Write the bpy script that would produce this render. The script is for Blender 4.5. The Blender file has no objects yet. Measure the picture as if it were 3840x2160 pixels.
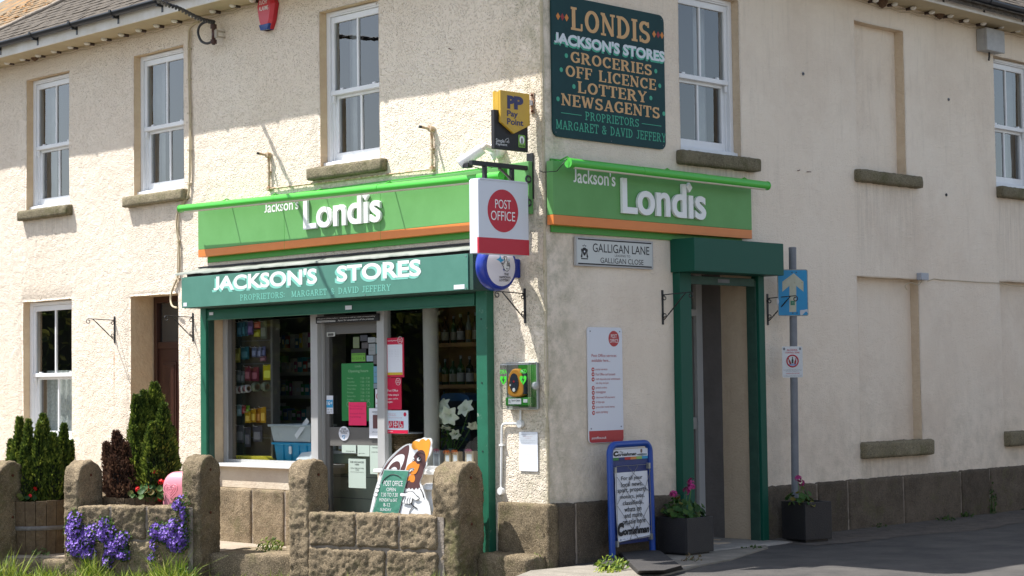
import bpy, bmesh, math, random
from mathutils import Vector, Matrix, noise as mn
random.seed(7)
R = math.radians
S = 2 ** -.5
sc = bpy.context.scene
col = sc.collection
# ------------------------------------------------------------------ camera, world, sun, exposure
FPX, PITCH, ROLL = 6868.98, 5.05185e-2, -1.31663e-2
CAM = Vector((-0.2958, -16.2, 1.637))
cam_fw = Vector((0, math.cos(PITCH), math.sin(PITCH)))
_up = Vector((0, -math.sin(PITCH), math.cos(PITCH)))
_rt = Vector((1, 0, 0))
cam_rt = math.cos(ROLL) * _rt + math.sin(ROLL) * _up
cam_up = -math.sin(ROLL) * _rt + math.cos(ROLL) * _up
cd = bpy.data.cameras.new('camera'); cam = bpy.data.objects.new('camera', cd); col.objects.link(cam)
m = Matrix.Identity(4)
for i, v in enumerate((cam_rt, cam_up, -cam_fw, CAM)):
    for j in range(3): m[j][i] = v[j]
cam.matrix_world = m
cd.sensor_width = 36; cd.lens = FPX / 3840 * 36; cd.clip_end = 600; cd.clip_start = .1
sc.camera = cam
SUN_DIR = Vector((1.577, -.163, -2.8)).normalized()          # the way the light travels
w = bpy.data.worlds.new('World'); sc.world = w; w.use_nodes = True
nt = w.node_tree; bg = nt.nodes['Background']
sky = nt.nodes.new('ShaderNodeTexSky'); sky.sky_type = 'NISHITA'; sky.sun_disc = False
sky.sun_elevation = math.asin(-SUN_DIR.z); sky.sun_rotation = math.atan2(-SUN_DIR.x, -SUN_DIR.y)
sky.dust_density = 1.4; sky.air_density = 1.0
hs = nt.nodes.new('ShaderNodeHueSaturation'); hs.inputs['Saturation'].default_value = .72; nt.links.new(sky.outputs[0], hs.inputs['Color']); nt.links.new(hs.outputs[0], bg.inputs[0]); bg.inputs[1].default_value = .115
sl = bpy.data.lights.new('sun', 'SUN'); sl.energy = 4.7; sl.angle = R(.5); sl.color = (1, .97, .93)
so = bpy.data.objects.new('sun', sl); col.objects.link(so)
so.rotation_euler = SUN_DIR.to_track_quat('-Z', 'Y').to_euler(); so.location = (-8, 0, 14)
vs = sc.view_settings; vs.view_transform = 'Standard'; vs.look = 'None'; vs.gamma = 1; vs.exposure = .99
vs.use_curve_mapping = False
sc.render.engine = 'CYCLES'; sc.cycles.transparent_max_bounces = 24; sc.cycles.max_bounces = 8

# ------------------------------------------------------------------ frames and measuring
class Frame:
    """a vertical plane: x to the right, y into it (outside is negative), z up"""
    def __init__(s, o, ang):
        s.o = Vector((o[0], o[1], 0)); s.X = Vector((math.cos(ang), math.sin(ang), 0)); s.Y = Vector((-math.sin(ang), math.cos(ang), 0))
        s.M = Matrix(((s.X.x, s.Y.x, 0, s.o.x), (s.X.y, s.Y.y, 0, s.o.y), (0, 0, 1, 0), (0, 0, 0, 1)))
    def w(s, x, y, z): return s.o + s.X * x + s.Y * y + Vector((0, 0, z))
def ray(px, py): return cam_fw + cam_rt * ((px - 1920) / FPX) - cam_up * ((py - 1080) / FPX)
def at(fr, p, out=0.):
    r = ray(*p); d = CAM - fr.o; t = (-out - d.dot(fr.Y)) / r.dot(fr.Y); q = d + r * t
    return q.dot(fr.X), q.z
def gnd(p, z=0.):
    r = ray(*p); t = (z - CAM.z) / r.z; q = CAM + r * t
    return q.x, q.y
C = lambda i, j, x, y: (960 * i + x / 2.0125, 720 * j + y / 2.0125)
def Z(x0, y0, s): return lambda x, y: (x0 + x / s, y0 + y / s)
FL = Frame((0, 0), R(-45)); FRT = Frame((0, 0), R(45)); FW = Frame((0, 0), 0)
P = [(-5.36, 1.78), (-4.53, 1.633), (-3.29, 1.285), (-2.21, .85), (-.796, 0.0)]       # front arrises of the granite posts
def seg(a, b): return Frame(a, math.atan2(b[1] - a[1], b[0] - a[0]))
FP2 = seg(P[1], P[2]); FP1 = seg(P[3], P[4])

# ------------------------------------------------------------------ materials
MT = {}
def nd(t, k, **kw):
    n = t.nodes.new(k)
    for a, b in kw.items(): setattr(n, a, b)
    return n
def mat(name, c, rough=.6, c2=None, ns=6., amt=.5, bump=0., bs=60., metal=0., spec=.5, emit=None, coat=0., dirt=None, ds=2.2, dth=.55):
    if name in MT: return MT[name]
    M = bpy.data.materials.new(name); M.use_nodes = True; t = M.node_tree; b = t.nodes['Principled BSDF']
    b.inputs['Roughness'].default_value = rough; b.inputs['Metallic'].default_value = metal
    b.inputs['Specular IOR Level'].default_value = spec; b.inputs['Coat Weight'].default_value = coat
    b.inputs['Base Color'].default_value = (*c, 1)
    tc = nd(t, 'ShaderNodeTexCoord')
    cur = None
    if c2:
        n = nd(t, 'ShaderNodeTexNoise'); n.inputs['Scale'].default_value = ns; n.inputs['Detail'].default_value = 6; n.inputs['Roughness'].default_value = .65
        t.links.new(tc.outputs['Object'], n.inputs['Vector'])
        r = nd(t, 'ShaderNodeValToRGB'); r.color_ramp.elements[0].position = .5 - amt / 2 * .6; r.color_ramp.elements[1].position = .5 + amt / 2 * .6
        r.color_ramp.elements[0].color = (*c, 1); r.color_ramp.elements[1].color = (*c2, 1)
        t.links.new(n.outputs['Fac'], r.inputs['Fac']); cur = r.outputs[0]
    if dirt:
        n2 = nd(t, 'ShaderNodeTexNoise'); n2.inputs['Scale'].default_value = ds; n2.inputs['Detail'].default_value = 9; n2.inputs['Roughness'].default_value = .75
        t.links.new(tc.outputs['Object'], n2.inputs['Vector'])
        r2 = nd(t, 'ShaderNodeValToRGB'); r2.color_ramp.elements[0].position = dth; r2.color_ramp.elements[1].position = min(1, dth + .12)
        r2.color_ramp.elements[0].color = (0, 0, 0, 1); r2.color_ramp.elements[1].color = (1, 1, 1, 1)
        t.links.new(n2.outputs['Fac'], r2.inputs['Fac'])
        mx = nd(t, 'ShaderNodeMix', data_type='RGBA'); mx.inputs[6].default_value = (*c, 1); mx.inputs[7].default_value = (*dirt, 1)
        if cur: t.links.new(cur, mx.inputs[6])
        t.links.new(r2.outputs[0], mx.inputs[0]); cur = mx.outputs[2]
    if cur: t.links.new(cur, b.inputs['Base Color'])
    if bump:
        n = nd(t, 'ShaderNodeTexNoise'); n.inputs['Scale'].default_value = bs; n.inputs['Detail'].default_value = 4
        t.links.new(tc.outputs['Object'], n.inputs['Vector'])
        bn = nd(t, 'ShaderNodeBump'); bn.inputs['Strength'].default_value = min(1, bump); bn.inputs['Distance'].default_value = .01 * max(1, bump)
        t.links.new(n.outputs['Fac'], bn.inputs['Height']); t.links.new(bn.outputs[0], b.inputs['Normal'])
    if emit: b.inputs['Emission Color'].default_value = (*c, 1); b.inputs['Emission Strength'].default_value = emit
    MT[name] = M
    return M
def wall_mat(name, strength, dirtamt):
    M = bpy.data.materials.new(name); M.use_nodes = True; t = M.node_tree; b = t.nodes['Principled BSDF']; L = t.links.new
    b.inputs['Roughness'].default_value = .85; b.inputs['Specular IOR Level'].default_value = .2
    tc = nd(t, 'ShaderNodeTexCoord'); ob = tc.outputs['Object']
    def noise(s, d=5, r=.6, sx=1, sz=1):
        mp = nd(t, 'ShaderNodeMapping'); mp.inputs['Scale'].default_value = (sx, sx, sz); L(ob, mp.inputs[0])
        n = nd(t, 'ShaderNodeTexNoise'); n.inputs['Scale'].default_value = s; n.inputs['Detail'].default_value = d; n.inputs['Roughness'].default_value = r
        L(mp.outputs[0], n.inputs['Vector']); return n.outputs['Fac']
    def ramp(f, a, b2, c0=(0, 0, 0), c1=(1, 1, 1)):
        r = nd(t, 'ShaderNodeValToRGB'); r.color_ramp.elements[0].position = a; r.color_ramp.elements[1].position = b2
        r.color_ramp.elements[0].color = (*c0, 1); r.color_ramp.elements[1].color = (*c1, 1); L(f, r.inputs['Fac']); return r.outputs[0]
    def mix(f, a, b2, k=1.):
        mx = nd(t, 'ShaderNodeMix', data_type='RGBA')
        if isinstance(a, tuple): mx.inputs[6].default_value = (*a, 1)
        else: L(a, mx.inputs[6])
        mx.inputs[7].default_value = (*b2, 1)
        mu = nd(t, 'ShaderNodeMath', operation='MULTIPLY'); L(f, mu.inputs[0]); mu.inputs[1].default_value = k
        L(mu.outputs[0], mx.inputs[0]); return mx.outputs[2]
    def mul(a, b2):
        mu = nd(t, 'ShaderNodeMath', operation='MULTIPLY'); L(a, mu.inputs[0]); L(b2, mu.inputs[1]); return mu.outputs[0]
    base = ramp(noise(.9, 4), .3, .7, (.79, .68, .55), (.83, .735, .61))
    sx = nd(t, 'ShaderNodeSeparateXYZ'); L(ob, sx.inputs[0])
    def rng(sock, a, b2):
        mr = nd(t, 'ShaderNodeMapRange'); mr.inputs[1].default_value = a; mr.inputs[2].default_value = b2; L(sock, mr.inputs[0]); return mr.outputs[0]
    low = rng(sx.outputs[2], 1.9, .5)                             # splash dirt near the plinth
    c = mix(mul(low, ramp(noise(5, 8, .7), .42, .72)), base, (.40, .35, .26), .75 * dirtamt)
    ax = nd(t, 'ShaderNodeMath', operation='ABSOLUTE'); L(sx.outputs[0], ax.inputs[0])
    cor = rng(ax.outputs[0], .75, .0)                                 # green algae beside the corner
    c = mix(mul(cor, ramp(noise(6, 8, .75), .40, .66)), c, (.34, .32, .21), .9)
    c = mix(mul(rng(sx.outputs[2], 1.2, 6.5), ramp(noise(7, 7, .7, 1.6, .18), .53, .78)), c, (.42, .36, .28), .6 * dirtamt)   # rain streaks
    drip = ramp(noise(9, 6, .7, 2.2, .16), .40, .66)                # run-off stains below the sills
    for xa_, xb_, zs_ in ([(1.83, 3.07, 3.70), (4.80, 6.03, 3.73), (7.7, 8.9, 3.73), (4.80, 6.13, .80)] if 'side' in name else [(-8.94, -7.79, 3.68), (-6.62, -5.43, 3.67), (-3.27, -2.1, 3.69)]):
        k_ = mul(mul(rng(sx.outputs[0], xa_ - .03, xa_ + .08), rng(sx.outputs[0], xb_ + .03, xb_ - .08)), mul(rng(sx.outputs[2], zs_ - 1.25, zs_), rng(sx.outputs[2], zs_ + .02, zs_ - .01)))
        c = mix(mul(k_, drip), c, (.30, .25, .19), .38 if 'side' in name else .28)
    c = mix(ramp(noise(.55, 6, .7), .50, .62), c, (.66, .55, .44), .45 * dirtamt)    # patchy older paint
    c = mix(ramp(noise(40, 2), .74, .80), c, (.35, .30, .22), .35 * dirtamt)
    if 'front' in name:                                              # rust runs below the two bracket bars
        for xs_, za_, zb2_ in ((-6.905, 2.02, 1.3), (-5.425, 2.02, 1.5)):
            sb_ = nd(t, 'ShaderNodeMath', operation='SUBTRACT'); L(sx.outputs[0], sb_.inputs[0]); sb_.inputs[1].default_value = xs_
            ab_ = nd(t, 'ShaderNodeMath', operation='ABSOLUTE'); L(sb_.outputs[0], ab_.inputs[0])
            k_ = mul(mul(rng(ab_.outputs[0], .02, .004), rng(sx.outputs[2], zb2_, zb2_ + .5)), rng(sx.outputs[2], za_ + .03, za_)); k_ = mul(k_, ramp(noise(30, 4, .7, 1, .3), .35, .6))
            c = mix(k_, c, (.45, .17, .05), .8)
    c = mix(ramp(noise(70, 3), .60, .70), c, (.50, .42, .32), .10)      # shadowy grains in the roughcast pits
    L(c, b.inputs['Base Color'])
    v = nd(t, 'ShaderNodeTexVoronoi', feature='SMOOTH_F1'); v.inputs['Scale'].default_value = 52; v.inputs['Smoothness'].default_value = .35
    mp = nd(t, 'ShaderNodeMapping'); L(ob, mp.inputs[0])
    wv = nd(t, 'ShaderNodeTexNoise'); wv.inputs['Scale'].default_value = 40; wv.inputs['Detail'].default_value = 2; L(ob, wv.inputs['Vector'])
    va = nd(t, 'ShaderNodeVectorMath', operation='MULTIPLY_ADD'); L(wv.outputs['Color'], va.inputs[0]); va.inputs[1].default_value = (.02, .02, .02); L(ob, va.inputs[2])
    L(va.outputs[0], v.inputs['Vector'])
    pits = ramp(v.outputs['Distance'], .12, .42)                      # pits of the roughcast
    n1 = noise(75, 4, .65)
    ad = nd(t, 'ShaderNodeMath', operation='MULTIPLY_ADD'); L(n1, ad.inputs[0]); ad.inputs[1].default_value = 1.3; L(pits, ad.inputs[2])
    gate = ramp(noise(9, 3), .38, .62)
    ad2 = nd(t, 'ShaderNodeMath', operation='MULTIPLY_ADD'); L(mul(pits, gate), ad2.inputs[0]); ad2.inputs[1].default_value = .9; L(ad.outputs[0], ad2.inputs[2])
    bn = nd(t, 'ShaderNodeBump'); bn.inputs['Strength'].default_value = strength; bn.inputs['Distance'].default_value = .0065
    L(ad2.outputs[0], bn.inputs['Height'])
    n3 = noise(3.5, 4); bn2 = nd(t, 'ShaderNodeBump'); bn2.inputs['Strength'].default_value = .5; bn2.inputs['Distance'].default_value = .02
    L(n3, bn2.inputs['Height']); L(bn2.outputs[0], bn.inputs['Normal']); L(bn.outputs[0], b.inputs['Normal'])
    return M
def stone_mat(name, a, b_, moss=.55, bump=1.):
    M = bpy.data.materials.new(name); M.use_nodes = True; t = M.node_tree; b = t.nodes['Principled BSDF']; L = t.links.new
    b.inputs['Roughness'].default_value = .9; b.inputs['Specular IOR Level'].default_value = .2
    g = nd(t, 'ShaderNodeNewGeometry')
    oi = nd(t, 'ShaderNodeObjectInfo')
    def ns(s, d=5, r=.6):
        n = nd(t, 'ShaderNodeTexNoise'); n.inputs['Scale'].default_value = s; n.inputs['Detail'].default_value = d; n.inputs['Roughness'].default_value = r; L(g.outputs['Position'], n.inputs['Vector']); return n.outputs['Fac']
    def ramp(f, p, q, c0=(0, 0, 0), c1=(1, 1, 1)):
        r = nd(t, 'ShaderNodeValToRGB'); r.color_ramp.elements[0].position = p; r.color_ramp.elements[1].position = q
        r.color_ramp.elements[0].color = (*c0, 1); r.color_ramp.elements[1].color = (*c1, 1); L(f, r.inputs['Fac']); return r.outputs[0]
    def mix(f, x, y, k=1.):
        mx = nd(t, 'ShaderNodeMix', data_type='RGBA'); L(x, mx.inputs[6])
        if isinstance(y, tuple): mx.inputs[7].default_value = (*y, 1)
        else: L(y, mx.inputs[7])
        mu = nd(t, 'ShaderNodeMath', operation='MULTIPLY'); L(f, mu.inputs[0]); mu.inputs[1].default_value = k; L(mu.outputs[0], mx.inputs[0]); return mx.outputs[2]
    c = ramp(ns(4, 6, .7), .35, .68, a, b_)
    c = mix(ramp(ns(130, 2, .5), .52, .66), c, tuple(min(1, x * 1.7) for x in b_), .6)
    c = mix(ramp(ns(95, 2, .5), .56, .68), c, (.05, .042, .035), .7)
    c = mix(ramp(ns(3.1, 7, .75), .60 - .12 * moss, .76 - .12 * moss), c, (.13, .13, .05), .75 * min(1, moss * 1.5))
    c = mix(ramp(ns(11, 4, .7), .70, .76), c, (.42, .41, .36), .55)
    rv = nd(t, 'ShaderNodeMapRange'); rv.inputs[3].default_value = .80; rv.inputs[4].default_value = 1.15; L(oi.outputs['Random'], rv.inputs[0])
    vm = nd(t, 'ShaderNodeVectorMath', operation='SCALE'); L(c, vm.inputs[0]); L(rv.outputs[0], vm.inputs['Scale'])
    L(vm.outputs[0], b.inputs['Base Color'])
    bn = nd(t, 'ShaderNodeBump'); bn.inputs['Strength'].default_value = 1.; bn.inputs['Distance'].default_value = .022 * bump; L(ns(46, 6, .75), bn.inputs['Height']); L(bn.outputs[0], b.inputs['Normal'])
    return M
def leaf_mat(name, cols, rough=.6):
    M = bpy.data.materials.new(name); M.use_nodes = True; t = M.node_tree; b = t.nodes['Principled BSDF']; L = t.links.new
    at_ = nd(t, 'ShaderNodeAttribute', attribute_name='rnd')
    r = nd(t, 'ShaderNodeValToRGB'); cr = r.color_ramp
    while len(cr.elements) < len(cols): cr.elements.new(.5)
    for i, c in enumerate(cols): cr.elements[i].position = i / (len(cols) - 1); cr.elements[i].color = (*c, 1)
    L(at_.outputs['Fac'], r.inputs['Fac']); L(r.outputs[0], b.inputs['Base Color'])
    b.inputs['Roughness'].default_value = rough; b.inputs['Specular IOR Level'].default_value = .3
    tr = nd(t, 'ShaderNodeBsdfTranslucent'); L(r.outputs[0], tr.inputs[0]); mx = nd(t, 'ShaderNodeMixShader'); mx.inputs[0].default_value = .28
    L(b.outputs[0], mx.inputs[1]); L(tr.outputs[0], mx.inputs[2]); L(mx.outputs[0], t.nodes['Material Output'].inputs[0])
    return M
def glass_mat(name, refl=.10, f90=1.):
    M = bpy.data.materials.new(name); M.use_nodes = True; t = M.node_tree; L = t.links.new
    t.nodes.remove(t.nodes['Principled BSDF'])
    tr = nd(t, 'ShaderNodeBsdfTransparent'); tr.inputs[0].default_value = (.80, .83, .82, 1)
    gl = nd(t, 'ShaderNodeBsdfGlossy'); gl.inputs['Roughness'].default_value = .0
    lw = nd(t, 'ShaderNodeLayerWeight'); lw.inputs[0].default_value = .5
    mr = nd(t, 'ShaderNodeMapRange'); mr.inputs[3].default_value = refl; mr.inputs[4].default_value = f90
    pw = nd(t, 'ShaderNodeMath', operation='POWER'); pw.inputs[1].default_value = 3.; L(lw.outputs['Facing'], pw.inputs[0]); L(pw.outputs[0], mr.inputs[0])
    mx = nd(t, 'ShaderNodeMixShader'); L(mr.outputs[0], mx.inputs[0]); L(tr.outputs[0], mx.inputs[1]); L(gl.outputs[0], mx.inputs[2])
    n = nd(t, 'ShaderNodeTexNoise'); n.inputs['Scale'].default_value = 1.6; g = nd(t, 'ShaderNodeNewGeometry'); L(g.outputs['Position'], n.inputs['Vector'])
    bn = nd(t, 'ShaderNodeBump'); bn.inputs['Strength'].default_value = .12; bn.inputs['Distance'].default_value = .02; L(n.outputs['Fac'], bn.inputs['Height']); L(bn.outputs[0], gl.inputs['Normal'])
    L(mx.outputs[0], t.nodes['Material Output'].inputs[0])
    return M
m_wallL = wall_mat('roughcast_front', 1., .45)
m_wallR = wall_mat('roughcast_side', .5, .9)
m_reveal = mat('cream_paint_smooth', (.66, .52, .34), .8, (.60, .45, .29), 8, bump=.8, bs=30)
m_plaster = mat('cream_smooth_plaster', (.66, .57, .44), .8, (.6, .5, .38), 5, bump=.5, bs=40)
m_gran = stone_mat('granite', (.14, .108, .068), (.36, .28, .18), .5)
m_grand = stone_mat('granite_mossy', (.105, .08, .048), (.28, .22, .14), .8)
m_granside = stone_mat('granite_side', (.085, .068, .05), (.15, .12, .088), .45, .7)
m_mortar = mat('mortar', (.32, .27, .22), .9, (.23, .19, .15), 9, bump=1.2, bs=50)
m_sill = stone_mat('sill_stone', (.20, .17, .11), (.30, .26, .17), .7, 1.2)
m_white = mat('white_upvc', (.80, .81, .82), .35, (.74, .75, .76), 3)
m_whitep = mat('white_paint', (.80, .80, .78), .4)
m_glassU = glass_mat('window_glass', .14, 1.)
m_glassS = glass_mat('shop_glass', .075, .6)
m_dark = mat('dark_room', (.05, .048, .05), .9)
m_curt = mat('curtain_cloth', (.46, .47, .48), .9, (.36, .37, .40), 4)
m_net = mat('net_curtain', (.80, .82, .80), .9, (.5, .53, .5), 40)
m_black = mat('black_iron', (.012, .012, .014), .45, bump=.3, bs=200)
m_gutter = mat('black_gutter', (.018, .02, .025), .35)
m_fascia = mat('white_fascia', (.74, .72, .68), .6, (.62, .58, .5), 3, dirt=(.4, .35, .25), ds=14, dth=.66)
m_soffit = mat('soffit', (.50, .42, .27), .8, (.44, .36, .23), 4)
m_lgreen = mat('light_green_sign', (.14, .36, .115), .5, (.125, .33, .10), 3, spec=.3)
m_lgreen2 = mat('green_edge', (.05, .30, .03), .4)
m_tube = mat('green_tube', (.07, .46, .05), .3)
m_orange = mat('orange_strip', (.72, .22, .045), .4, (.68, .20, .04), 4)
m_teal = mat('painted_teal_green', (.060, .195, .145), .55, (.075, .225, .17), 3, dirt=(.09, .26, .19), ds=9, dth=.68)
m_dgreen = mat('shutter_green', (.012, .11, .062), .4, (.016, .13, .075), 5)
m_dgreenw = mat('worn_shutter_green', (.012, .11, .06), .45, (.016, .14, .08), 5, dirt=(.5, .5, .45), ds=9, dth=.61)
m_boxgreen = mat('shutter_box_green', (.003, .075, .048), .5, spec=.3)
m_darkg = mat('old_dark_green', (.02, .06, .045), .6, (.03, .085, .06), 9, dirt=(.12, .07, .04), ds=7, dth=.68)
m_signbg = mat('deep_teal_sign', (.008, .042, .046), .6, (.010, .050, .054), 5, spec=.25, dirt=(.018, .07, .07), ds=10, dth=.66)
m_tan = mat('tan_paint', (.60, .36, .16), .6); m_mint = mat('mint_paint', (.05, .36, .23), .6); m_lteal = mat('pale_teal_paint', (.20, .55, .45), .6)
m_letw = mat('white_letter', (.82, .83, .82), .45); m_red = mat('red_print', (.45, .010, .025), .45); m_redd = mat('dark_red_print', (.28, .01, .015), .5)
m_ink = mat('black_ink', (.012, .012, .014), .6); m_paper = mat('white_paper', (.74, .76, .80), .7, (.70, .72, .77), 4)
m_board = mat('white_board', (.66, .69, .75), .35)
m_grey = mat('galvanised_grey', (.19, .20, .22), .55, (.14, .15, .17), 7, bump=.3, bs=80, dirt=(.4, .4, .4), ds=9, dth=.74)
m_alu = mat('grey_aluminium', (.42, .42, .41), .4, (.38, .38, .37), 3)
m_frame = mat('greybrown_frame', (.13, .125, .115), .5)
m_asph = mat('asphalt', (.058, .054, .051), .9, (.105, .096, .086), 2.2, bump=2.2, bs=110, dirt=(.17, .16, .15), ds=170, dth=.60)
m_brown = mat('dark_brown_door', (.035, .012, .008), .35, (.045, .016, .010), 3)

# ------------------------------------------------------------------ mesh builder
class MB:
    def __init__(s): s.v = []; s.f = []; s.mi = []; s.sm = []; s.rnd = {}
    def add(s, vs, fs, mi=0, sm=False):
        o = len(s.v); s.v += [tuple(v) for v in vs]
        for f in fs: s.f.append(tuple(i + o for i in f)); s.mi.append(mi); s.sm.append(sm)
        return s
    def box(s, x0, x1, y0, y1, z0, z1, mi=0):
        vs = [(x, y, z) for z in (z0, z1) for y in (y0, y1) for x in (x0, x1)]
        return s.add(vs, [(0, 2, 3, 1), (4, 5, 7, 6), (0, 1, 5, 4), (2, 6, 7, 3), (0, 4, 6, 2), (1, 3, 7, 5)], mi)
    def prism(s, pts, y0, y1, mi=0, side=None):
        """pts (x, z) counter-clockwise seen from outside (-y), front face at y0, back at y1"""
        a = sum(pts[i][0] * pts[(i + 1) % len(pts)][1] - pts[(i + 1) % len(pts)][0] * pts[i][1] for i in range(len(pts)))
        if a < 0: pts = pts[::-1]
        n = len(pts); s.add([(x, y0, z) for x, z in pts] + [(x, y1, z) for x, z in pts], [tuple(range(n)), tuple(range(2 * n - 1, n - 1, -1))], mi)
        o = len(s.v) - 2 * n
        for i in range(n):
            j = (i + 1) % n; s.f.append((o + i, o + n + i, o + n + j, o + j)); s.mi.append(mi if side is None else side); s.sm.append(False)
        return s
    def tube(s, pts, r, n=8, mi=0, cap=True, tw=0.):
        pts = [Vector(p) for p in pts]; rs = r if isinstance(r, (list, tuple)) else [r] * len(pts)
        t0 = (pts[1] - pts[0]).normalized(); u = t0.orthogonal().normalized(); vs = []
        for i, p in enumerate(pts):
            t = (pts[min(i + 1, len(pts) - 1)] - pts[max(i - 1, 0)]).normalized(); u = (u - t * u.dot(t)).normalized(); v = t.cross(u)
            for k in range(n):
                a = 2 * math.pi * k / n; vs.append(p + (u * math.cos(a) + v * math.sin(a)) * rs[i])
        fs = [(i * n + k, i * n + (k + 1) % n, (i + 1) * n + (k + 1) % n, (i + 1) * n + k) for i in range(len(pts) - 1) for k in range(n)]
        s.add(vs, fs, mi, True)
        if cap: s.add(vs[:n], [tuple(range(n - 1, -1, -1))], mi); s.add(vs[-n:], [tuple(range(n))], mi)
        return s
    def lathe(s, c, prof, n=20, mi=0, axis='z', sx=1, sy=1):
        """prof: (radius, height) list"""
        vs = []
        for r, h in prof:
            for k in range(n):
                a = 2 * math.pi * k / n; q = (r * math.cos(a) * sx, r * math.sin(a) * sy, h)
                if axis == 'y': q = (q[0], q[2], q[1])
                if axis == 'x': q = (q[2], q[0], q[1])
                vs.append((c[0] + q[0], c[1] + q[1], c[2] + q[2]))
        fs = [(i * n + k, i * n + (k + 1) % n, (i + 1) * n + (k + 1) % n, (i + 1) * n + k) for i in range(len(prof) - 1) for k in range(n)]
        if axis == 'y': fs = [f[::-1] for f in fs]
        return s.add(vs, fs, mi, True)
    def disc(s, x, z, r, y0, y1, mi=0, n=24, rz=None, side=None):
        rz = rz or r
        return s.prism([(x + r * math.cos(2 * math.pi * k / n), z + rz * math.sin(2 * math.pi * k / n)) for k in range(n)], y0, y1, mi, side)
    def rrect(s, x0, x1, z0, z1, r, y0, y1, mi=0, side=None):
        p = []
        for cx, cz, a in ((x1 - r, z0 + r, -90), (x1 - r, z1 - r, 0), (x0 + r, z1 - r, 90), (x0 + r, z0 + r, 180)):
            for k in range(6): t = R(a + 18 * k); p.append((cx + r * math.cos(t), cz + r * math.sin(t)))
        return s.prism(p, y0, y1, mi, side)
    def text(s, txt, x0, z0, x1, z1, y, mi=0, bold=0., shear=0., ext=0., bev=0., al=None, slope=0.):
        """one line of lettering fitted to the box; ext = raised thickness"""
        vs, fs = glyphs(txt, bold, shear, ext, bev)
        if not vs: return s
        if txt[0] == 'J' and min(v[1] for v in vs) < -.08:              # the sign-writer's J stands on the line
            xj = max(v[0] for v in vs if v[1] < -.08); yj = min(v[1] for v in vs); H = max(v[1] for v in vs if v[0] <= xj)
            vs = [(v[0], (v[1] - yj) * H / (H - yj), v[2]) if v[0] <= xj + .012 else v for v in vs]
        a0 = min(v[0] for v in vs); a1 = max(v[0] for v in vs); b0 = min(v[1] for v in vs); b1 = max(v[1] for v in vs); c0 = min(v[2] for v in vs)
        kx = (x1 - x0) / (a1 - a0); kz = (z1 - z0) / (b1 - b0); c1 = max(v[2] for v in vs)
        kc = (2 * ext / (c1 - c0)) if ext and c1 > c0 else 0
        return s.add([(x0 + (v[0] - a0) * kx, y - (v[2] - c0) * kc, z0 + (v[1] - b0) * kz + slope * (v[0] - a0) * kx) for v in vs], fs, mi)
    def build(s, name, mats, parent=None, fr=FW, o=(0, 0, 0), bevel=0., label=None, cat=None, group=None, kind=None, seg_=2, smooth=False, rnd=None):
        if parent is not None: o = parent['_o']
        me = bpy.data.meshes.new(name)
        me.from_pydata([(v[0] - o[0], v[1] - o[1], v[2] - o[2]) for v in s.v], [], s.f)
        for mm in (mats if isinstance(mats, (list, tuple)) else [mats]): me.materials.append(mm)
        me.polygons.foreach_set('material_index', s.mi)
        me.polygons.foreach_set('use_smooth', [smooth or q for q in s.sm])
        if rnd is not None:
            a = me.attributes.new('rnd', 'FLOAT', 'FACE'); a.data.foreach_set('value', rnd)
        me.update()
        ob = bpy.data.objects.new(name, me); col.objects.link(ob); ob['_o'] = list(o)
        if parent is not None: ob.parent = parent
        else: ob.matrix_world = fr.M @ Matrix.Translation(o)
        if bevel:
            b = ob.modifiers.new('b', 'BEVEL'); b.width = bevel; b.segments = seg_; b.limit_method = 'ANGLE'; b.harden_normals = False
        tag(ob, label, cat, group, kind)
        return ob
def tag(o, label=None, cat=None, group=None, kind=None):
    for k, v in (('label', label), ('category', cat), ('group', group), ('kind', kind)):
        if v: o[k] = v
    return o
def thing(name, label, cat, fr, o, group=None):
    e = bpy.data.objects.new(name, None); col.objects.link(e); e.matrix_world = fr.M @ Matrix.Translation(o); e['_o'] = list(o); e.empty_display_size = .1
    return tag(e, label, cat, group)
_g = {}
def glyphs(txt, bold, shear, ext, bev):
    k = (txt, bold, shear, ext, bev)
    if k not in _g:
        if bold == 'slab' or bold == 'slabthin': _g[k] = slab(txt, .19 if bold == 'slab' else .13, .10, shear)
        else:
            c = bpy.data.curves.new('t', 'FONT'); c.body = txt; c.size = 1; c.offset = bold; c.shear = shear; c.resolution_u = 3 if len(txt) > 14 else 5
            if ext: c.extrude = .08
            if bev: c.bevel_depth = bev; c.bevel_resolution = 1
            ob = bpy.data.objects.new('t', c); me = bpy.data.meshes.new_from_object(ob)
            _g[k] = ([tuple(v.co) for v in me.vertices], [tuple(p.vertices) for p in me.polygons])
            bpy.data.objects.remove(ob); bpy.data.meshes.remove(me)
    return _g[k]
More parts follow.
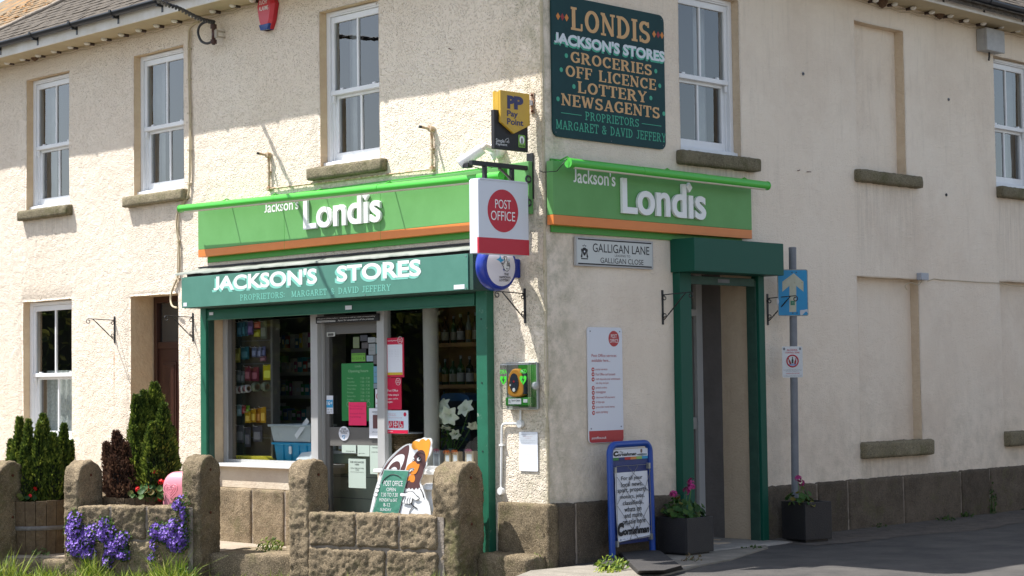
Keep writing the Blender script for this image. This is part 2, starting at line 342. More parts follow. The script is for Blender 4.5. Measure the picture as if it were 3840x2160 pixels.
# slab-serif sign-writer's capitals as strokes: (weight, points); weight 1 thick, 0 thin
def arc(cx, cy, rx, ry, a0, a1, n=14): return [(cx + rx * math.cos(R(a0 + (a1 - a0) * k / n)), cy + ry * math.sin(R(a0 + (a1 - a0) * k / n))) for k in range(n + 1)]
GL = {
 'L': (.66, [(1, [(.15, 0), (.15, 1)]), (0, [(0, .05), (.6, .05)]), (0, [(.58, .02), (.58, .32)]), (0, [(0, .95), (.32, .95)])]),
 'I': (.34, [(1, [(.17, 0), (.17, 1)]), (0, [(0, .05), (.34, .05)]), (0, [(0, .95), (.34, .95)])]),
 'T': (.68, [(1, [(.34, 0), (.34, 1)]), (0, [(0, .95), (.68, .95)]), (0, [(.16, .05), (.52, .05)]), (0, [(.04, .97), (.04, .7)]), (0, [(.64, .97), (.64, .7)])]),
 'E': (.64, [(1, [(.15, 0), (.15, 1)]), (0, [(0, .95), (.58, .95)]), (0, [(0, .05), (.6, .05)]), (0, [(.15, .52), (.46, .52)]), (0, [(.57, .98), (.57, .74)]), (0, [(.59, .02), (.59, .28)]), (0, [(.46, .64), (.46, .4)])]),
 'F': (.62, [(1, [(.15, 0), (.15, 1)]), (0, [(0, .95), (.58, .95)]), (0, [(0, .05), (.34, .05)]), (0, [(.15, .5), (.46, .5)]), (0, [(.57, .98), (.57, .72)]), (0, [(.46, .62), (.46, .38)])]),
 'N': (.80, [(0, [(.14, .02), (.14, .98)]), (1, [(.12, .95), (.66, .05)]), (0, [(.66, .02), (.66, .98)]), (0, [(0, .05), (.28, .05)]), (0, [(0, .95), (.24, .95)]), (0, [(.52, .95), (.8, .95)])]),
 'M': (.94, [(0, [(.14, .02), (.14, .98)]), (1, [(.14, .97), (.46, .08)]), (0, [(.46, .08), (.78, .97)]), (1, [(.80, .02), (.80, .98)]), (0, [(0, .05), (.28, .05)]), (0, [(.66, .05), (.94, .05)]), (0, [(.02, .95), (.22, .95)]), (0, [(.74, .95), (.94, .95)])]),
 'W': (1.0, [(1, [(.10, .97), (.30, .05)]), (0, [(.30, .05), (.50, .93)]), (1, [(.48, .93), (.70, .05)]), (0, [(.70, .05), (.90, .97)]), (0, [(0, .95), (.24, .95)]), (0, [(.78, .95), (1., .95)])]),
 'A': (.78, [(0, [(.12, .04), (.38, .96)]), (1, [(.38, .96), (.66, .04)]), (0, [(.2, .33), (.56, .33)]), (0, [(0, .05), (.26, .05)]), (0, [(.5, .05), (.8, .05)])]),
 'V': (.76, [(1, [(.12, .96), (.38, .04)]), (0, [(.38, .04), (.64, .96)]), (0, [(0, .95), (.28, .95)]), (0, [(.5, .95), (.76, .95)])]),
 'Y': (.74, [(1, [(.10, .95), (.37, .48)]), (0, [(.37, .48), (.64, .95)]), (1, [(.37, .5), (.37, .03)]), (0, [(0, .95), (.24, .95)]), (0, [(.5, .95), (.74, .95)]), (0, [(.2, .05), (.54, .05)])]),
 'O': (.80, [(1, arc(.4, .5, .30, .42, 0, 360, 28))]),
 'D': (.76, [(1, [(.15, 0), (.15, 1)]), (1, arc(.22, .5, .42, .44, -90, 90, 16)), (0, [(0, .95), (.26, .95)]), (0, [(0, .05), (.26, .05)])]),
 'C': (.72, [(1, arc(.4, .5, .30, .42, 40, 320, 22)), (0, [(.63, .97), (.63, .66)]), ]),
 'G': (.76, [(1, arc(.4, .5, .30, .42, 42, 335, 22)), (0, [(.63, .97), (.63, .66)]), (1, [(.64, .08), (.64, .42)]), (0, [(.44, .42), (.76, .42)])]),
 'P': (.68, [(1, [(.15, 0), (.15, 1)]), (1, arc(.30, .71, .26, .22, -90, 90, 12)), (0, [(0, .95), (.34, .95)]), (0, [(0, .05), (.34, .05)]), (0, [(.15, .5), (.34, .5)])]),
 'R': (.78, [(1, [(.15, 0), (.15, 1)]), (1, arc(.30, .72, .26, .21, -90, 90, 12)), (0, [(0, .95), (.34, .95)]), (0, [(0, .05), (.30, .05)]), (0, [(.15, .5), (.36, .5)]), (1, [(.38, .5), (.64, .06)]), (0, [(.54, .05), (.78, .05)])]),
 'S': (.64, [(1, arc(.32, .71, .21, .21, 35, 250, 12) + arc(.32, .27, .23, .21, 70, -145, 12)), (0, [(.54, .97), (.54, .72)]), (0, [(.08, .03), (.08, .3)])]),
 'J': (.58, [(1, [(.40, .97), (.40, .3)] + arc(.24, .24, .16, .18, 0, -160, 8)), (0, [(.20, .95), (.58, .95)])]),
 'K': (.78, [(1, [(.15, 0), (.15, 1)]), (0, [(.2, .42), (.6, .95)]), (1, [(.32, .58), (.64, .05)]), (0, [(0, .95), (.32, .95)]), (0, [(0, .05), (.32, .05)]), (0, [(.48, .95), (.74, .95)]), (0, [(.5, .05), (.78, .05)])]),
 '&': (.80, [(1, arc(.34, .76, .17, .18, -60, 230, 12)), (1, [(.22, .66), (.66, .05)]), (1, arc(.32, .27, .24, .22, 110, 350, 12)), (0, [(.5, .45), (.76, .45)])]),
 "'": (.22, [(1, [(.11, 1.0), (.07, .74)])]), ':': (.3, [(1, [(.12, .12), (.12, .28)]), (1, [(.12, .55), (.12, .71)])]), ' ': (.4, []),
}
def slab(txt, wk, wn, shear):
    vs, fs, x, n = [], [], 0, 0
    for ch in txt:
        adv, st = GL[ch]
        for kind, pts in st:
            hw = (wk if kind else wn) / 2; L_, R_ = [], []
            for i, p in enumerate(pts):
                a = pts[max(i - 1, 0)]; b = pts[min(i + 1, len(pts) - 1)]; dx, dy = b[0] - a[0], b[1] - a[1]; l = math.hypot(dx, dy) or 1
                # horizontal parts of a stroke are thinner, as a brush leaves them
                t = hw * (1 if len(pts) < 4 else (.68 + .32 * abs(dy) / l)); nx, ny = -dy / l * t, dx / l * t
                L_.append((p[0] + nx, p[1] + ny)); R_.append((p[0] - nx, p[1] - ny))
            o = len(vs); n += 1
            for a, b in zip(L_, R_):
                for q in (a, b): vs.append((x + q[0] + shear * q[1], q[1], n * .004))
            fs += [(o + 2 * i, o + 2 * i + 1, o + 2 * i + 3, o + 2 * i + 2) for i in range(len(pts) - 1)]
        x += adv + .09
    return vs, fs
def flatfix(mb, y, k=.0004):
    """strokes that overlap in one plane are set a hair apart"""
def slabtext(mb, txt, x0, z0, x1, z1, y, mi=0, thin=False, shear=0.):
    vs, fs = glyphs(txt, 'slabthin' if thin else 'slab', shear, 0, 0)
    a0 = min(v[0] for v in vs); a1 = max(v[0] for v in vs); b0 = min(v[1] for v in vs); b1 = max(v[1] for v in vs)
    return mb.add([(x0 + (v[0] - a0) * (x1 - x0) / (a1 - a0), y - (v[2] / .004 % 7) * .00012, z0 + (v[1] - b0) * (z1 - z0) / (b1 - b0)) for v in vs], fs, mi)
def spline(pts, n=5):
    out = []; N = len(pts)
    for i in range(N):
        p0, p1, p2, p3 = (pts[(i + k) % N] for k in (-1, 0, 1, 2))
        for j in range(n):
            t = j / n; out.append(tuple(.5 * (2 * b + (c - a) * t + (2 * a - 5 * b + 4 * c - d) * t * t + (3 * b - a - 3 * c + d) * t ** 3) for a, b, c, d in zip(p0, p1, p2, p3)))
    return out
def path(pts, n=6):
    out = []; N = len(pts)
    for i in range(N - 1):
        p0, p1, p2, p3 = pts[max(i - 1, 0)], pts[i], pts[i + 1], pts[min(i + 2, N - 1)]
        for j in range(n):
            t = j / n; out.append(tuple(.5 * (2 * b + (c - a) * t + (2 * a - 5 * b + 4 * c - d) * t * t + (3 * b - a - 3 * c + d) * t ** 3) for a, b, c, d in zip(p0, p1, p2, p3)))
    return out + [pts[-1]]
def fbm(x, y, z, o=4): return mn.fractal(Vector((x, y, z)), .9, 2.1, o)
def rough_block(x0, x1, y0, y1, z0, z1, amp=.012, cell=.03, sc_=9., seed=0., rnd=.02, back=False, taper=None):
    """a hewn stone: rounded, pitted front (-y), right, left and top faces"""
    mb = MB(); nx = max(2, int((x1 - x0) / cell)); ny = max(2, int((y1 - y0) / cell)); nz = max(2, int((z1 - z0) / cell))
    def P_(i, j, k):
        x = x0 + (x1 - x0) * i / nx; y = y0 + (y1 - y0) * j / ny; z = z0 + (z1 - z0) * k / nz
        # round the arrises
        cx, cy, cz = min(max(x, x0 + rnd), x1 - rnd), min(max(y, y0 + rnd), y1), min(max(z, z0 + rnd), z1 - rnd)
        d = Vector((x - cx, y - cy, z - cz)); l = d.length
        if l > 1e-6: d *= rnd / max(l, rnd)
        q = Vector((cx, cy, cz)) + d
        nrm = Vector((0, 0, 0))
        if i in (0, nx): nrm.x = -1 if i == 0 else 1
        if j == 0: nrm.y = -1
        if k in (0, nz): nrm.z = -1 if k == 0 else 1
        if nrm.length: nrm.normalize()
        h = fbm(q.x * sc_ + seed, q.y * sc_, q.z * sc_) * amp * .5 + fbm(q.x * 21 + seed, q.y * 21, q.z * 21, 2) * amp * .45 + fbm(q.x * 55 + seed, q.y * 55, q.z * 55, 2) * amp * .4
        q += nrm * h
        return q
    idx = {}
    def V(i, j, k):
        if (i, j, k) not in idx: idx[(i, j, k)] = len(mb.v); mb.v.append(tuple(P_(i, j, k)))
        return idx[(i, j, k)]
    def F(a, b, c, d): mb.f.append((a, b, c, d)); mb.mi.append(0); mb.sm.append(True)
    for i in range(nx):
        for k in range(nz):
            F(V(i, 0, k), V(i + 1, 0, k), V(i + 1, 0, k + 1), V(i, 0, k + 1))
            if back: F(V(i + 1, ny, k), V(i, ny, k), V(i, ny, k + 1), V(i + 1, ny, k + 1))
    for j in range(ny):
        for k in range(nz):
            F(V(0, j + 1, k), V(0, j, k), V(0, j, k + 1), V(0, j + 1, k + 1)); F(V(nx, j, k), V(nx, j + 1, k), V(nx, j + 1, k + 1), V(nx, j, k + 1))
        for i in range(nx):
            F(V(i, j, nz), V(i + 1, j, nz), V(i + 1, j + 1, nz), V(i, j + 1, nz)); F(V(i, j + 1, 0), V(i + 1, j + 1, 0), V(i + 1, j, 0), V(i, j, 0))
    return mb

# ================================================================== SETTING
def ground_z(x, y):
    z = 0
    if x < .2: z = -.23 * min(1, (.2 - x) / 1.0)
    d = -(x + y) * S                                   # distance out from the front wall
    if x + y > -1.2 and x < 0:                         # yard behind the low wall stays level with the shop step
        pass
    return z
mb = MB(); xs = [-120, -60, -30, -16, -12] + [-9 + .25 * i for i in range(73)] + [12, 20, 45, 120]; ys = [-60, -30, -16, -8, -4] + [-2.5 + .25 * i for i in range(50)] + [14, 25, 60, 150]
for j, y in enumerate(ys):
    for i, x in enumerate(xs): mb.v.append((x, y, ground_z(x, y) + (0.006 * fbm(x * 1.3, y * 1.3, 0, 3) if abs(x) < 10 and abs(y) < 10 else 0)))
n = len(xs)
for j in range(len(ys) - 1):
    for i in range(n - 1): mb.f.append((j * n + i, j * n + i + 1, (j + 1) * n + i + 1, (j + 1) * n + i)); mb.mi.append(0); mb.sm.append(True)
mb.build('road', m_asph, kind='structure')
# added pale forecourt on the near side, out of the picture, that throws light back on the fronts
MB().box(-22, 2.6, -30, -2.2, -.3, -.215).build('bounce_forecourt', mat('bounce_tarmac', (.24, .22, .19), .9, (.30, .275, .24), 3, bump=1.2, bs=60), kind='structure')
# paved yard between the low wall and the front
m_yard = mat('yard_slabs', (.30, .25, .19), .9, (.38, .31, .235), 4, bump=1.2, bs=50, dirt=(.12, .11, .07), ds=6, dth=.62)
mb = MB(); A = [FL.w(-.62, -.02, 0), FL.w(-.62, -.42, 0)] + [Vector((p[0] + .03, p[1] + .13, 0)) for p in P[::-1]] + [Vector((-7.5, 2.2, 0)), Vector((-9.5, 4.5, 0)), FL.w(-11.5, -.02, 0)]
A = [(v.x, v.y) for v in A][::-1]
mb.add([(x, y, -.02) for x, y in A] + [(x, y, -.35) for x, y in A], [tuple(range(len(A)))] + [(i, i + len(A), (i + 1) % len(A) + len(A), (i + 1) % len(A)) for i in range(len(A))])
bmx = mb.build('yard_paving', m_yard, kind='structure')

# gritty worn strip of road along the foot of the side wall
m_edge_ = mat('gritty_road_edge', (.085, .070, .058), .95, (.13, .11, .09), 6, bump=2.2, bs=90, dirt=(.045, .045, .03), ds=11, dth=.56)
mb = MB()
for k in range(61):
    u = 3.0 + 9 * k / 60; wd_e = .75 + .25 * fbm(u * .8, 2, 0, 3) + .10 * fbm(u * 5, 1, 0, 2) + .06 * (u - 3)
    for o_ in (-.02, wd_e * .5, wd_e): q = FRT.w(u, -o_, 0); mb.v.append((q.x, q.y, .004 + .024 * max(0, 1 - o_ / .35)))
for k in range(60):
    for j in range(2): q = 3 * k + j; mb.f.append((q, q + 1, q + 4, q + 3)); mb.mi.append(0); mb.sm.append(True)
mb.build('road_edge', m_edge_, kind='structure')
# ------------------------------------------------------------------ building
bld = thing('shop_building', 'cream roughcast two-storey corner shop building with granite plinth and sash windows', 'building', FW, (0, 0, 0))
def fr_part(mbx, name, mats, fr, parent=None, **kw):
    """part of the building given in a wall frame"""
    mbx.v = [tuple(fr.w(*v)) for v in mbx.v]
    return mbx.build(name, mats, parent if parent is not None else bld, **kw)
def wall_sheet(fr, x0, x1, z0, z1, holes, mat_, depths, sub=.16, seed=0, mrev=None, skip=(), rightedge=None):
    """front sheet with openings, softened arrises, wavering plaster, then the reveals"""
    r = .012
    xs = {x0, x1}; zs = {z0, z1}
    for a, b, c, d in holes:
        for q in (a, b): xs |= {q - .03, q, q + .03}
        for q in (c, d): zs |= {q - .03, q, q + .03}
    def fill(st, lo, hi):
        st = sorted(q for q in st if lo <= q <= hi); out = []
        for a, b in zip(st, st[1:]):
            if b - a < 1e-4: continue
            k = max(1, int((b - a) / sub)); out += [a + (b - a) * i / k for i in range(k)]
        return out + [hi]
    X_ = fill(xs, x0, x1); Z_ = fill(zs, z0, z1)
    mb = MB(); inside = lambda x, z: any(a - 1e-6 < x < b + 1e-6 and c - 1e-6 < z < d + 1e-6 for a, b, c, d in holes)
    def yv(x, z):
        w_ = .007 * fbm(x * 1.1 + seed, z * 1.1, seed, 3)
        for a, b, c, d in holes:
            if a - 1e-5 <= x <= b + 1e-5 and c - 1e-5 <= z <= d + 1e-5: return w_ + r
        if rightedge is not None and abs(x - rightedge) < 1e-5: return r * 0
        return w_
    def jit(x, z):
        jx = jz = 0
        for a, b, c, d in holes:
            if c - .01 <= z <= d + .01 and (abs(x - a) < 1e-5 or abs(x - b) < 1e-5): jx = .006 * fbm(x, z * 7 + seed, 3, 2)
            if a - .01 <= x <= b + .01 and (abs(z - c) < 1e-5 or abs(z - d) < 1e-5): jz = .006 * fbm(x * 7, z + seed, 5, 2)
        return jx, jz
    idx = {}
    for k, z in enumerate(Z_):
        for i, x in enumerate(X_):
            jx, jz = jit(x, z); idx[i, k] = len(mb.v); mb.v.append((x + jx, yv(x, z), z + jz))
    for k in range(len(Z_) - 1):
        for i in range(len(X_) - 1):
            if inside((X_[i] + X_[i + 1]) / 2, (Z_[k] + Z_[k + 1]) / 2): continue
            mb.f.append((idx[i, k], idx[i + 1, k], idx[i + 1, k + 1], idx[i, k + 1])); mb.mi.append(0); mb.sm.append(True)
    for (a, b, c, d), dep in zip(holes, depths):
        ii = [i for i, x in enumerate(X_) if a - 1e-5 <= x <= b + 1e-5]; kk = [k for k, z in enumerate(Z_) if c - 1e-5 <= z <= d + 1e-5]
        loop = [idx[i, kk[0]] for i in ii] + [idx[ii[-1], k] for k in kk[1:]] + [idx[i, kk[-1]] for i in ii[::-1][1:]] + [idx[ii[0], k] for k in kk[::-1][1:-1]]
        nb = len(mb.v)
        for q in loop: v = mb.v[q]; mb.v.append((min(max(v[0], a), b), dep, min(max(v[2], c), d)))
        L_ = len(loop)
        for q in range(L_):
            q2 = (q + 1) % L_; mb.f.append((loop[q], nb + q, nb + q2, loop[q2])); mb.mi.append(1); mb.sm.append(False)
    o = fr_part(mb, 'wall', [mat_, mrev or mat_], fr)
    # the object coordinates drive the texture: keep them in the wall frame
    return o
def solid(x0, x1, y0, y1, z0, z1): return MB().box(x0, x1, y0, y1, z0, z1)

holesL = [(-8.865, -7.875, 3.80, 5.42), (-6.505, -5.525, 3.79, 5.40), (-3.145, -2.228, 3.81, 5.40),       # upper sashes
          (-8.945, -7.835, .95, 2.68), (-6.58, -5.642, .0, 2.65), (-5.0, -.86, -.05, 2.62)]
depL = [.15, .15, .15, .15, .38, .20]
# these walls are built in their own frame space so that the render texture follows the plane
def frame_wall(fr, *a, **k):
    global fr_part
    keep = fr_part
    def fp(mbx, name, mats, fr_, parent=None, **kw):
        e = mbx.build(name, mats, bld, **kw); e.matrix_basis = fr_.M; return e
    fr_part = fp
    o = wall_sheet(fr, *a, **k); fr_part = keep
    return o
frame_wall(FL, -12.5, 0., -.3, 5.80, holesL, m_wallL, depL, seed=1, mrev=m_reveal)
holesR = [(1.905, 2.858, 3.83, 5.42), (7.76, 8.72, 3.87, 5.44), (4.885, 5.835, 3.86, 5.485), (4.835, 6.02, .92, 2.705), (7.775, 8.95, .95, 2.74), (1.93, 3.0, 0.02, 2.72)]
depR = [.15, .15, .13, .12, .12, .42]
frame_wall(FRT, 0., 12.5, -.3, 5.90, holesR, m_wallR, depR, seed=5, mrev=mat('tan_reveal', (.66, .53, .38), .85, (.60, .47, .33), 7, bump=1.2, bs=45))
# blind recess backs
for (a, b, c, d), dep in list(zip(holesR, depR))[2:5]:
    mb = MB().add([(a, dep, c), (b, dep, c), (b, dep, d), (a, dep, d)], [(0, 1, 2, 3)]); o = mb.build('recess_panel', m_wallR, bld); o.matrix_basis = FRT.M
# rear and end walls, inner floor
fr_part(solid(-12.5, -12.4, .01, 6.6, -.3, 5.8), 'end_wall', m_plaster, FL)
fr_part(solid(-12.5, -6.6, 6.5, 6.6, -.3, 5.8), 'rear_wall', m_plaster, FL)
fr_part(solid(12.4, 12.5, .01, 6.6, -.3, 5.9), 'end_wall', m_plaster, FRT)
fr_part(solid(6.6, 12.5, 6.5, 6.6, -.3, 5.9), 'rear_wall', m_plaster, FRT)

def sash(fr, x0, x1, z0, z1, yb=.15, left=True, curtain=1, low=False, label=None, vent=True, mid=.5):
    """vertical sliding sash window filling the opening at depth yb"""
    fw = .052; y = yb; a, b, c, d = x0 + .002, x1 - .002, z0 + .0, z1 - .002
    f = MB(); f.box(a, a + fw, y - .05, y + .06, c, d).box(b - fw, b, y - .05, y + .06, c, d).box(a + fw, b - fw, y - .05, y + .06, d - .05, d)
    f.box(a + fw, a + fw + .018, y - .012, y + .058, c + .04, d - .05).box(b - fw - .018, b - fw, y - .012, y + .058, c + .04, d - .05)
    win = fr_part(f, 'window', m_white, fr, bevel=.004)
    if label: win['label'] = label
    mz = c + (d - c) * mid
    ia, ib = a + fw + .001, b - fw - .001; st = .045
    u = MB(); yo = y - .028; u.box(ia, ia + st, yo, yo + .035, mz - .03, d - .052).box(ib - st, ib, yo, yo + .035, mz - .03, d - .052).box(ia + st, ib - st, yo, yo + .035, d - .115, d - .052)
    u.box(ia, ib, yo - .012, yo + .034, mz - .058, mz - .012)
    u.box(ia + .003, ia + .035, yo, yo + .03, mz - .13, mz - .058).box(ib - .035, ib - .003, yo, yo + .03, mz - .13, mz - .058)
    cx = (ia + ib) / 2; u.box(cx - .013, cx + .013, yo + .004, yo + .03, mz - .014, d - .113)
    fr_part(u, 'upper_sash', m_white, fr, win, bevel=.004)
    l = MB(); yi = y + .012; l.box(ia, ia + st + .012, yi, yi + .04, c + .06, mz - .05).box(ib - st - .012, ib, yi, yi + .04, c + .06, mz - .05).box(ia, ib, yi - .004, yi + .038, c + .045, c + .15).box(ia + st, ib - st, yi, yi + .038, mz - .09, mz - .05)
    l.box(cx - .013, cx + .013, yi + .004, yi + .03, c + .15, mz - .088)
    fr_part(l, 'lower_sash', m_white, fr, win, bevel=.004)
    for (p, q, r_, s_, yy) in ((ia + st, cx - .013, mz - .012, d - .115, yo + .02), (cx + .013, ib - st, mz - .012, d - .115, yo + .02), (ia + st + .012, cx - .013, c + .15, mz - .09, yi + .02), (cx + .013, ib - st - .012, c + .15, mz - .09, yi + .02)):
        fr_part(MB().add([(p, yy, r_), (q, yy, r_), (q, yy, s_), (p, yy, s_)], [(0, 1, 2, 3)]), 'pane', m_glassU, fr, win)
    fr_part(MB().box(a - .004, b + .004, y - .10, y + .03, c - .004, c + .05).box(a, b, y - .065, y + .0, c + .05, c + .062), 'window_board', m_white, fr, win, bevel=.006)
    if vent: fr_part(MB().box(a + .16, b - .12, y - .066, y - .051, d - .036, d - .012), 'trickle_vent', m_white, fr, win, bevel=.004)
    fr_part(MB().box(ia + st + .09, ia + st + .13, yo - .002, yo + .02, mz - .013, mz + .006).box(ib - st - .13, ib - st - .09, yo - .002, yo + .02, mz - .013, mz + .006), 'catch', m_white, fr, win)
    # folded curtains
    def fold(xa, xb, za, zb, yy, mt, amp=.018, fq=46):
        mb = MB(); n_ = int((xb - xa) / .012)
        for i in range(n_ + 1):
            x = xa + (xb - xa) * i / n_; o_ = amp * math.sin(x * fq + 2 * math.sin(x * 7)); mb.v += [(x, yy + o_, za), (x, yy + o_, zb)]
        for i in range(n_): mb.f.append((2 * i, 2 * i + 2, 2 * i + 3, 2 * i + 1)); mb.mi.append(0); mb.sm.append(True)
        fr_part(mb, 'curtain', mt, fr, win)
    if curtain == 1: fold(a - .12, a + .12, c + .02, d, y + .20, m_curt); fold(b - .16, b + .1, c + .02, d, y + .20, m_curt)
    if curtain == 2: fold(a + .1, b - .05, c, mz + .02, y + .14, m_net, .012, 60)
    if curtain == 3: fold(a + .05, a + .18, c + .02, d, y + .2, m_curt); fold(b - .3, b - .1, c + .02, d, y + .2, m_curt)
    rm = MB(); rm.box(a - .3, b + .6, y + .07, y + 1.6, c - .6, d + .2)
    rm.f = [f for f in rm.f][:]; rm.f.pop(2); rm.mi.pop(2); rm.sm.pop(2)
    fr_part(rm, 'room', m_dark, fr, win)
    # little walls that close the room to the frame
    fr_part(MB().box(a - .3, a, y + .06, y + .068, c - .6, d + .2).box(b, b + .6, y + .06, y + .068, c - .6, d + .2).box(a, b, y + .06, y + .068, d, d + .2).box(a, b, y + .06, y + .068, c - .6, c), 'room_lining', m_dark, fr, win)
    return win
def stone_sill(fr, x0, x1, zt, h=.125, out=.085, seed=0, y1=.13, mt=None):
    b_ = rough_block(x0, x1, -out, y1, zt - h, zt, .010, .028, 8, seed, .02)
    fr_part(b_, 'window_sill', mt or m_sill, fr)
for i, (h, cu) in enumerate(zip(holesL[:4], (1, 1, 3, 2))):
    sash(FL, *h[:4], curtain=cu)
sash(FRT, *holesR[0], curtain=3); sash(FRT, *holesR[1], curtain=1)
for a, b, z, s_ in ((-8.94, -7.79, 3.80, 1), (-6.62, -5.43, 3.79, 2), (-3.27, -2.10, 3.81, 3)): stone_sill(FL, a, b, z, seed=s_ * 7.3)
for a, b, z, s_ in ((1.83, 3.07, 3.83, 4), (4.80, 6.03, 3.86, 5), (7.74, 8.95, 3.87, 6), (4.80, 6.13, .925, 7), (7.76, 9.1, .955, 8)): stone_sill(FRT, a, b, z, seed=s_ * 7.3, h=.135 if z > 2 else .17, y1=.10)
stone_sill(FL, -9.0, -7.78, .95, seed=77)

# plinth stones
def plinth(fr, xs, z0, zt, mt, out=.05, seed=0):
    for i, (a, b) in enumerate(zip(xs, xs[1:])):
        fr_part(rough_block(a + .010, b - .010, -out, .03, z0, zt + .008 * fbm(i * 3.1, seed, 0, 1), .011, .03, 7, seed + i * 5.7, .018), 'plinth_stone', mt, fr)
    fr_part(MB().box(xs[0], xs[-1], -out + .014, .02, z0, zt - .012), 'plinth_mortar', m_mortar, fr)
plinth(FL, [-12.4, -11.3, -10.1, -9.2, -8.2, -7.2, -6.59], -.3, .54, m_gran)
plinth(FL, [-5.63, -5.05, -4.25, -3.7, -3.12], -.3, .545, m_gran, .05, 30)
plinth(FL, [-2.22, -1.5, -.82], -.3, .545, m_gran, .05, 60)
plinth(FL, [-.60, .012], -.3, .55, m_grand, .055, 50)
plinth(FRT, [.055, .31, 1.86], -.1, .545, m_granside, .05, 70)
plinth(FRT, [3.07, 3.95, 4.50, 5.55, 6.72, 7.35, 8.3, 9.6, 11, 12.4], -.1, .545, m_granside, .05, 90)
fr_part(rough_block(-.052, .056, -.056, .06, -.1, .55, .012, .03, 8, 15, .02, back=True), 'plinth_stone', m_grand, FL)

# corner arris: a band of render that rounds the corner
mb = MB()
nz = 60; na = 6
for k in range(nz + 1):
    z = .54 + (5.85 - .54) * k / nz; rr = .022 + .012 * fbm(3, z * 4, 1, 3)
    for j in range(na + 1):
        a = math.pi / 2 * j / na; c = Vector((0, rr * 1.0))  # quarter round about a centre inside both walls
        cx, cy = -rr - .0, rr
        # in FL: from the front face (y=-.004) round to the side face (x=+.004)
        mb.v.append((cx + rr * math.sin(a) + .006, cy - rr * math.cos(a) - .006, z))
for k in range(nz):
    for j in range(na): q = k * (na + 1) + j; mb.f.append((q, q + 1, q + na + 2, q + na + 1)); mb.mi.append(0); mb.sm.append(True)
o = mb.build('corner_render', mat('algae_render', (.42, .38, .25), .9, (.56, .47, .34), 5, bump=1.5, bs=45, dirt=(.22, .20, .12), ds=7, dth=.55), bld); o.matrix_basis = FL.M

# eaves: soffit, fascia board, gutter, roof
def eaves(fr, xa, xb, z, out, flip):
    fr_part(MB().box(xa, xb, -out + .02, .0, z, z + .02), 'soffit', m_soffit, fr)
    fr_part(MB().box(xa, xb, -out, -out + .02, z - .01, z + .15), 'fascia_board', m_fascia, fr, bevel=.003)
    g = MB(); n = 10; c = (-out - .058, z + .15)
    for k in range(n + 1):
        a = math.pi + math.pi * k / n
        for x in (xa, xb): g.v.append((x, c[0] + .055 * math.cos(a), c[1] + .055 * math.sin(a)))
    for k in range(n + 1):
        a = math.pi + math.pi * k / n
        for x in (xa, xb): g.v.append((x, c[0] + .049 * math.cos(a), c[1] + .049 * math.sin(a)))
    for k in range(n): q = 2 * k; g.f.append((q, q + 2, q + 3, q + 1)); g.mi.append(0); g.sm.append(True); q += 2 * n + 2; g.f.append((q, q + 1, q + 3, q + 2)); g.mi.append(0); g.sm.append(True)
    g.f.append((0, 1, 2 * n + 3, 2 * n + 2)); g.mi.append(0); g.sm.append(False); g.f.append((2 * n, 2 * n + 1, 4 * n + 3, 4 * n + 2)[::-1]); g.mi.append(0); g.sm.append(False)
    gut = fr_part(g, 'gutter', m_gutter, fr)
    x = xa + .4
    while x < xb - .2:
        br = MB(); pr = [(c[0] + .062 * math.cos(math.pi + math.pi * k / 8), c[1] + .062 * math.sin(math.pi + math.pi * k / 8)) for k in range(9)]
        for k in range(8): (y0, z0), (y1, z1) = pr[k], pr[k + 1]; br.add([(x - .02, y0, z0), (x + .02, y0, z0), (x + .02, y1, z1), (x - .02, y1, z1)], [(0, 3, 2, 1)])
        br.box(x - .02, x + .02, c[0] - .064, c[0] - .052, c[1] - .01, c[1] + .012).box(x - .015, x + .015, -out - .006, -out, z + .02, z + .14).box(x - .012, x + .012, c[0] - .02, -out - .003, z + .075, z + .095)
        fr_part(br, 'gutter_bracket', m_gutter, fr, gut); x += .86
zL, zR = 5.655, 5.755
eaves(FL, -12.6, .40, zL, .40, 0); eaves(FRT, -.40, 12.6, zR, .40, 1)
PIT = math.tan(R(33))
m_slate = mat('roof_slates', (.055, .048, .040), .9, (.12, .10, .078), 14, bump=1.4, bs=40, spec=.25, dirt=(.27, .22, .16), ds=20, dth=.57)
m_slatel = mat('lichen_slates', (.11, .08, .045), .9, (.22, .16, .09), 9, bump=1.6, bs=30, dirt=(.38, .17, .03), ds=6, dth=.50)
def slope(fr, z0, pts, name, mt, lift=0., under=.06):
    vs = [(x, y, z0 + PIT * (y + .46) + lift) for x, y in pts]; n = len(vs)
    return fr_part(MB().add(vs + [(x, y, z - under) for x, y, z in vs], [tuple(range(n)), tuple(range(2 * n - 1, n - 1, -1))] + [(i, i + n, (i + 1) % n + n, (i + 1) % n) for i in range(n)]), name, mt, fr)
zr0L, zr0R = zL + .155, zR + .155
rfL = slope(FL, zr0L, [(-10.08, -.46), (.46, -.46), (-3.3, 3.3), (-6.32, 3.3)], 'roof', m_slate)
rfR = slope(FRT, zr0R - .07, [(-.46, -.46), (12.6, -.46), (12.6, 3.3), (3.3, 3.3)], 'roof', m_slate)
def slope_rear(fr, z0, pts, name):
    vs = [(x, y, z0 + PIT * (3.76) - PIT * abs(y - 3.3)) for x, y in pts]; n = len(vs)
    fr_part(MB().add(vs + [(x, y, z - .05) for x, y, z in vs], [tuple(range(n)), tuple(range(2 * n - 1, n - 1, -1))]), name, m_slate, fr)
slope_rear(FL, zr0L, [(-12.6, 3.3), (-3.3, 3.3), (-6.8, 6.8), (-12.6, 6.8)], 'rear_roof')
slope_rear(FRT, zr0R - .07, [(3.3, 3.3), (12.6, 3.3), (12.6, 6.8), (6.8, 6.8)], 'rear_roof')
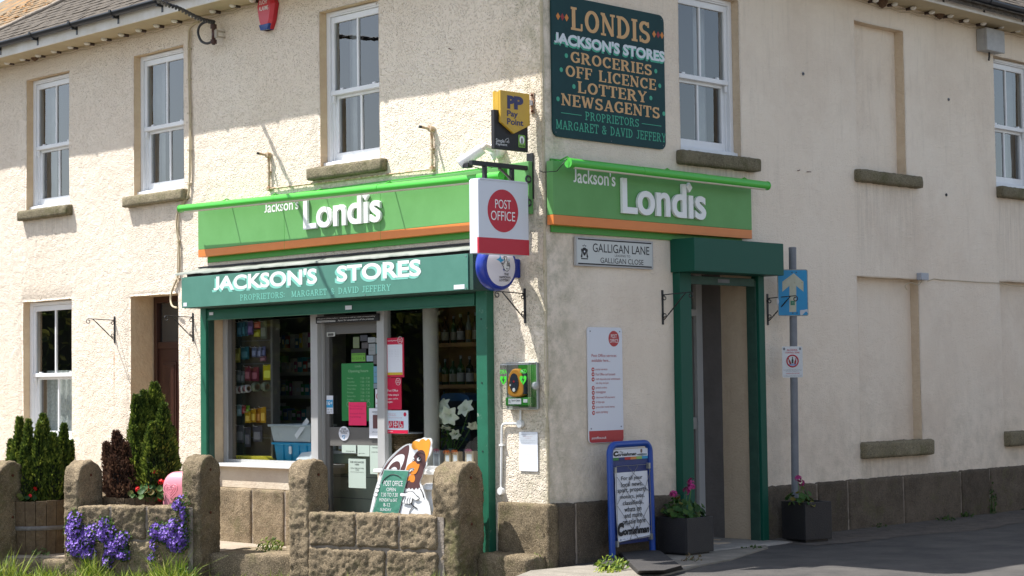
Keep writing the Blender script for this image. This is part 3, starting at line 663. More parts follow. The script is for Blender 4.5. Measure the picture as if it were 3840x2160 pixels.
slope(FL, zr0L, [(-12.6, -.46), (-10.08, -.46), (-6.32, 3.3), (-12.6, 3.3)], 'roof', m_slatel, -.03)
def slates(fr, z0, parent, xr, rows, clip, mt, wd=.26, gauge=.135, y0=-.5, jit=.004, cap=150):
    rng = random.Random(3); protos = []
    for q in range(4):
        mbp = MB(); w2 = wd - .008 - .01 * rng.random(); Ls = gauge * 1.9; t = .009 + .004 * rng.random()
        k = PIT
        cs = 1 / math.sqrt(1 + k * k); sn = k * cs
        def up(u, h): return (u * cs - h * sn, u * sn + h * cs)
        n_ = 3
        front = [(i / n_ * w2, 0 + .006 * rng.random()) for i in range(n_ + 1)]
        top = [(x, *up(u, t + .004 * rng.random())) for x, u in front] + [(w2, *up(Ls, 0.002)), (0, *up(Ls, 0.002))]
        bot = [(x, *up(u, 0)) for x, u in front]
        vs = top + bot; nf = n_ + 1
        fs = [tuple(range(nf + 2))] + [(i, nf + 2 + i, nf + 2 + i + 1, i + 1) for i in range(n_)] + [(0, nf + 1, nf + 2), (nf - 1, nf + 2 + nf - 1, nf)]
        mbp.add(vs, fs); me = bpy.data.meshes.new('slate'); me.from_pydata(mbp.v, [], mbp.f); me.materials.append(mt); protos.append(me)
    cnt = 0
    cs = 1 / math.sqrt(1 + PIT ** 2)
    for r_ in range(rows):
        y = y0 + r_ * gauge * cs; x = xr[0] + (wd / 2 if r_ % 2 else 0)
        while x < xr[1]:
            if clip(x, y):
                o = bpy.data.objects.new('slate', protos[rng.randrange(4)]); col.objects.link(o); o.parent = parent
                o.matrix_basis = fr.M @ Matrix.Translation((x + rng.uniform(-jit, jit), y + rng.uniform(-.006, .006), z0 + PIT * (y + .46) + .006)) @ Matrix.Rotation(rng.uniform(-.02, .02), 4, 'Z')
                cnt += 1
            x += wd
    return cnt
slates(FL, zr0L, rfL, (-10.0, -4.8), 16, lambda x, y: x - .0 > -10.08 + (y + .46) + .02 and x < -4.6 - (y + .46) * 2.6, m_slate)
slates(FL, zr0L - .02, rfL, (-11.0, -8.2), 22, lambda x, y: x + .26 < -10.08 + (y + .46) - .02, m_slatel)
slates(FRT, zr0R - .07, rfR, (6.2, 9.6), 9, lambda x, y: x > 6.2 + (y + .46) * 1.2, m_slate)
# mortared hip line and lumpy lichened stones beyond it
mb = MB(); mb.tube([tuple(FL.w(-10.08 + d, -.46 + d, zr0L + PIT * d + .02 + .006 * math.sin(d * 30))) for d in [i * .12 for i in range(32)]], .035, 8)
mb.build('hip_mortar', m_mortar, rfL)
def lumps():
    rng = random.Random(5); mb = MB()
    for i in range(260):
        x = rng.uniform(-11.4, -8.4); y = rng.uniform(-.3, 2.2)
        if x > -10.08 + (y + .46) - .05 or x < -10.98 + .05 * y: continue
        zz = zr0L + PIT * (y + .46); s_ = rng.uniform(.02, .05); a = rng.random() * 3
        c, s2 = math.cos(a) * s_, math.sin(a) * s_
        mb.add([tuple(FL.w(x + c, y + s2, zz + .01)), tuple(FL.w(x - s2, y + c, zz + .01)), tuple(FL.w(x - c, y - s2, zz - .01)), tuple(FL.w(x + s2, y - c, zz - .01)), tuple(FL.w(x, y, zz + s_ * .35))], [(0, 1, 4), (1, 2, 4), (2, 3, 4), (3, 0, 4)], rng.randrange(2))
    o = mb.build('stone_slates', [m_slatel, mat('orange_lichen', (.34, .15, .03), .95, (.22, .14, .07), 20)], rfL, kind='stuff')
lumps()

# ------------------------------------------------------------------ house door on the left
dr = fr_part(MB().box(-6.55, -6.49, .30, .37, 0, 2.65).box(-5.70, -5.642, .30, .37, 0, 2.65).box(-6.49, -5.70, .30, .37, 2.58, 2.65).box(-6.49, -5.70, .31, .37, 2.05, 2.13), 'door', m_brown, FL, bevel=.004, label='dark brown panelled house door with fanlight')
fr_part(MB().box(-6.49, -5.70, .325, .36, .03, 2.05), 'door_leaf', m_brown, FL, dr)
for a, b, c, d in ((-6.40, -6.13, .95, 1.9), (-6.06, -5.79, .95, 1.9), (-6.40, -6.13, .2, .82), (-6.06, -5.79, .2, .82)):
    fr_part(MB().box(a, b, .312, .325, c, d).box(a + .03, b - .03, .304, .312, c + .03, d - .03), 'door_panel', m_brown, FL, dr, bevel=.006)
fr_part(MB().add([(-6.49, .34, 2.13), (-5.70, .34, 2.13), (-5.70, .34, 2.58), (-6.49, .34, 2.58)], [(0, 1, 2, 3)]), 'fanlight', m_glassS, FL, dr)
fr_part(MB().box(-6.58, -5.64, .371, .40, -.1, 2.66), 'door_backing', m_dark, FL, dr)
fr_part(rough_block(-6.75, -5.5, -.28, .3, -.3, .02, .008, .06, 6, 3, .02), 'door_step', m_gran, FL)

# ================================================================== SHOP FRONT (part of the building)
YW = .15
fr_part(solid(-5.0, -3.36, .02, .22, .545, .765), 'stall_riser', m_plaster, FL, bevel=.004)
fr_part(solid(-2.32, -.86, .02, .22, .545, .765), 'stall_riser', m_plaster, FL, bevel=.004)
fr_part(solid(-5.0, -3.36, .03, .22, -.1, .545), 'stall_riser', m_plaster, FL); fr_part(solid(-2.22, -.86, .03, .22, -.1, .545), 'stall_riser', m_plaster, FL)
sf = fr_part(MB().box(-4.995, -4.93, YW - .01, YW + .05, .80, 2.5).box(-4.93, -3.47, YW, YW + .05, .80, .835), 'shop_window', m_alu, FL, bevel=.003, label='left shop window with hanging stationery behind the glass')
fr_part(MB().box(-4.93, -4.87, YW + .01, YW + .06, .835, 2.5), 'inner_frame', m_frame, FL, sf)
fr_part(MB().box(-5.0, -3.35, -.035, YW + .05, .766, .80), 'window_board', m_whitep, FL, sf, bevel=.005)
fr_part(MB().add([(-4.93, YW + .02, .835), (-3.47, YW + .02, .835), (-3.47, YW + .02, 2.5), (-4.93, YW + .02, 2.5)], [(0, 1, 2, 3)]), 'pane', m_glassS, FL, sf)
sf2 = fr_part(MB().box(-2.322, -.86, YW, YW + .05, .80, .835).box(-.90, -.86, YW, YW + .05, .835, 2.5), 'shop_window', m_alu, FL, bevel=.003, label='right shop window with lilies in front of bottle shelves')
fr_part(MB().box(-2.32, -.86, -.035, YW + .05, .766, .80), 'window_board', m_whitep, FL, sf2, bevel=.005)
fr_part(MB().add([(-2.322, YW + .02, .835), (-.90, YW + .02, .835), (-.90, YW + .02, 2.5), (-2.322, YW + .02, 2.5)], [(0, 1, 2, 3)]), 'pane', m_glassS, FL, sf2)
for a, b in ((-3.465, -3.353), (-2.43, -2.322)):
    fr_part(MB().box(a, b, YW - .03, YW + .06, .0, 2.5), 'door_post', m_alu, FL, bevel=.004)
fr_part(MB().lathe((-1.87, .33, 0), [(.078, .7), (.075, 1.6), (.078, 2.6)], 20), 'column', mat('column_paint', (.50, .47, .42), .7), FL)
# shop door
sd = fr_part(MB().box(-3.35, -3.27, .20, .25, .02, 2.27).box(-2.50, -2.43, .20, .25, .02, 2.27).box(-3.27, -2.50, .20, .25, 2.13, 2.27).box(-3.27, -2.50, .20, .25, 1.0, 1.19).box(-3.27, -2.50, .20, .25, .02, .12), 'shop_door', m_frame, FL, bevel=.004, label='grey brown glazed shop door covered in notices')
fr_part(MB().box(-3.345, -3.332, .17, .20, .1, 2.25), 'door_strip', m_alu, FL, sd)
for a, b in ((1.19, 2.13), (.12, 1.0)): fr_part(MB().add([(-3.27, .22, a), (-2.50, .22, a), (-2.50, .22, b), (-3.27, .22, b)], [(0, 1, 2, 3)]), 'pane', m_glassS, FL, sd)
fr_part(rough_block(-3.36, -2.2, -.30, .24, -.3, .03, .006, .06, 6, 9, .02), 'door_step', m_gran, FL)
# shutter guides, bottom bar and hood of the front
gd = fr_part(MB().box(-5.088, -4.985, -.09, .02, .10, 2.47), 'shutter_guide', m_dgreen, FL, bevel=.004)
fr_part(MB().box(-4.985, -4.972, -.06, .01, .10, 2.44), 'guide_channel', m_darkg, FL, gd)
gd = fr_part(MB().box(-.80, -.66, -.09, .04, -.10, 2.50), 'shutter_guide', m_dgreenw, FL, bevel=.004, label='worn green shutter guide with flaking paint')
fr_part(MB().box(-.835, -.80, -.05, .14, -.10, 2.44), 'guide_channel', m_dgreen, FL, gd)
for z in (.35, 1.0, 1.62, 2.2): fr_part(MB().disc(-.73, z, .008, -.094, -.088, n=8), 'bolt', m_black, FL, gd)
sb = fr_part(MB().box(-4.985, -.835, -.075, -.045, 2.33, 2.44).box(-4.985, -.835, -.082, -.04, 2.325, 2.345), 'shutter_bar', m_dgreen, FL, bevel=.004)
for k in range(3): fr_part(MB().box(-4.985, -.835, -.066 + .004 * k, -.05, 2.442 + k * .04, 2.478 + k * .04), 'shutter_slat', m_darkg, FL, sb, bevel=.004)
fr_part(MB().box(-2.66, -2.56, -.0845, -.0825, 2.355, 2.395).box(-4.93, -4.86, -.0845, -.0825, 2.38, 2.41), 'maker_label', m_paper, FL, sb)
hd = fr_part(MB().prism([(0, 0)] * 0 or [(-5.10, 2.455), (-.62, 2.455), (-.62, 2.79), (-5.10, 2.79)], -.29, .005), 'shutter_hood', m_darkg, FL, bevel=.004)
fl = MB(); n = 60
for i in range(n + 1):
    x = -5.25 + 4.6 * i / n; wv = .006 * fbm(x * 4, 1, 0, 2)
    for y, z in ((.0, 2.90 + wv), (-.10, 2.875 + wv), (-.297, 2.838 + wv), (-.302, 2.815 + 2 * wv)): fl.v.append((x, y, z))
for i in range(n):
    for j in range(3): q = 4 * i + j; fl.f.append((q, q + 1, q + 5, q + 4)[::-1]); fl.mi.append(0); fl.sm.append(True)
fr_part(fl, 'lead_flashing', mat('weathered_flashing', (.25, .26, .23), .6, (.14, .17, .14), 6, dirt=(.07, .12, .09), ds=16, dth=.60), FL)
fr_part(MB().box(-5.22, -.62, -.02, .0, 2.90, 2.915), 'flashing_joint', m_black, FL)
fr_part(MB().box(-5.10, -.62, -.25, -.12, 2.79, 2.835), 'hood_packing', m_black, FL)
# door hood and guides on the side
hb = fr_part(MB().box(1.715, 3.11, -.30, -.002, 2.645, 2.962), 'shutter_hood', m_boxgreen, FRT, bevel=.005)
fr_part(MB().box(1.745, 1.915, -.09, .0, .0, 2.644), 'shutter_guide', m_boxgreen, FRT, bevel=.004)
fr_part(MB().box(1.915, 1.935, -.05, .05, .0, 2.6), 'guide_channel', m_darkg, FRT)
fr_part(MB().box(2.965, 3.06, -.09, .0, .0, 2.644), 'shutter_guide', m_boxgreen, FRT, bevel=.004)
fr_part(MB().box(2.945, 2.965, -.06, .05, .0, 2.6), 'guide_channel', m_darkg, FRT)
sb2 = fr_part(MB().box(1.935, 2.945, -.06, -.03, 2.54, 2.62), 'shutter_bar', m_darkg, FRT, bevel=.004)
fr_part(MB().box(2.36, 2.54, -.0625, -.0605, 2.565, 2.60), 'maker_label', m_grey, FRT, sb2)
# deep doorway of the side entrance
mb = MB().add([(3.0, .42, .02), (3.0, .70, .02), (3.0, .70, 2.72), (3.0, .42, 2.72)], [(0, 1, 2, 3)][::-1] and [(3, 2, 1, 0)])
fr_part(mb, 'doorway_side', mat('grey_lining', (.20, .18, .17), .8, (.16, .145, .135), 4, bump=.5, bs=30), FRT)
fr_part(MB().add([(1.93, .42, .02), (1.93, .70, .02), (1.93, .70, 2.72), (1.93, .42, 2.72)], [(0, 1, 2, 3)]), 'doorway_side', m_plaster, FRT)
fr_part(MB().add([(1.93, .42, 2.70), (3.0, .42, 2.70), (3.0, .70, 2.70), (1.93, .70, 2.70)], [(0, 1, 2, 3)]), 'doorway_ceiling', m_plaster, FRT)
ed = fr_part(MB().box(2.905, 2.998, .66, .72, .03, 2.70).box(1.93, 1.99, .66, .72, .03, 2.70).box(1.99, 2.905, .66, .72, 2.27, 2.34), 'entrance_door', mat('dull_upvc', (.55, .55, .54), .4), FRT, bevel=.004, label='side entrance door frame standing open')
fr_part(MB().box(2.875, 2.904, .70, .745, .05, 2.26).box(1.99, 2.09, .70, .745, .05, 2.26).box(2.09, 2.80, .70, .745, .05, .2).box(2.09, 2.80, .70, .745, 2.15, 2.26), 'door_leaf', m_frame, FRT, ed, bevel=.004)
fr_part(MB().box(2.80, 2.86, .64, .70, 1.12, 1.24), 'door_handle', m_alu, FRT, ed, bevel=.006)
fr_part(MB().add([(2.09, .72, .2), (2.80, .72, .2), (2.80, .72, 2.15), (2.09, .72, 2.15)], [(0, 1, 2, 3)]), 'pane', m_glassS, FRT, ed)
fr_part(MB().add([(1.99, .70, 2.34), (2.905, .70, 2.34), (2.905, .70, 2.70), (1.99, .70, 2.70)], [(0, 1, 2, 3)]), 'fanlight', m_glassS, FRT, ed)
fr_part(MB().box(2.82, 2.885, .76, .765, .2, 2.0), 'inside_poster', m_redd, FRT, ed); fr_part(MB().box(2.70, 2.90, .765, .768, 1.85, 2.05), 'inside_poster', m_red, FRT, ed)
fr_part(MB().box(1.6, 3.4, .77, .79, .0, 2.8), 'door_backing', m_dark, FRT)
fr_part(rough_block(1.85, 3.12, -.34, .74, -.2, .022, .004, .08, 6, 12, .015), 'door_step', mat('worn_concrete', (.26, .24, .21), .9, (.34, .32, .28), 5, bump=1.2, bs=60), FRT)

# interior of the shop
it = MB().box(-6.6, -.75, .43, 2.9, -.02, 2.62); it.f.pop(2); it.mi.pop(2); it.sm.pop(2); it.box(-6.6, -5.03, .42, .43, -.02, 2.62).box(-5.04, -5.03, .2, .43, -.02, 2.62).box(-5.03, -.75, .2, .43, 2.60, 2.62).box(-5.03, -.75, .245, .43, -.02, 0)
fr_part(it, 'shop_interior', mat('shop_inside', (.045, .04, .035), .9), FL)
fr_part(MB().box(-5.4, -5.0, .2, .21, 0, 2.6).box(-.86, -.75, .2, .21, 0, 2.6), 'interior_return', m_dark, FL)
fr_part(MB().box(-4.93, -3.47, .20, .75, .70, .80), 'display_shelf', mat('display_board', (.35, .28, .2), .7), FL)
fr_part(MB().box(-2.32, -.9, .20, .85, .70, .80), 'display_shelf', mat('display_board', (.35, .28, .2), .7), FL)
fr_part(MB().box(-4.1, -2.75, .62, .66, .0, .90), 'counter_front', mat('pale_green_block', (.50, .56, .46), .8), FL, label='pale green painted block counter front')
for z in (.22, .44, .66):
    fr_part(MB().box(-4.1, -2.75, .617, .6185, z, z + .006), 'counter_joint', m_grey, FL)
fr_part(MB().box(-4.1, -2.7, .58, .95, .90, .93), 'counter_top', m_whitep, FL)

for i, (x, w_, h_, c, lab) in enumerate(((-3.98, .16, .08, (.03, .25, .5), 'bright blue box of sweets on the counter behind the door'), (-3.80, .14, .16, (.4, .42, .4), 'white leaflet holder on the counter behind the door'), (-3.62, .16, .10, (.45, .35, .06), 'yellow tray of sweets on the counter behind the door'), (-3.42, .12, .20, (.12, .25, .12), 'green charity box on the counter behind the door'), (-3.26, .15, .12, (.35, .05, .05), 'red sweet box on the counter behind the door'))):
    t = thing('counter_box', lab, 'box', FL, (x, .66, .93)); MB().box(x, x + w_, .60, .72, .932, .932 + h_).build('carton', mat('cbox_%d' % i, c, .5), t, bevel=.003); MB().box(x + .015, x + w_ - .015, .597, .60, .945, .93 + h_ * .7).build('print', m_paper, t)
# ================================================================== HANGING STOCK behind the left window
Z1 = Z(820, 1150, 2.415)
def pack(cx, cy, w_, h_, dep, colr, lab, tilt=0., grp=None, name='hanging_pack', cat='packet', th=.012):
    x, z = at(FL, Z1(cx, cy), -dep); w2, h2 = w_ / 2.415 / 235, h_ / 2.415 / 365
    o = thing(name, lab, cat, FL, (x, dep, z), grp)
    o.rotation_euler.rotate_axis('Y', tilt) if tilt else None
    c = mat('pack_%02d%02d%02d' % tuple(int(q * 99) for q in colr), colr, .35)
    mb = MB().box(x - w2 / 2, x + w2 / 2, dep, dep + th, z - h2 / 2, z + h2 / 2); mb.build('card', c, o, bevel=.002)
    mb = MB().rrect(x - w2 * .34, x + w2 * .34, z - h2 * .36, z + h2 * .12, min(w2, h2) * .1, dep - .006, dep)
    c2 = tuple(min(.8, q * 1.8 + .10) for q in colr); mb.build('blister', mat('pack_%02d%02d%02d' % tuple(int(q * 99) for q in c2), c2, .2), o)
    mb = MB().tube([(x, dep + .012, z + h2 / 2 - .01), (x, dep - .05, z + h2 / 2 - .004), (x, dep - .055, z + h2 / 2 + .01)], .0025, 5); mb.build('hook', m_alu, o)
    return o
packs = [(185, 205, 45, 140, (.03, .15, .25), 'teal blue carded pack at the far left of the top row of hooks'), (215, 200, 40, 140, (.04, .2, .3), 'blue carded pack, second from the left in the top row of hooks'),
 (245, 195, 40, 150, (.03, .12, .22), 'dark blue carded pack, third from the left in the top row of hooks'), (285, 190, 50, 130, (.12, .07, .25), 'purple carded pack in the top row of hooks'),
 (348, 165, 60, 60, (.55, .12, .08), 'red and yellow card above the yellow pack in the top row'), (345, 240, 62, 70, (.45, .42, .03), 'yellow pack hanging in the top row of hooks'),
 (405, 210, 60, 170, (.10, .11, .08), 'clear plastic bag hanging right of the yellow pack'), (170, 440, 45, 140, (.35, .32, .05), 'tall yellow pack at the left of the second row of hooks'),
 (235, 420, 80, 120, (.02, .13, .17), 'teal pack in the second row of hooks'), (320, 410, 44, 95, (.10, .12, .2), 'grey blue comb pack in the second row'), (362, 412, 44, 95, (.16, .18, .3), 'pale blue brush pack in the second row'),
 (402, 405, 40, 90, (.12, .13, .26), 'blue striped brush pack at the right of the second row'), (400, 470, 60, 50, (.14, .05, .07), 'small dark pink pack under the blue brushes'),
 (178, 630, 36, 120, (.20, .21, .22), 'white torch in clear pack at the left of the third row'), (213, 635, 34, 110, (.22, .23, .24), 'second white torch in clear pack in the third row'),
 (262, 605, 60, 140, (.13, .015, .03), 'dark red pack beside the white torches'), (320, 610, 90, 130, (.17, .02, .04), 'dark red pack of white tubes in the third row'),
 (440, 595, 85, 145, (.50, .42, .01), 'bright yellow bag with black print hanging on the right'),
 (183, 940, 44, 110, (.18, .28, .3), 'pale blue spray pack in the row below the tape'), (222, 930, 40, 80, (.4, .03, .04), 'red pennant shaped pack in the row below the tape'),
 (255, 940, 50, 95, (.22, .40, .03), 'lime green pack in the row below the tape'),
 (262, 1000, 54, 110, (.42, .25, .01), 'leftmost of the amber bags under the tape rolls'), (312, 985, 50, 130, (.48, .26, .01), 'second amber bag from the left under the tape rolls'), (358, 985, 46, 140, (.40, .16, .01), 'darker orange bag between the amber bags'), (402, 980, 48, 150, (.45, .24, .01), 'rightmost of the amber bags under the tape rolls'),
 (190, 1150, 80, 170, (.12, .11, .13), 'large clear bag at the bottom left of the hooks'), (260, 1180, 60, 190, (.09, .08, .10), 'clear bag of dark goods in the bottom row of hooks'), (350, 1150, 90, 150, (.06, .055, .07), 'dark pack in the bottom row of hooks')]
for i, (x, y, w_, h_, c, lab) in enumerate(packs): pack(x, y, w_, h_, .30 + .03 * (i % 3), c, lab, grp='packs hanging on hooks in the left window', th=.01)
# pegboard they hang from
x0, z0 = at(FL, Z1(130, 1360), -.36); x1, z1 = at(FL, Z1(480, 120), -.36)
t = thing('display_rack', 'brown pegboard display rack behind the hanging packs in the left window', 'display rack', FL, (x0, .42, .8))
MB().box(x0, x1, .42, .44, .80, z1).build('pegboard', mat('pegboard', (.11, .085, .06), .8), t)
MB().box(x0 - .02, x0 + .015, .28, .44, .80, z1).build('upright', mat('rack_wood', (.26, .15, .06), .7), t, label='orange brown wooden side upright')
MB().box(x1, x1 + .035, .34, .44, .80, z1).build('upright', m_frame, t)
for z in (1.05, 1.35, 1.6, 1.85, 2.1): MB().box(x0, x1, .412, .42, z, z + .012).build('hook_rail', m_frame, t)
# rolls of tape on a peg
tp = mat('tape_print_white', (.5, .5, .5), .4); tr_ = mat('tape_red', (.42, .02, .03), .4); tg = mat('tape_green_grey', (.16, .18, .12), .4)
for i, (cx, cy, c, lab) in enumerate(((165, 752, tp, 'leftmost roll of white and red parcel tape on the peg'), (206, 748, tp, 'middle roll of white and red parcel tape on the peg'), (248, 742, tp, 'right hand roll of white and red parcel tape on the peg'), (325, 728, tg, 'roll of clear greenish tape beside the red and white rolls'), (415, 724, tg, 'fat roll of grey tape at the right end of the peg'))):
    x, z = at(FL, Z1(cx, cy), -.30); r_ = .042 if i < 3 else .05; w2 = .045 if i < 3 else .06
    t = thing('tape_roll', lab, 'tape roll', FL, (x, .32, z), 'tape rolls on a peg')
    MB().lathe((x - w2 / 2, .32, z), [(r_ * .6, 0), (r_, 0), (r_, w2), (r_ * .6, w2), (r_ * .6, 0)], 20, axis='x').build('tape', c, t)
    MB().lathe((x - w2 / 2, .32, z), [(r_ * .6, .002), (r_ * .52, .002), (r_ * .52, w2 - .002), (r_ * .6, w2 - .002)], 16, axis='x').build('core', mat('card_core', (.2, .13, .07), .8), t)
    if i < 3: MB().text('FRAGILE', x - .013, z - .03, x + .013, z + .03, .32 - r_ - .001, bold=.02).build('lettering', tr_, t)
# clear tub, blue crate, papers, yellow box
def tub(x0, x1, y0, y1, z0, z1, c, name, lab, cat, lip=.02, tp=.03):
    t = thing(name, lab, cat, FL, ((x0 + x1) / 2, (y0 + y1) / 2, z0)); mb = MB()
    lo = [(x0 + tp, y0 + tp * .6), (x1 - tp, y0 + tp * .6), (x1 - tp, y1 - tp * .6), (x0 + tp, y1 - tp * .6)]; hi = [(x0, y0), (x1, y0), (x1, y1), (x0, y1)]
    k = .008; hin = [(x0 + k, y0 + k), (x1 - k, y0 + k), (x1 - k, y1 - k), (x0 + k, y1 - k)]
    vs = [(*p, z0) for p in lo] + [(*p, z1) for p in hi] + [(*p, z1) for p in hin] + [(p[0], p[1], z0 + .01) for p in lo]
    mb.add(vs, [(3, 2, 1, 0), (12, 13, 14, 15)] + [(i, (i + 1) % 4, (i + 1) % 4 + 4, i + 4) for i in range(4)] + [(i + 4, (i + 1) % 4 + 4, (i + 1) % 4 + 8, i + 8) for i in range(4)] + [(i + 8, (i + 1) % 4 + 8, (i + 1) % 4 + 12, i + 12) for i in range(4)])
    mb.build('body', c, t, bevel=.004)
    MB().box(x0 - lip, x1 + lip, y0 - lip, y0 + .004, z1 - .025, z1 - .002).box(x0 - lip, x1 + lip, y1 - .004, y1 + lip, z1 - .025, z1 - .002).box(x0 - lip, x0 + .004, y0, y1, z1 - .025, z1 - .002).box(x1 - .004, x1 + lip, y0, y1, z1 - .025, z1 - .002).build('rim', c, t, bevel=.004)
    return t
m_blue = mat('blue_plastic', (.015, .27, .50), .35); m_clear = mat('milky_plastic', (.42, .47, .50), .3)
xa, _ = at(FL, Z1(500, 1300), -.30); xb, _ = at(FL, Z1(850, 1300), -.30)
t = tub(xa, xb - .02, .30, .58, .80, 1.02, m_blue, 'storage_crate', 'bright blue plastic crate standing on the left window shelf', 'crate')
for q in (.25, .45, .65, .85): MB().box(xa + (xb - xa) * q - .006, xa + (xb - xa) * q + .006, .296, .31, .83, .99).build('rib', m_blue, t)
MB().rrect(xa + .27, xa + .31, .90, .98, .012, .288, .30).build('tag', m_paper, t)
t = tub(xa - .04, xb + .0, .28, .60, 1.025, 1.21, m_clear, 'storage_tub', 'milky see-through plastic tub stacked on the blue crate', 'tub', .018, .035)
for k, (dx, rz, w_, lab) in enumerate(((.0, .75, .10, 'white printed sheet leaning out of the plastic tub'),)):
    p = MB(); x = xb - .12; p.add([(x - .14, .27, 1.10), (x - .10, .268, 1.06), (x + .10, .275, 1.24), (x + .05, .28, 1.28)], [(0, 1, 2, 3)]); o = p.build('paper_sheet', m_paper, None, FL, (x, .27, 1.06), label=lab, cat='paper')
    o.modifiers.new('s', 'SOLIDIFY').thickness = .004
for (px0, px1, pz0, pz1, y, lab) in ((700, 840, 1310, 1385, .255, 'folded white papers lying at the foot of the blue crate'), (815, 855, 1215, 1385, .25, 'white card standing against the door post in the left window')):
    a, c = at(FL, Z1(px0, pz1), -y); b, d = at(FL, Z1(px1, pz0), -y)
    MB().add([(a, y, max(c, .802)), (b, y - .01, max(c, .802)), (b + .0, y + .03, d), (a + .03, y + .05, d - .02), (a, y + .012, max(c, .802)), (b, y + .006, max(c, .802)), (b, y + .04, d), (a + .03, y + .06, d - .02)], [(0, 1, 2, 3), (7, 6, 5, 4), (0, 3, 7, 4), (1, 5, 6, 2), (3, 2, 6, 7)]).build('paper_sheet', m_paper, None, FL, (a, y, .8), label=lab, cat='paper')
a, _ = at(FL, Z1(150, 1340), -.22); b, _ = at(FL, Z1(420, 1340), -.22)
t = thing('yellow_box', 'flat yellow cardboard box lying at the bottom left of the shop window', 'box', FL, (a, .22, .8)); MB().prism([(a, .80), (b - .03, .80), (b, .83), (b - .05, .868), (a, .872)], .22, .36).build('carton', mat('yellow_card', (.50, .42, .03), .5), t)
MB().text('12', a + .06, .82, a + .11, .86, .2185).build('lettering', m_ink, t)
# shelf units with stock at the back
rng = random.Random(11)
ORD = ['zero', 'one', 'two', 'three', 'four', 'five', 'six', 'seven', 'eight', 'nine', 'ten', 'eleven', 'twelve', 'thirteen', 'fourteen', 'fifteen', 'sixteen', 'seventeen', 'eighteen', 'nineteen', 'twenty', 'twenty-one', 'twenty-two']
def shelf_unit(x0, x1, y, zs, lab, colr, lipc):
    t = thing('shelf_unit', lab, 'shelves', FL, ((x0 + x1) / 2, y + .15, .0)); 
    MB().box(x0, x1, y + .30, y + .32, .1, 2.4).box(x0 - .03, x0, y, y + .32, .1, 2.4).box(x1, x1 + .03, y, y + .32, .1, 2.4).build('back_panel', colr, t)
    for z in zs:
        MB().box(x0, x1, y, y + .30, z - .02, z).build('shelf', colr, t); MB().box(x0, x1, y - .012, y, z - .035, z + .005).build('price_strip', lipc, t)
    return t
m_shelf = mat('shelf_metal', (.16, .15, .14), .5); m_strip = mat('price_strip', (.30, .30, .29), .5); m_shwood = mat('shelf_wood', (.22, .12, .04), .6)
zsA = [.95, 1.22, 1.50, 1.76, 2.03]
shelf_unit(-5.75, -4.55, 1.15, zsA, 'grey metal shelf unit of groceries at the back of the left window', m_shelf, m_strip)
cols_ = [(.35, .03, .03), (.03, .12, .35), (.45, .42, .38), (.04, .22, .08), (.5, .38, .03), (.12, .12, .13), (.4, .4, .42), (.3, .06, .2), (.03, .25, .3)]
nm = ['bottom', 'second', 'third', 'fourth', 'top']
for r_, z in enumerate(zsA):
    x = -5.70; k = 0
    while x < -4.66:
        w_ = rng.uniform(.045, .085); h_ = rng.uniform(.11, .20); c = rng.choice(cols_)
        k += 1; cn = ['red', 'blue', 'cream', 'green', 'yellow', 'charcoal', 'light grey', 'purple', 'teal'][cols_.index(c)]
        t = thing('grocery_box', '%s packet, number %s from the left on the %s shelf behind the left window' % (cn, ORD[k], nm[r_]), 'packet', FL, (x, 1.2, z), 'packets on the %s grocery shelf' % nm[r_])
        cm = mat('goods_%02d%02d%02d' % tuple(int(q * 99) for q in c), c, .4)
        MB().box(x, x + w_, 1.17, 1.28, z, z + h_).build('carton', cm, t)
        c2 = tuple(min(.8, .9 - q) for q in c); MB().box(x + .01, x + w_ - .01, 1.168, 1.17, z + h_ * .35, z + h_ * .7).build('print', mat('goods_%02d%02d%02d' % tuple(int(q * 99) for q in c2), c2, .4), t)
        x += w_ + .012
# bottles behind the right window
zsB = [1.33, 1.60, 2.02]; shelf_unit(-2.6, -.78, .95, zsB, 'wooden shelves of bottles behind the right shop window', m_shwood, m_shwood)
bcol = [mat('bottle_dark', (.012, .018, .012), .12), mat('bottle_brown', (.06, .025, .008), .12), mat('bottle_clear', (.16, .18, .18), .1), mat('bottle_green', (.015, .06, .02), .12)]
lcol = [mat('label_cream', (.22, .20, .16), .6), mat('label_white', (.27, .27, .27), .6), mat('label_gold', (.22, .13, .03), .5), mat('label_red', (.2, .02, .02), .6)]
nB = ['lowest', 'middle', 'top']
for r_, z in enumerate(zsB):
    x = -2.52; k = 0
    while x < -.85:
        h_ = (.20, .29, .30)[r_] + rng.uniform(-.03, .02); r2 = rng.uniform(.030, .042); ci = rng.randrange(4); li = rng.randrange(4); k += 1
        t = thing('bottle', '%s bottle with %s label, number %s from the left on the %s bottle shelf' % (['black', 'brown', 'clear', 'dark green'][ci], ['cream', 'white', 'gold', 'red'][li], ORD[k], nB[r_]), 'bottle', FL, (x, 1.02, z), 'bottles on the %s bottle shelf' % nB[r_])
        MB().lathe((x, 1.02, z), [(0, 0), (r2, 0), (r2, h_ * .55), (r2 * .8, h_ * .65), (r2 * .33, h_ * .74), (r2 * .30, h_)], 12).build('glass_body', bcol[ci], t)
        MB().lathe((x, 1.02, z), [(r2 * .36, h_ * .90), (r2 * .36, h_ * 1.005), (0, h_ * 1.01)], 10).build('cap', rng.choice([m_ink, lcol[2], m_redd, lcol[1]]), t)
        MB().lathe((x, 1.02, z), [(r2 + .0012, h_ * .12), (r2 + .0012, h_ * .42)], 12).build('label', lcol[li], t)
        x += r2 * 2 + rng.uniform(.012, .05)
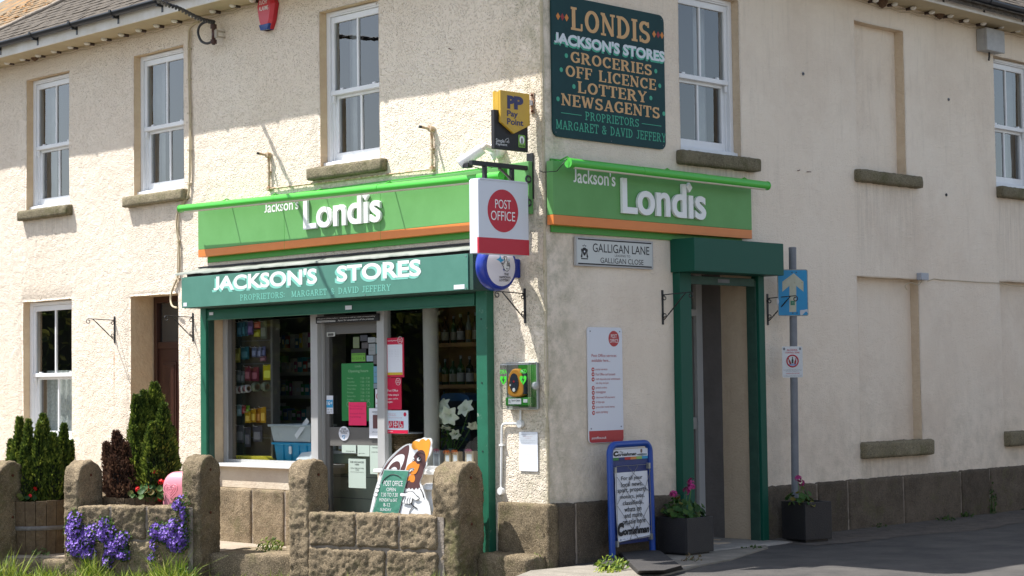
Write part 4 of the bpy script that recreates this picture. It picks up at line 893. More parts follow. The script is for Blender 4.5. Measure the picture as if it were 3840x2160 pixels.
# lilies in a vase
ZL = Z(1440, 1150, 2.3)
YL = .50
lx, lz = at(FL, ZL(580, 1230), -YL); zb = .80
t = thing('lily_bouquet', 'white lilies in a vase standing in the right shop window', 'flowers', FL, (lx, YL, zb))
MB().lathe((lx, YL, zb), [(0, 0), (.045, 0), (.05, .04), (.04, .12), (.055, .19), (.05, .19), (.035, .12)], 16).build('vase', mat('vase_glass', (.12, .16, .14), .1), t)
m_lily = mat('lily_white', (.72, .74, .66), .6, (.62, .68, .5), 20); m_lleaf = mat('lily_leaf', (.05, .13, .025), .5, (.08, .20, .04), 12)
def petal_flower(c, dirv, r_, n_=6, wid=.32, curl=.35):
    d = Vector(dirv).normalized(); u = d.orthogonal().normalized(); v = d.cross(u); mb = MB(); c = Vector(c)
    for k in range(n_):
        a = 2 * math.pi * k / n_ + .3 * random.random(); e = u * math.cos(a) + v * math.sin(a); s_ = d.cross(e)
        pts = []
        for i in range(5):
            q = i / 4; ww = wid * 1.35 * r_ * math.sin(math.pi * (q ** 1.25 * .84 + .13)) ** .8 ; base = c + e * (r_ * (.25 * q + .65 * q ** 2.2)) + d * (r_ * (1.3 * q - .75 * q ** 3))
            pts += [base - s_ * ww / 2, base + d * r_ * -.05, base + s_ * ww / 2]
        mb.add(pts, [(3 * i + j, 3 * i + j + 1, 3 * i + j + 4, 3 * i + j + 3) for i in range(4) for j in range(2)], 0, True)
    return mb
heads = [(450, 900, (-.5, -1, .1), .075), (540, 880, (.1, -1, .5), .07), (580, 930, (.5, -1, -.2), .08), (520, 930, (-.1, -1, -.6), .07), (730, 900, (.2, -1, .6), .075), (545, 1010, (.1, -.4, -1), .055), (615, 1090, (.6, -.6, -.3), .045), (770, 1000, (.5, -.5, -.8), .05)]
for hx, hy, d, r_ in heads:
    x, z = at(FL, ZL(hx, hy), -YL + .05); petal_flower((x, YL - .05, z), d, r_ * 1.45, 6, .58, .22).build('flower', m_lily, t)
    sm = MB().tube(path([(lx, YL, zb + .1), ((lx + x) / 2 - .02, YL, (zb + z) / 2 + .03), (x, YL - .05, z)], 5), .004, 5); sm.build('stem', m_lleaf, t)
for k in range(46):
    hx, hy, d, r_ = heads[k % 7]; x, z = at(FL, ZL(hx, hy), -YL); q = random.uniform(.25, .85); px, pz = lx + (x - lx) * q, zb + .1 + (z - zb - .1) * q; a = random.uniform(-1, 1); L_ = random.uniform(.09, .15)
    e = Vector((a, random.uniform(-.6, .3), random.uniform(-.5, .3))).normalized() * L_; s_ = Vector((0, .35, 1)).cross(e).normalized() * .016; p = Vector((px, YL, pz)); mid = p + e * .5 + Vector((0, 0, .02))
    MB().add([p, mid - s_, p + e, mid + s_, mid], [(0, 1, 4), (1, 2, 4), (2, 3, 4), (3, 0, 4)], 0, True).build('leaf', m_lleaf, t)
# gift bags, wrapped sweets, basket, counter display box
for (cx, cy, w_, h_, c, lab, bow) in ((560, 1300, .085, .10, (.52, .40, .25), 'small brown gift bag with orange ribbon, left one in the right window', (.75, .18, .03)), (628, 1298, .085, .10, (.56, .44, .29), 'small brown gift bag with orange ribbon, right one in the right window', (.75, .18, .03)), (748, 1300, .12, .12, (.50, .40, .28), 'leaning brown paper bag tied with pink ribbon beside the green post', (.5, .08, .2)), (465, 1295, .10, .12, (.35, .37, .4), 'cellophane wrapped grey gift bag in the right shop window', (.4, .1, .15))):
    x, z = at(FL, ZL(cx, cy), -.27); t = thing('gift_bag', lab, 'gift bag', FL, (x, .27, .8), 'gift bags in the right window'); zz = z + h_ / 2
    MB().prism([(x - w_ / 2, .80), (x + w_ / 2, .80), (x + w_ / 2 - .004, zz), (x - w_ / 2 + .004, zz)], .25, .31).build('bag', mat('bag_%02d' % int(c[0] * 99), c, .8), t, bevel=.003)
    mb = MB()
    for k in range(9): a = k * .7; mb.tube([(x, .25, zz), (x + .03 * math.cos(a), .245, zz + .012 + .01 * math.sin(a)), (x + .05 * math.cos(a), .24, zz + .02 * math.sin(a))], .003, 4)
    mb.build('ribbon', mat('ribbon_%02d' % int(bow[0] * 99), bow, .5), t)
    MB().box(x - w_ * .28, x + w_ * .28, .2485, .25, .82, zz - .03).build('tag', m_paper if c[0] > .4 else m_grey, t)
x, z = at(FL, ZL(130, 1180), -.33); t = thing('wicker_basket', 'woven wicker basket lined with white cloth behind the door post', 'basket', FL, (x, .4, z))
mw = mat('wicker', (.20, .13, .06), .8, (.12, .075, .035), 60, bump=1.5, bs=90)
for k in range(9): MB().lathe((x, .42, z - .10 + k * .022), [(.145 + .003 * k, 0), (.155 + .003 * k, .011), (.145 + .003 * k, .022)], 22).build('weave', mw, t)
MB().lathe((x, .42, z + .095), [(.175, 0), (.18, .015), (.12, .01), (0, .0)], 22).build('liner', m_paper, t)
x, z = at(FL, ZL(620, 770), -.62); t = thing('counter_display', 'blue curved counter display box behind the lilies', 'display box', FL, (x, .62, 1.0))
MB().prism(path([(x - .20, z - .05), (x - .17, z + .015), (x, z + .03), (x + .17, z + .01), (x + .22, z - .05)], 4), .60, .8).build('header', mat('blue_card', (.01, .05, .12), .5), t)
MB().box(x - .20, x + .22, .60, .82, .80, z - .05).build('body', mat('navy_card', (.006, .012, .025), .5), t)
for k in range(4): MB().box(x - .17, x + .19, .59, .60, .84 + .11 * k, .87 + .11 * k).build('tray', mat('blue_tray', (.01, .035, .08), .5), t)
for k in range(5):
    x, z = at(FL, ZL(370 + 28 * k, 1290), -.3); cc = [(.28, .3, .32), (.3, .12, .16), (.35, .33, .3), (.14, .13, .14), (.4, .4, .42)][k]
    lab = ['silver', 'dusky pink', 'cream', 'charcoal', 'white'][k]
    mb = MB().lathe((x, .36, .8), [(.0, 0), (.032, 0), (.036, .03), (.02, .075), (.008, .085), (.024, .115)], 9); mb.build('wrapped_sweets', mat('cello_%d' % k, cc, .15), None, FL, (x, .36, .8), label='%s cellophane twist of sweets at the left end of the right window' % lab, cat='sweets', group='twists of sweets')
# ================================================================== NOTICES on the shop door and window
ZD = Z(1180, 1150, 2.415)
def notice(name, lab, cat, zf, x0, y0, x1, y1, y, c, fr=FL, th=.004, rr=0., bevel=0.):
    a, d = at(fr, zf(x0, y0), -y); b, _ = at(fr, zf(x1, y0), -y); _, c_ = at(fr, zf((x0 + x1) / 2, y1), -y); _, d = at(fr, zf((x0 + x1) / 2, y0), -y)
    t = thing(name, lab, cat, fr, (a, y, c_)); mb = MB()
    (mb.rrect(a, b, c_, d, rr, y - th, y) if rr else mb.box(a, b, y - th, y, c_, d)); mb.build('sheet', c, t)
    yy = y - th - .0012
    def U(u, v): return a + (b - a) * u, d + (c_ - d) * v
    return t, U, yy
def lines(t, U, yy, rows, mt, name='lettering'):
    mb = MB()
    for r in rows:
        txt, u0, v0, u1, v1 = r[:5]; (a, d), (b, c_) = U(u0, v0), U(u1, v1); mb.text(txt, a, c_, b, d, yy, bold=r[5] if len(r) > 5 else 0)
    return mb.build(name, mt, t)
yg = .196
m_pgreen = mat('poster_green', (.02, .20, .05), .4); m_fadew = mat('faded_print', (.25, .45, .25), .6)
t, U, yy = notice('green_poster', 'green opening hours poster behind the door glass', 'poster', ZD, 245, 512, 535, 1035, yg, m_pgreen)
lines(t, U, yy, [('Londis', .43, .03, .62, .07), ('Opening hours', .22, .11, .84, .17, .012)] + [(d, .18, .245 + .062 * k, .18 + .055 * len(d) * .6, .28 + .062 * k) for k, d in enumerate(('Monday', 'Tuesday', 'Wednesday', 'Thursday', 'Friday', 'Saturday', 'Sunday'))] + [(('7.30 - 7.30', '8.00 - 12.00')[k == 6], .60, .245 + .062 * k, .88, .28 + .062 * k) for k in range(7)], m_fadew)
mb = MB(); (a, d), (b, c_) = U(.17, .75), U(.28, .68)
for u in (.22, .84):
    x, z = U(u, .71); n_ = 20
    ring = [(x + .026 * math.cos(k * .314), yy, z + .026 * math.sin(k * .314)) for k in range(21)]; mb.tube(ring, .0025, 4)
mb.build('emblem', m_fadew, t)
t, U, yy = notice('pink_note', 'bright pink handwritten note taped over the green poster', 'note', ZD, 310, 865, 468, 1075, yg - .008, mat('pink_paper', (.85, .02, .13), .6))
lines(t, U, yy, [('Mon Sunday open', .08, .14, .95, .20), ('Bank holiday', .08, .26, .8, .32), ('closed from', .08, .46, .92, .52), ('opening', .08, .60, .7, .68)], mat('pink_ink', (.45, .01, .08), .6))
t, U, yy = notice('hygiene_rating', 'black and green food hygiene rating sticker on the door', 'sticker', ZD, 332, 385, 468, 505, yg, m_ink)
MB().box(U(.04, 0)[0], U(.96, 0)[0], yy - .001, yy, U(0, .93)[1], U(0, .3)[1]).build('panel', mat('lime_print', (.12, .35, .03), .5), t)
lines(t, U, yy - .0022, [('FOOD HYGIENE RATING', .08, .34, .92, .46), ('0 1 2 3 4', .1, .62, .7, .78), ('5', .82, .6, .9, .8, .03)], m_ink)
for k, (x0, y0, x1, y1, c, lab) in enumerate(((112, 232, 185, 270, (.55, .55, .5), 'small white barcode label at the top left of the door glass'), (415, 258, 480, 312, (.04, .04, .05), 'black card at the top of the door notices'), (484, 278, 548, 325, (.30, .32, .32), 'pale grey card at the top of the door notices'), (552, 282, 584, 325, (.30, .32, .30), 'pale card beside the door post at the top'), (350, 275, 405, 375, (.14, .17, .08), 'olive card at the left of the door notices'), (428, 325, 485, 378, (.07, .06, .06), 'dark card under the black card'), (490, 335, 552, 435, (.25, .27, .27), 'white card with a dark figure on the door'), (556, 340, 586, 425, (.08, .22, .24), 'pale teal card beside the door post'), (472, 442, 530, 495, (.25, .33, .38), 'pale blue card right of the hygiene sticker'), (534, 440, 584, 520, (.10, .10, .10), 'dark card right of the pale blue card'), (536, 540, 586, 690, (.12, .30, .42), 'blue poster right of the green opening hours poster'), (536, 695, 586, 740, (.20, .26, .3), 'small blue grey card under the blue poster'))):
    t, U, yy = notice('door_card', lab, 'card', ZD, x0, y0, x1, y1, yg - .001 * (k % 3), mat('card_%d' % k, c, .5))
    if k == 0:
        mb = MB(); [mb.box(U(.15 + .05 * q, 0)[0], U(.175 + .05 * q + .01 * (q % 2), 0)[0], yy, yy + .001, U(0, .85)[1], U(0, .25)[1]) for q in range(14)]; mb.build('barcode', m_ink, t)
    else: lines(t, U, yy, [('open here', .15, .3, .85, .42), ('information', .15, .55, .8, .65)], mat('grey_ink', (.15, .16, .16), .6))
t, U, yy = notice('no_smoking_notice', 'white notice with red ring half hidden by the door post', 'notice', ZD, 552, 748, 588, 915, yg, m_paper)
x, z = U(.9, .38); MB().tube([(x + .035 * math.cos(k * .314 + 1.6), yy, z + .035 * math.sin(k * .314 + 1.6)) for k in range(11)], .004, 5).build('ring', m_red, t); lines(t, U, yy, [('NO', .15, .72, .7, .8)], m_red)
t, U, yy = notice('age_sticker', 'blue and white 16+ sticker low on the left of the door glass', 'sticker', ZD, 110, 805, 168, 970, yg, m_paper)
MB().box(U(.0, 0)[0], U(1, 0)[0], yy - .001, yy, U(0, .66)[1], U(0, .24)[1]).build('panel', mat('sky_print', (.03, .32, .6), .5), t); lines(t, U, yy - .0022, [('16+', .06, .30, .94, .52, .02)], m_letw); lines(t, U, yy, [('UK regs', .1, .74, .9, .82), ('under 16', .1, .86, .9, .94)], m_ink, 'small_print')
t, U, yy = notice('photo_notice', 'white notice with a dark portrait photograph taped beside the door post', 'notice', ZD, 495, 920, 588, 1190, .186, m_paper)
MB().box(U(.38, 0)[0], U(1, 0)[0], yy - .001, yy, U(0, .68)[1], U(0, .22)[1]).build('photograph', mat('photo_dark', (.13, .05, .05), .5), t); lines(t, U, yy, [('VANISHING', .3, .1, .98, .15), ('of 20 March', .45, .17, .98, .2), ('please call us', .3, .78, .95, .82)], m_ink)
x, z = at(FL, ZD(267, 1148), -.195); t = thing('round_sticker', 'round white charity sticker with blue heart on the door rail', 'sticker', FL, (x, .195, z))
MB().disc(x, z, .082, .192, .1965, n=28, rz=.072).build('disc', m_paper, t)
MB().text('OVER', x - .04, z + .035, x + .04, z + .052, .1905, bold=.02).text('ONE MILLION', x - .068, z + .016, x + .068, z + .031, .1905, bold=.02).text('WARNINGS', x - .05, z - .002, x + .05, z + .012, .1905, bold=.02).build('lettering', m_ink, t)
MB().tube([(x - .003 + .02 * math.sin(q) ** 3, .190, z - .034 + .0013 * (13 * math.cos(q) - 5 * math.cos(2 * q) - 2 * math.cos(3 * q))) for q in [k * .25 for k in range(26)]], .0022, 4).build('heart', mat('sky_print', (.03, .32, .6), .5), t)
# licence board above the door
t, U, yy = notice('licence_board', 'long black licence board with white script over the shop door', 'sign', ZD, 18, 78, 588, 140, .11, m_ink, th=.012)
sl_ = -.0
mb = MB(); (a, d), (b, c_) = U(.03, .15), U(.95, .50); mb.text('Margaret Gillian Jeffery - licensed to sell by retail all intoxicating', a, c_ + .004, b, d - .006, yy, shear=.3); (a, d), (b, c_) = U(.36, .52), U(.93, .88); mb.text('liquor for consumption off the premises.', a, c_, b, d - .003, yy, shear=.3)
(a, d), (b, c_) = U(.02, .62), U(.32, .68); mb.box(a, b, yy, yy + .001, c_, d); (a, d), (b, c_) = U(.02, .78), U(.32, .84); mb.box(a, b, yy, yy + .001, c_, d); mb.build('lettering', m_letw, t)
t, U, yy = notice('window_banner', 'orange and green banner strip inside over the shop door', 'banner', ZD, 205, 140, 585, 160, .23, mat('banner_orange', (.6, .14, .02), .5)); MB().box(U(.55, 0)[0], U(1, 0)[0], yy - .001, yy, U(0, 1)[1], U(0, 0)[1]).build('green_half', mat('banner_green', (.03, .3, .03), .5), t)
# job vacancies sheet and hanging lists in the lower door glass
for (p0, p1, rows, lab) in (((700, 565), (830, 785), [('JOB VACANCIES', .1, .08, .9, .14, .01), ('HERE', .38, .17, .62, .22, .01), ('BEING THERE AND THERE', .14, .30, .9, .34), ('CARE', .4, .36, .6, .40), ('PLEASE ENQUIRE FOR DETAILS', .12, .44, .9, .47)], 'pale green job vacancies sheet in the lower door glass'), ((862, 465), (928, 680), [('NOTICES', .3, .05, .9, .09), ('events list', .2, .2, .9, .24)], 'long pale sheet beside the door post in the lower glass'), ((768, 462), (858, 545), [('gentle', .1, .7, .6, .8)], 'postcard with a small figure in the lower door glass'), ((650, 460), (756, 520), [('photographs', .3, .7, .9, .85)], 'landscape postcard in the lower door glass')):
    f_ = lambda x, y: C(1, 2, x, y)
    t, U, yy = notice('window_sheet', lab, 'notice', f_, p0[0], p0[1], p1[0], p1[1], .192, mat('pale_green_paper', (.42, .50, .44), .7)); lines(t, U, yy, rows, m_ink)
# red post office panels in the window right of the door
yw = .166
m_crim = mat('crimson_print', (.55, .008, .05), .4)
t, U, yy = notice('timetable_poster', 'crimson opening hours panel with white timetable, upper of the red window posters', 'poster', ZD, 650, 282, 808, 640, yw, m_crim)
MB().box(U(.08, 0)[0], U(.92, 0)[0], yy - .0005, yy + .001, U(0, .94)[1], U(0, .17)[1]).build('timetable', m_paper, t); MB().box(U(.08, 0)[0], U(.92, 0)[0], yy - .0015, yy - .0008, U(0, .94)[1], U(0, .875)[1]).build('gold_strip', mat('gold_print', (.6, .42, .03), .5), t)
lines(t, U, yy, [('opening hours', .08, .055, .62, .09, .015)], m_letw)
lines(t, U, yy - .002, [('9.00 - 5.30', .15 + .35 * (k % 2), .3 + .04 * (k // 2), .38 + .35 * (k % 2), .315 + .04 * (k // 2)) for k in range(10)], mat('faint_ink', (.5, .52, .56), .6), 'small_print')
def po_ring(t, x, z, r_, y, mt):
    MB().tube([(x + r_ * math.cos(k * .2618), y, z + r_ * math.sin(k * .2618)) for k in range(25)], r_ * .06, 4).text('POST', x - r_ * .6, z + r_ * .08, x + r_ * .6, z + r_ * .45, y).text('OFFICE', x - r_ * .75, z - r_ * .45, x + r_ * .75, z - r_ * .08, y).build('roundel', mt, t)
po_ring(t, *U(.80, .068), .034, yy, m_letw)
t, U, yy = notice('shop_open_panel', 'crimson panel reading if the shop is open, middle of the red window posters', 'poster', ZD, 652, 645, 786, 932, yw, m_crim)
lines(t, U, yy, [('Post Office', .08, .36, .78, .43), ('if the shop\'s', .08, .50, .84, .585), ('open we\'re', .08, .625, .78, .70), ('open', .08, .74, .40, .81)], m_letw); po_ring(t, *U(.80, .12), .034, yy, m_letw)
t, U, yy = notice('access_panel', 'white accessibility notice with three red symbols, lowest of the window posters', 'poster', ZD, 655, 940, 848, 1148, yw - .002, mat('ice_paper', (.60, .70, .78), .6))
MB().box(U(0, 0)[0], U(1, 0)[0], yy - .001, yy, U(0, 1)[1], U(0, .85)[1]).box(U(.09, 0)[0], U(.30, 0)[0], yy - .001, yy, U(0, .76)[1], U(0, .46)[1]).box(U(.33, 0)[0], U(.54, 0)[0], yy - .001, yy, U(0, .76)[1], U(0, .46)[1]).box(U(.57, 0)[0], U(.79, 0)[0], yy - .001, yy, U(0, .76)[1], U(0, .46)[1]).disc(*U(.86, .17), .020, yy - .001, yy).build('red_blocks', m_crim, t)
lines(t, U, yy, [('Customers with', .08, .13, .42, .17), ('visual impairment', .08, .21, .45, .25), ('please ask, we are here to help', .08, .30, .72, .34)], m_red)
mb = MB(); x, z = U(.19, .6); mb.tube([(x - .03, yy - .003, z - .03), (x - .01, yy - .003, z), (x + .005, yy - .003, z + .025), (x + .02, yy - .003, z + .02), (x + .01, yy - .003, z - .01), (x - .005, yy - .003, z - .02)], .003, 4)
x, z = U(.435, .6); mb.tube([(x + .03 * math.cos(k * .524), yy - .003, z + .014 * math.sin(k * .524)) for k in range(13)], .003, 4).tube([(x, yy - .003, z - .03), (x, yy - .003, z + .03)], .003, 4)
x, z = U(.68, .6); mb.tube([(x - .012, yy - .003, z + .03), (x - .008, yy - .003, z), (x + .012, yy - .003, z - .002), (x + .022, yy - .003, z - .028)], .0035, 4).tube([(x - .005 + .017 * math.cos(k * .45 + 2), yy - .003, z - .015 + .017 * math.sin(k * .45 + 2)) for k in range(10)], .003, 4)
mb.text('postoffice.co.uk', U(.08, 0)[0], U(0, .95)[1], U(.30, 0)[0], U(0, .90)[1], yy - .002); mb.build('symbols', m_letw, t)

# ================================================================== SIGNS ON THE FRONT
# light green fascia over the window
def fascia(fr, x0, x1, zb, zo, zt, lab, stripe):
    t = thing('shop_fascia', lab, 'shop sign', fr, ((x0 + x1) / 2, -.05, zb))
    MB().box(x0 + .06, x1 + (.06 if fr is FL else -.06), -.022, -.002, zb - .06, zt + .03).build('back_plate', m_lgreen2, t, bevel=.003)
    MB().box(x0, x1, -.10, -.022, zb + stripe, zt).build('panel', m_lgreen, t, bevel=.003)
    MB().box(x0, x1, -.1005, -.022, zb, zb + stripe - .001).build('orange_band', m_orange, t, bevel=.003)
    return t
tF = fascia(FL, -5.105, -.47, 3.012, 0, 3.56, 'bright green sunlit shop fascia with orange stripe and white lettering over the shop window', .080)
MB().box(-.40, -.13, -.06, -.004, 3.12, 3.588).build('end_plate', m_lgreen, tF, bevel=.004)
for x in (-3.6, -2.1): MB().box(x - .0015, x + .0015, -.1012, -.0995, 3.012, 3.56).build('panel_joint', m_lgreen2, tF)
def dotless(fr, t, px0, px1, pbot, ptop, yo, th):
    """the shop's name in thick raised letters with a diamond over the i"""
    a, z0 = at(fr, px0, yo); b, _ = at(fr, px1, yo); _, z1 = ptop
    mb = MB().text('Lond\u0131s', a, z0, b, z1, -yo + th, bold=.035, ext=th, bev=.012)
    mb.build('raised_letters', m_letw, t)
x0, z0 = at(FL, C(1, 1, 357, 284), .13); x1, z1 = at(FL, C(1, 1, 940, 238), .13); _, zt_ = at(FL, C(1, 1, 735, 10), .13)
def name3d(fr, t, x0, x1, z0, zt_, dx, dz):
    vs, fs = glyphs('Lond\u0131s', .03, 0, 1, .012)
    MB().text('Lond\u0131s', x0, z0 - .004, x1, zt_, -.104 - .0, 0, .018, 0, .014, .004).build('raised_letters', m_letw, t)
    MB().prism([(dx, dz - .05), (dx + .042, dz), (dx, dz + .05), (dx - .042, dz)], -.136, -.104).build('raised_diamond', m_letw, t, bevel=.004)
dx, dz = at(FL, C(1, 1, 826, 30), .13)
name3d(FL, tF, x0, x1, z0, zt_, dx, dz)
a, z0 = at(FL, C(1, 1, 64, 160), .1); b, z1 = at(FL, C(1, 1, 322, 75), .1)
MB().text("Jackson's", a, z0, b, z0 + .115, -.1018, bold=.014).build('lettering', m_letw, tF)
tR = fascia(FRT, .012, 2.865, 3.012, 0, 3.58, 'green shop fascia in shade over the side door with orange stripe and white lettering', .088)
x0, z0 = at(FRT, C(2, 1, 835, 150), .13); x1, _ = at(FRT, C(2, 1, 1466, 190), .13); _, zt_ = at(FRT, C(2, 0, 1285, 1388), .13); dx, dz = at(FRT, C(2, 0, 1338, 1415), .13)
name3d(FRT, tR, x0, x1, z0 - .01, zt_, dx, dz)
a, z0 = at(FRT, C(2, 0, 463, 1378), .1); b, _ = at(FRT, C(2, 0, 780, 1400), .1)
MB().text("Jackson's", a, z0, b, z0 + .135, -.1018, bold=.014).build('lettering', m_letw, tR)
# trough lights: long green tubes on arms
def tube_light(fr, a, b, out, lab, arms, r_=.042, step=None):
    t = thing('tube_light', lab, 'sign light', fr, (a[0], -out, a[1]))
    A_, B_ = Vector((a[0], -out, a[1])), Vector((b[0], -out, b[1])); d = (B_ - A_)
    mb = MB(); q = (lambda k: A_ + d * k)
    mb.tube([q(0), q(.34)], r_, 18).build('tube', m_tube, t); MB().tube([q(.341), q(.665)], r_ * 1.03, 18).build('tube', m_tube, t); MB().tube([q(.666), q(1)], r_, 18).build('tube', m_tube, t)
    for k in (0, 1): MB().tube([q(k) - d.normalized() * .006, q(k) + d.normalized() * .006], r_ * 1.08, 18).build('end_cap', m_tube, t)
    mb = MB(); P0 = q(.02) + Vector((0, -.012, -r_ * .93)); P1 = q(.98) + Vector((0, -.012, -r_ * .93)); mb.tube([P0, P1], .012, 6); mb.build('diffuser', mat('light_diffuser', (.6, .55, .42), .4), t)
    for k in arms:
        p = q(k); MB().tube([p, Vector((p.x, -out * .5, p.z + .075)), Vector((p.x, -.02, p.z + .045))], .007, 6).box(p.x - .05, p.x + .05, -.045, -.003, p.z + .025, p.z + .055).build('arm', m_tube, t)
    return t
a = at(FL, C(0, 1, 1362, 127), .285); b = at(FL, C(1, 0, 1848, 1327), .285)
tube_light(FL, a, b, .285, 'long bright green tube light above the sunlit fascia', (.13, .30, .45, .66, .93), .040)
a = at(FRT, C(2, 0, 428, 1228), .25); b = at(FRT, C(2, 0, 1925, 1402), .25)
tube_light(FRT, a, b, .25, 'green tube light above the shaded side fascia', (.04, .52, .93), .042)

# JACKSON'S STORES board on the shutter hood
t = thing('shop_name_board', 'faded teal painted board with white stores lettering hung on the shutter hood', 'shop sign', FL, (-2.9, -.3, 2.455))
MB().box(-5.125, -.675, -.302, -.292, 2.46, 2.785).build('board', m_teal, t, bevel=.002)
f_ = lambda x, y: at(FL, C(1, 1, x, y), .303)
xa, za = at(FL, C(0, 1, 1612, 752), .303); xb, zb_ = f_(462, 697); zt_ = at(FL, C(0, 1, 1640, 655), .303)[1]
yy = -.3035
rows = ((["JACKSON'S"], xa, xb, za, zt_),)
m_letp = mat('painted_letter_white', (.78, .80, .79), .5, (.70, .74, .72), 8, dirt=(.4, .5, .46), ds=20, dth=.7)
zbase, ztop = f_(620, 680)[1], f_(620, 560)[1]
for txt, a, b in (("JACKSON'S", xa, xb), ('STORES', f_(610, 680)[0], f_(1246, 600)[0])):
    MB().text(txt, a - .03, zbase - .020, b - .02, ztop - .015, yy, bold=.035).build('lettering', m_lteal, t)
    MB().text(txt, a, zbase, b, ztop + .004, yy - .0012, bold=.032).build('lettering', m_letp, t)
a = at(FL, C(0, 1, 1812, 800), .303)[0]
mb = MB(); z0_ = f_(600, 772)[1] ; z1_ = z0_ + .062
for txt, pa, pb in (('PROPRIETORS:', a, f_(215, 780)[0]), ('MARGARET', f_(268, 780)[0], f_(535, 760)[0]), ('&', f_(565, 780)[0], f_(592, 760)[0]), ('DAVID', f_(622, 780)[0], f_(775, 760)[0]), ('JEFFERY', f_(800, 780)[0], f_(1018, 740)[0])):
    slabtext(mb, txt, pa, z0_, pb, z1_, yy, thin=True)
mb.build('lettering', mat('teal_small_letters', (.16, .48, .38), .6), t)
MB().box(-5.09, -5.03, -.3045, -.3025, 2.475, 2.515).box(-.86, -.72, -.3045, -.3025, 2.47, 2.51).build('label', m_paper, t)
for x in (-5.10, -3.6, -2.1, -.70):
    for z in (2.475, 2.765): MB().disc(x, z, .006, -.3055, -.302, n=8).build('screw', m_grey, t)

# big painted board on the side wall
t = thing('painted_board', 'large dark teal sign-written board listing groceries and newsagents on the upper side wall', 'sign', FRT, (.85, -.02, 3.81))
MB().rrect(.105, 1.658, 3.812, 5.10, .07, -.022, -.004).build('board', m_signbg, t)
g = lambda x, y: at(FRT, C(2, 0, x, y), .023)
def row(txt, l, r_, mt, yk=-.0235, slabf=True, thin=False, dz=0, dx=0, bold=.04):
    """l, r_: (x, ytop, ybottom) of the first and last letter in the crop"""
    a = g(l[0], l[2])[0] + dx; b = g(r_[0], r_[2])[0] + dx; z0 = (g(l[0], l[2])[1] + g(r_[0], r_[2])[1]) / 2 + dz; z1 = (g(l[0], l[1])[1] + g(r_[0], r_[1])[1]) / 2 + dz
    mb = MB(); slabtext(mb, txt, a, z0, b, z1, yk, thin=thin) if slabf else mb.text(txt, a, z0, b, z1, yk, bold=bold, shear=.0)
    mb.build('lettering', mt, t)
row('LONDIS', (445, 50, 230), (1042, 165, 328), m_tan)
row("JACKSON'S STORES", (318, 243, 330), (1152, 380, 468), m_mint, -.0232, False, dz=-.018, dx=-.008, bold=.05)
row("JACKSON'S STORES", (318, 243, 330), (1152, 380, 468), mat('board_white', (.62, .68, .72), .5), -.0245, False, bold=.045)
row('GROCERIES', (443, 392, 475), (1055, 482, 568), m_tan); row('OFF LICENCE', (405, 492, 583), (1087, 597, 675), m_tan)
row('LOTTERY', (497, 617, 703), (1018, 687, 773), m_tan); row('NEWSAGENTS', (372, 710, 800), (1115, 805, 890), m_tan)
row('PROPRIETORS', (553, 847, 908), (957, 893, 957), m_mint, thin=True); row('MARGARET & DAVID JEFFERY', (332, 902, 975), (1162, 1008, 1070), m_mint, thin=True)
mb = MB()
for x, y in ((410, 420), (1085, 537), (372, 526), (1115, 648), (467, 653), (1048, 740), (347, 746), (1146, 858)): mb.disc(*g(x, y), .021, -.0240, -.0215)
for p, q in (((370, 850), (525, 871)), ((980, 932), (1127, 950))): a = g(*p); b = g(*q); mb.box(a[0], b[0], -.0240, -.0215, a[1] - .003, a[1] + .003)
mb.build('spots_and_rules', m_mint, t)
mo, mr_ = MB(), MB()
for x, y, k in ((347, 122, 0), (380, 127, 1), (412, 133, 0), (1072, 258, 0), (1103, 262, 1), (1132, 267, 0)):
    a, z = g(x, y); (mr_ if k else mo).prism([(a, z - .034), (a + .026, z), (a, z + .034), (a - .026, z)], -.0242 + .0004 * k, -.0215)
mo.build('diamonds', mat('sign_orange', (.62, .22, .04), .6), t); mr_.build('diamonds', m_redd, t)
for x, z in ((.14, 3.85), (.14, 5.05), (1.62, 3.85), (1.62, 5.06), (.88, 3.83)): MB().disc(x, z, .005, -.0245, -.021, n=8).build('screw', m_grey, t)

# street name plate
def plate(fr, q, out, th, c, name, lab, cat, rr=0.):
    """q: four photo corners tl, tr, bl, br -> upright plate"""
    tl, tr, bl, br = [at(fr, p, out) for p in q]; x0, x1 = (tl[0] + bl[0]) / 2, (tr[0] + br[0]) / 2; z0, z1 = (bl[1] + br[1]) / 2, (tl[1] + tr[1]) / 2
    t = thing(name, lab, cat, fr, ((x0 + x1) / 2, -out, z0)); mb = MB()
    (mb.rrect(x0, x1, z0, z1, rr, -out, -out + th) if rr else mb.box(x0, x1, -out, -out + th, z0, z1)); mb.build('plate', c, t, bevel=0 if rr else .002)
    return t, (lambda u, v: (x0 + (x1 - x0) * u, z1 + (z0 - z1) * v)), -out
t, U, y_ = plate(FRT, (C(2, 1, 478, 337), C(2, 1, 1068, 372), C(2, 1, 485, 557), C(2, 1, 1063, 582)), .03, .026, mat('plate_rim', (.42, .42, .42), .4), 'street_name_plate', 'white street name plate reading Galligan Lane with black rules and crest', 'street sign')
a, d = U(.015, .05); b, c_ = U(.985, .95); MB().box(a, b, y_ - .002, y_ + .001, c_, d).build('face', mat('plate_face', (.55, .58, .56), .4), t)
mb = MB(); y2 = y_ - .0028
for v0, v1 in ((.055, .10), (.90, .945)): (a, d), (b, c_) = U(.025, v0), U(.975, v1); mb.box(a, b, y2, y_ - .001, c_, d)
mb.build('rules', m_ink, t)
lines(t, U, y2, [('GALLIGAN LANE', .21, .20, .945, .50, .004), ('LEADING TO', .49, .545, .69, .625), ('GALLIGAN CLOSE', .305, .68, .865, .865, .004)], m_ink)
mb = MB(); cx, cz = U(.105, .52)
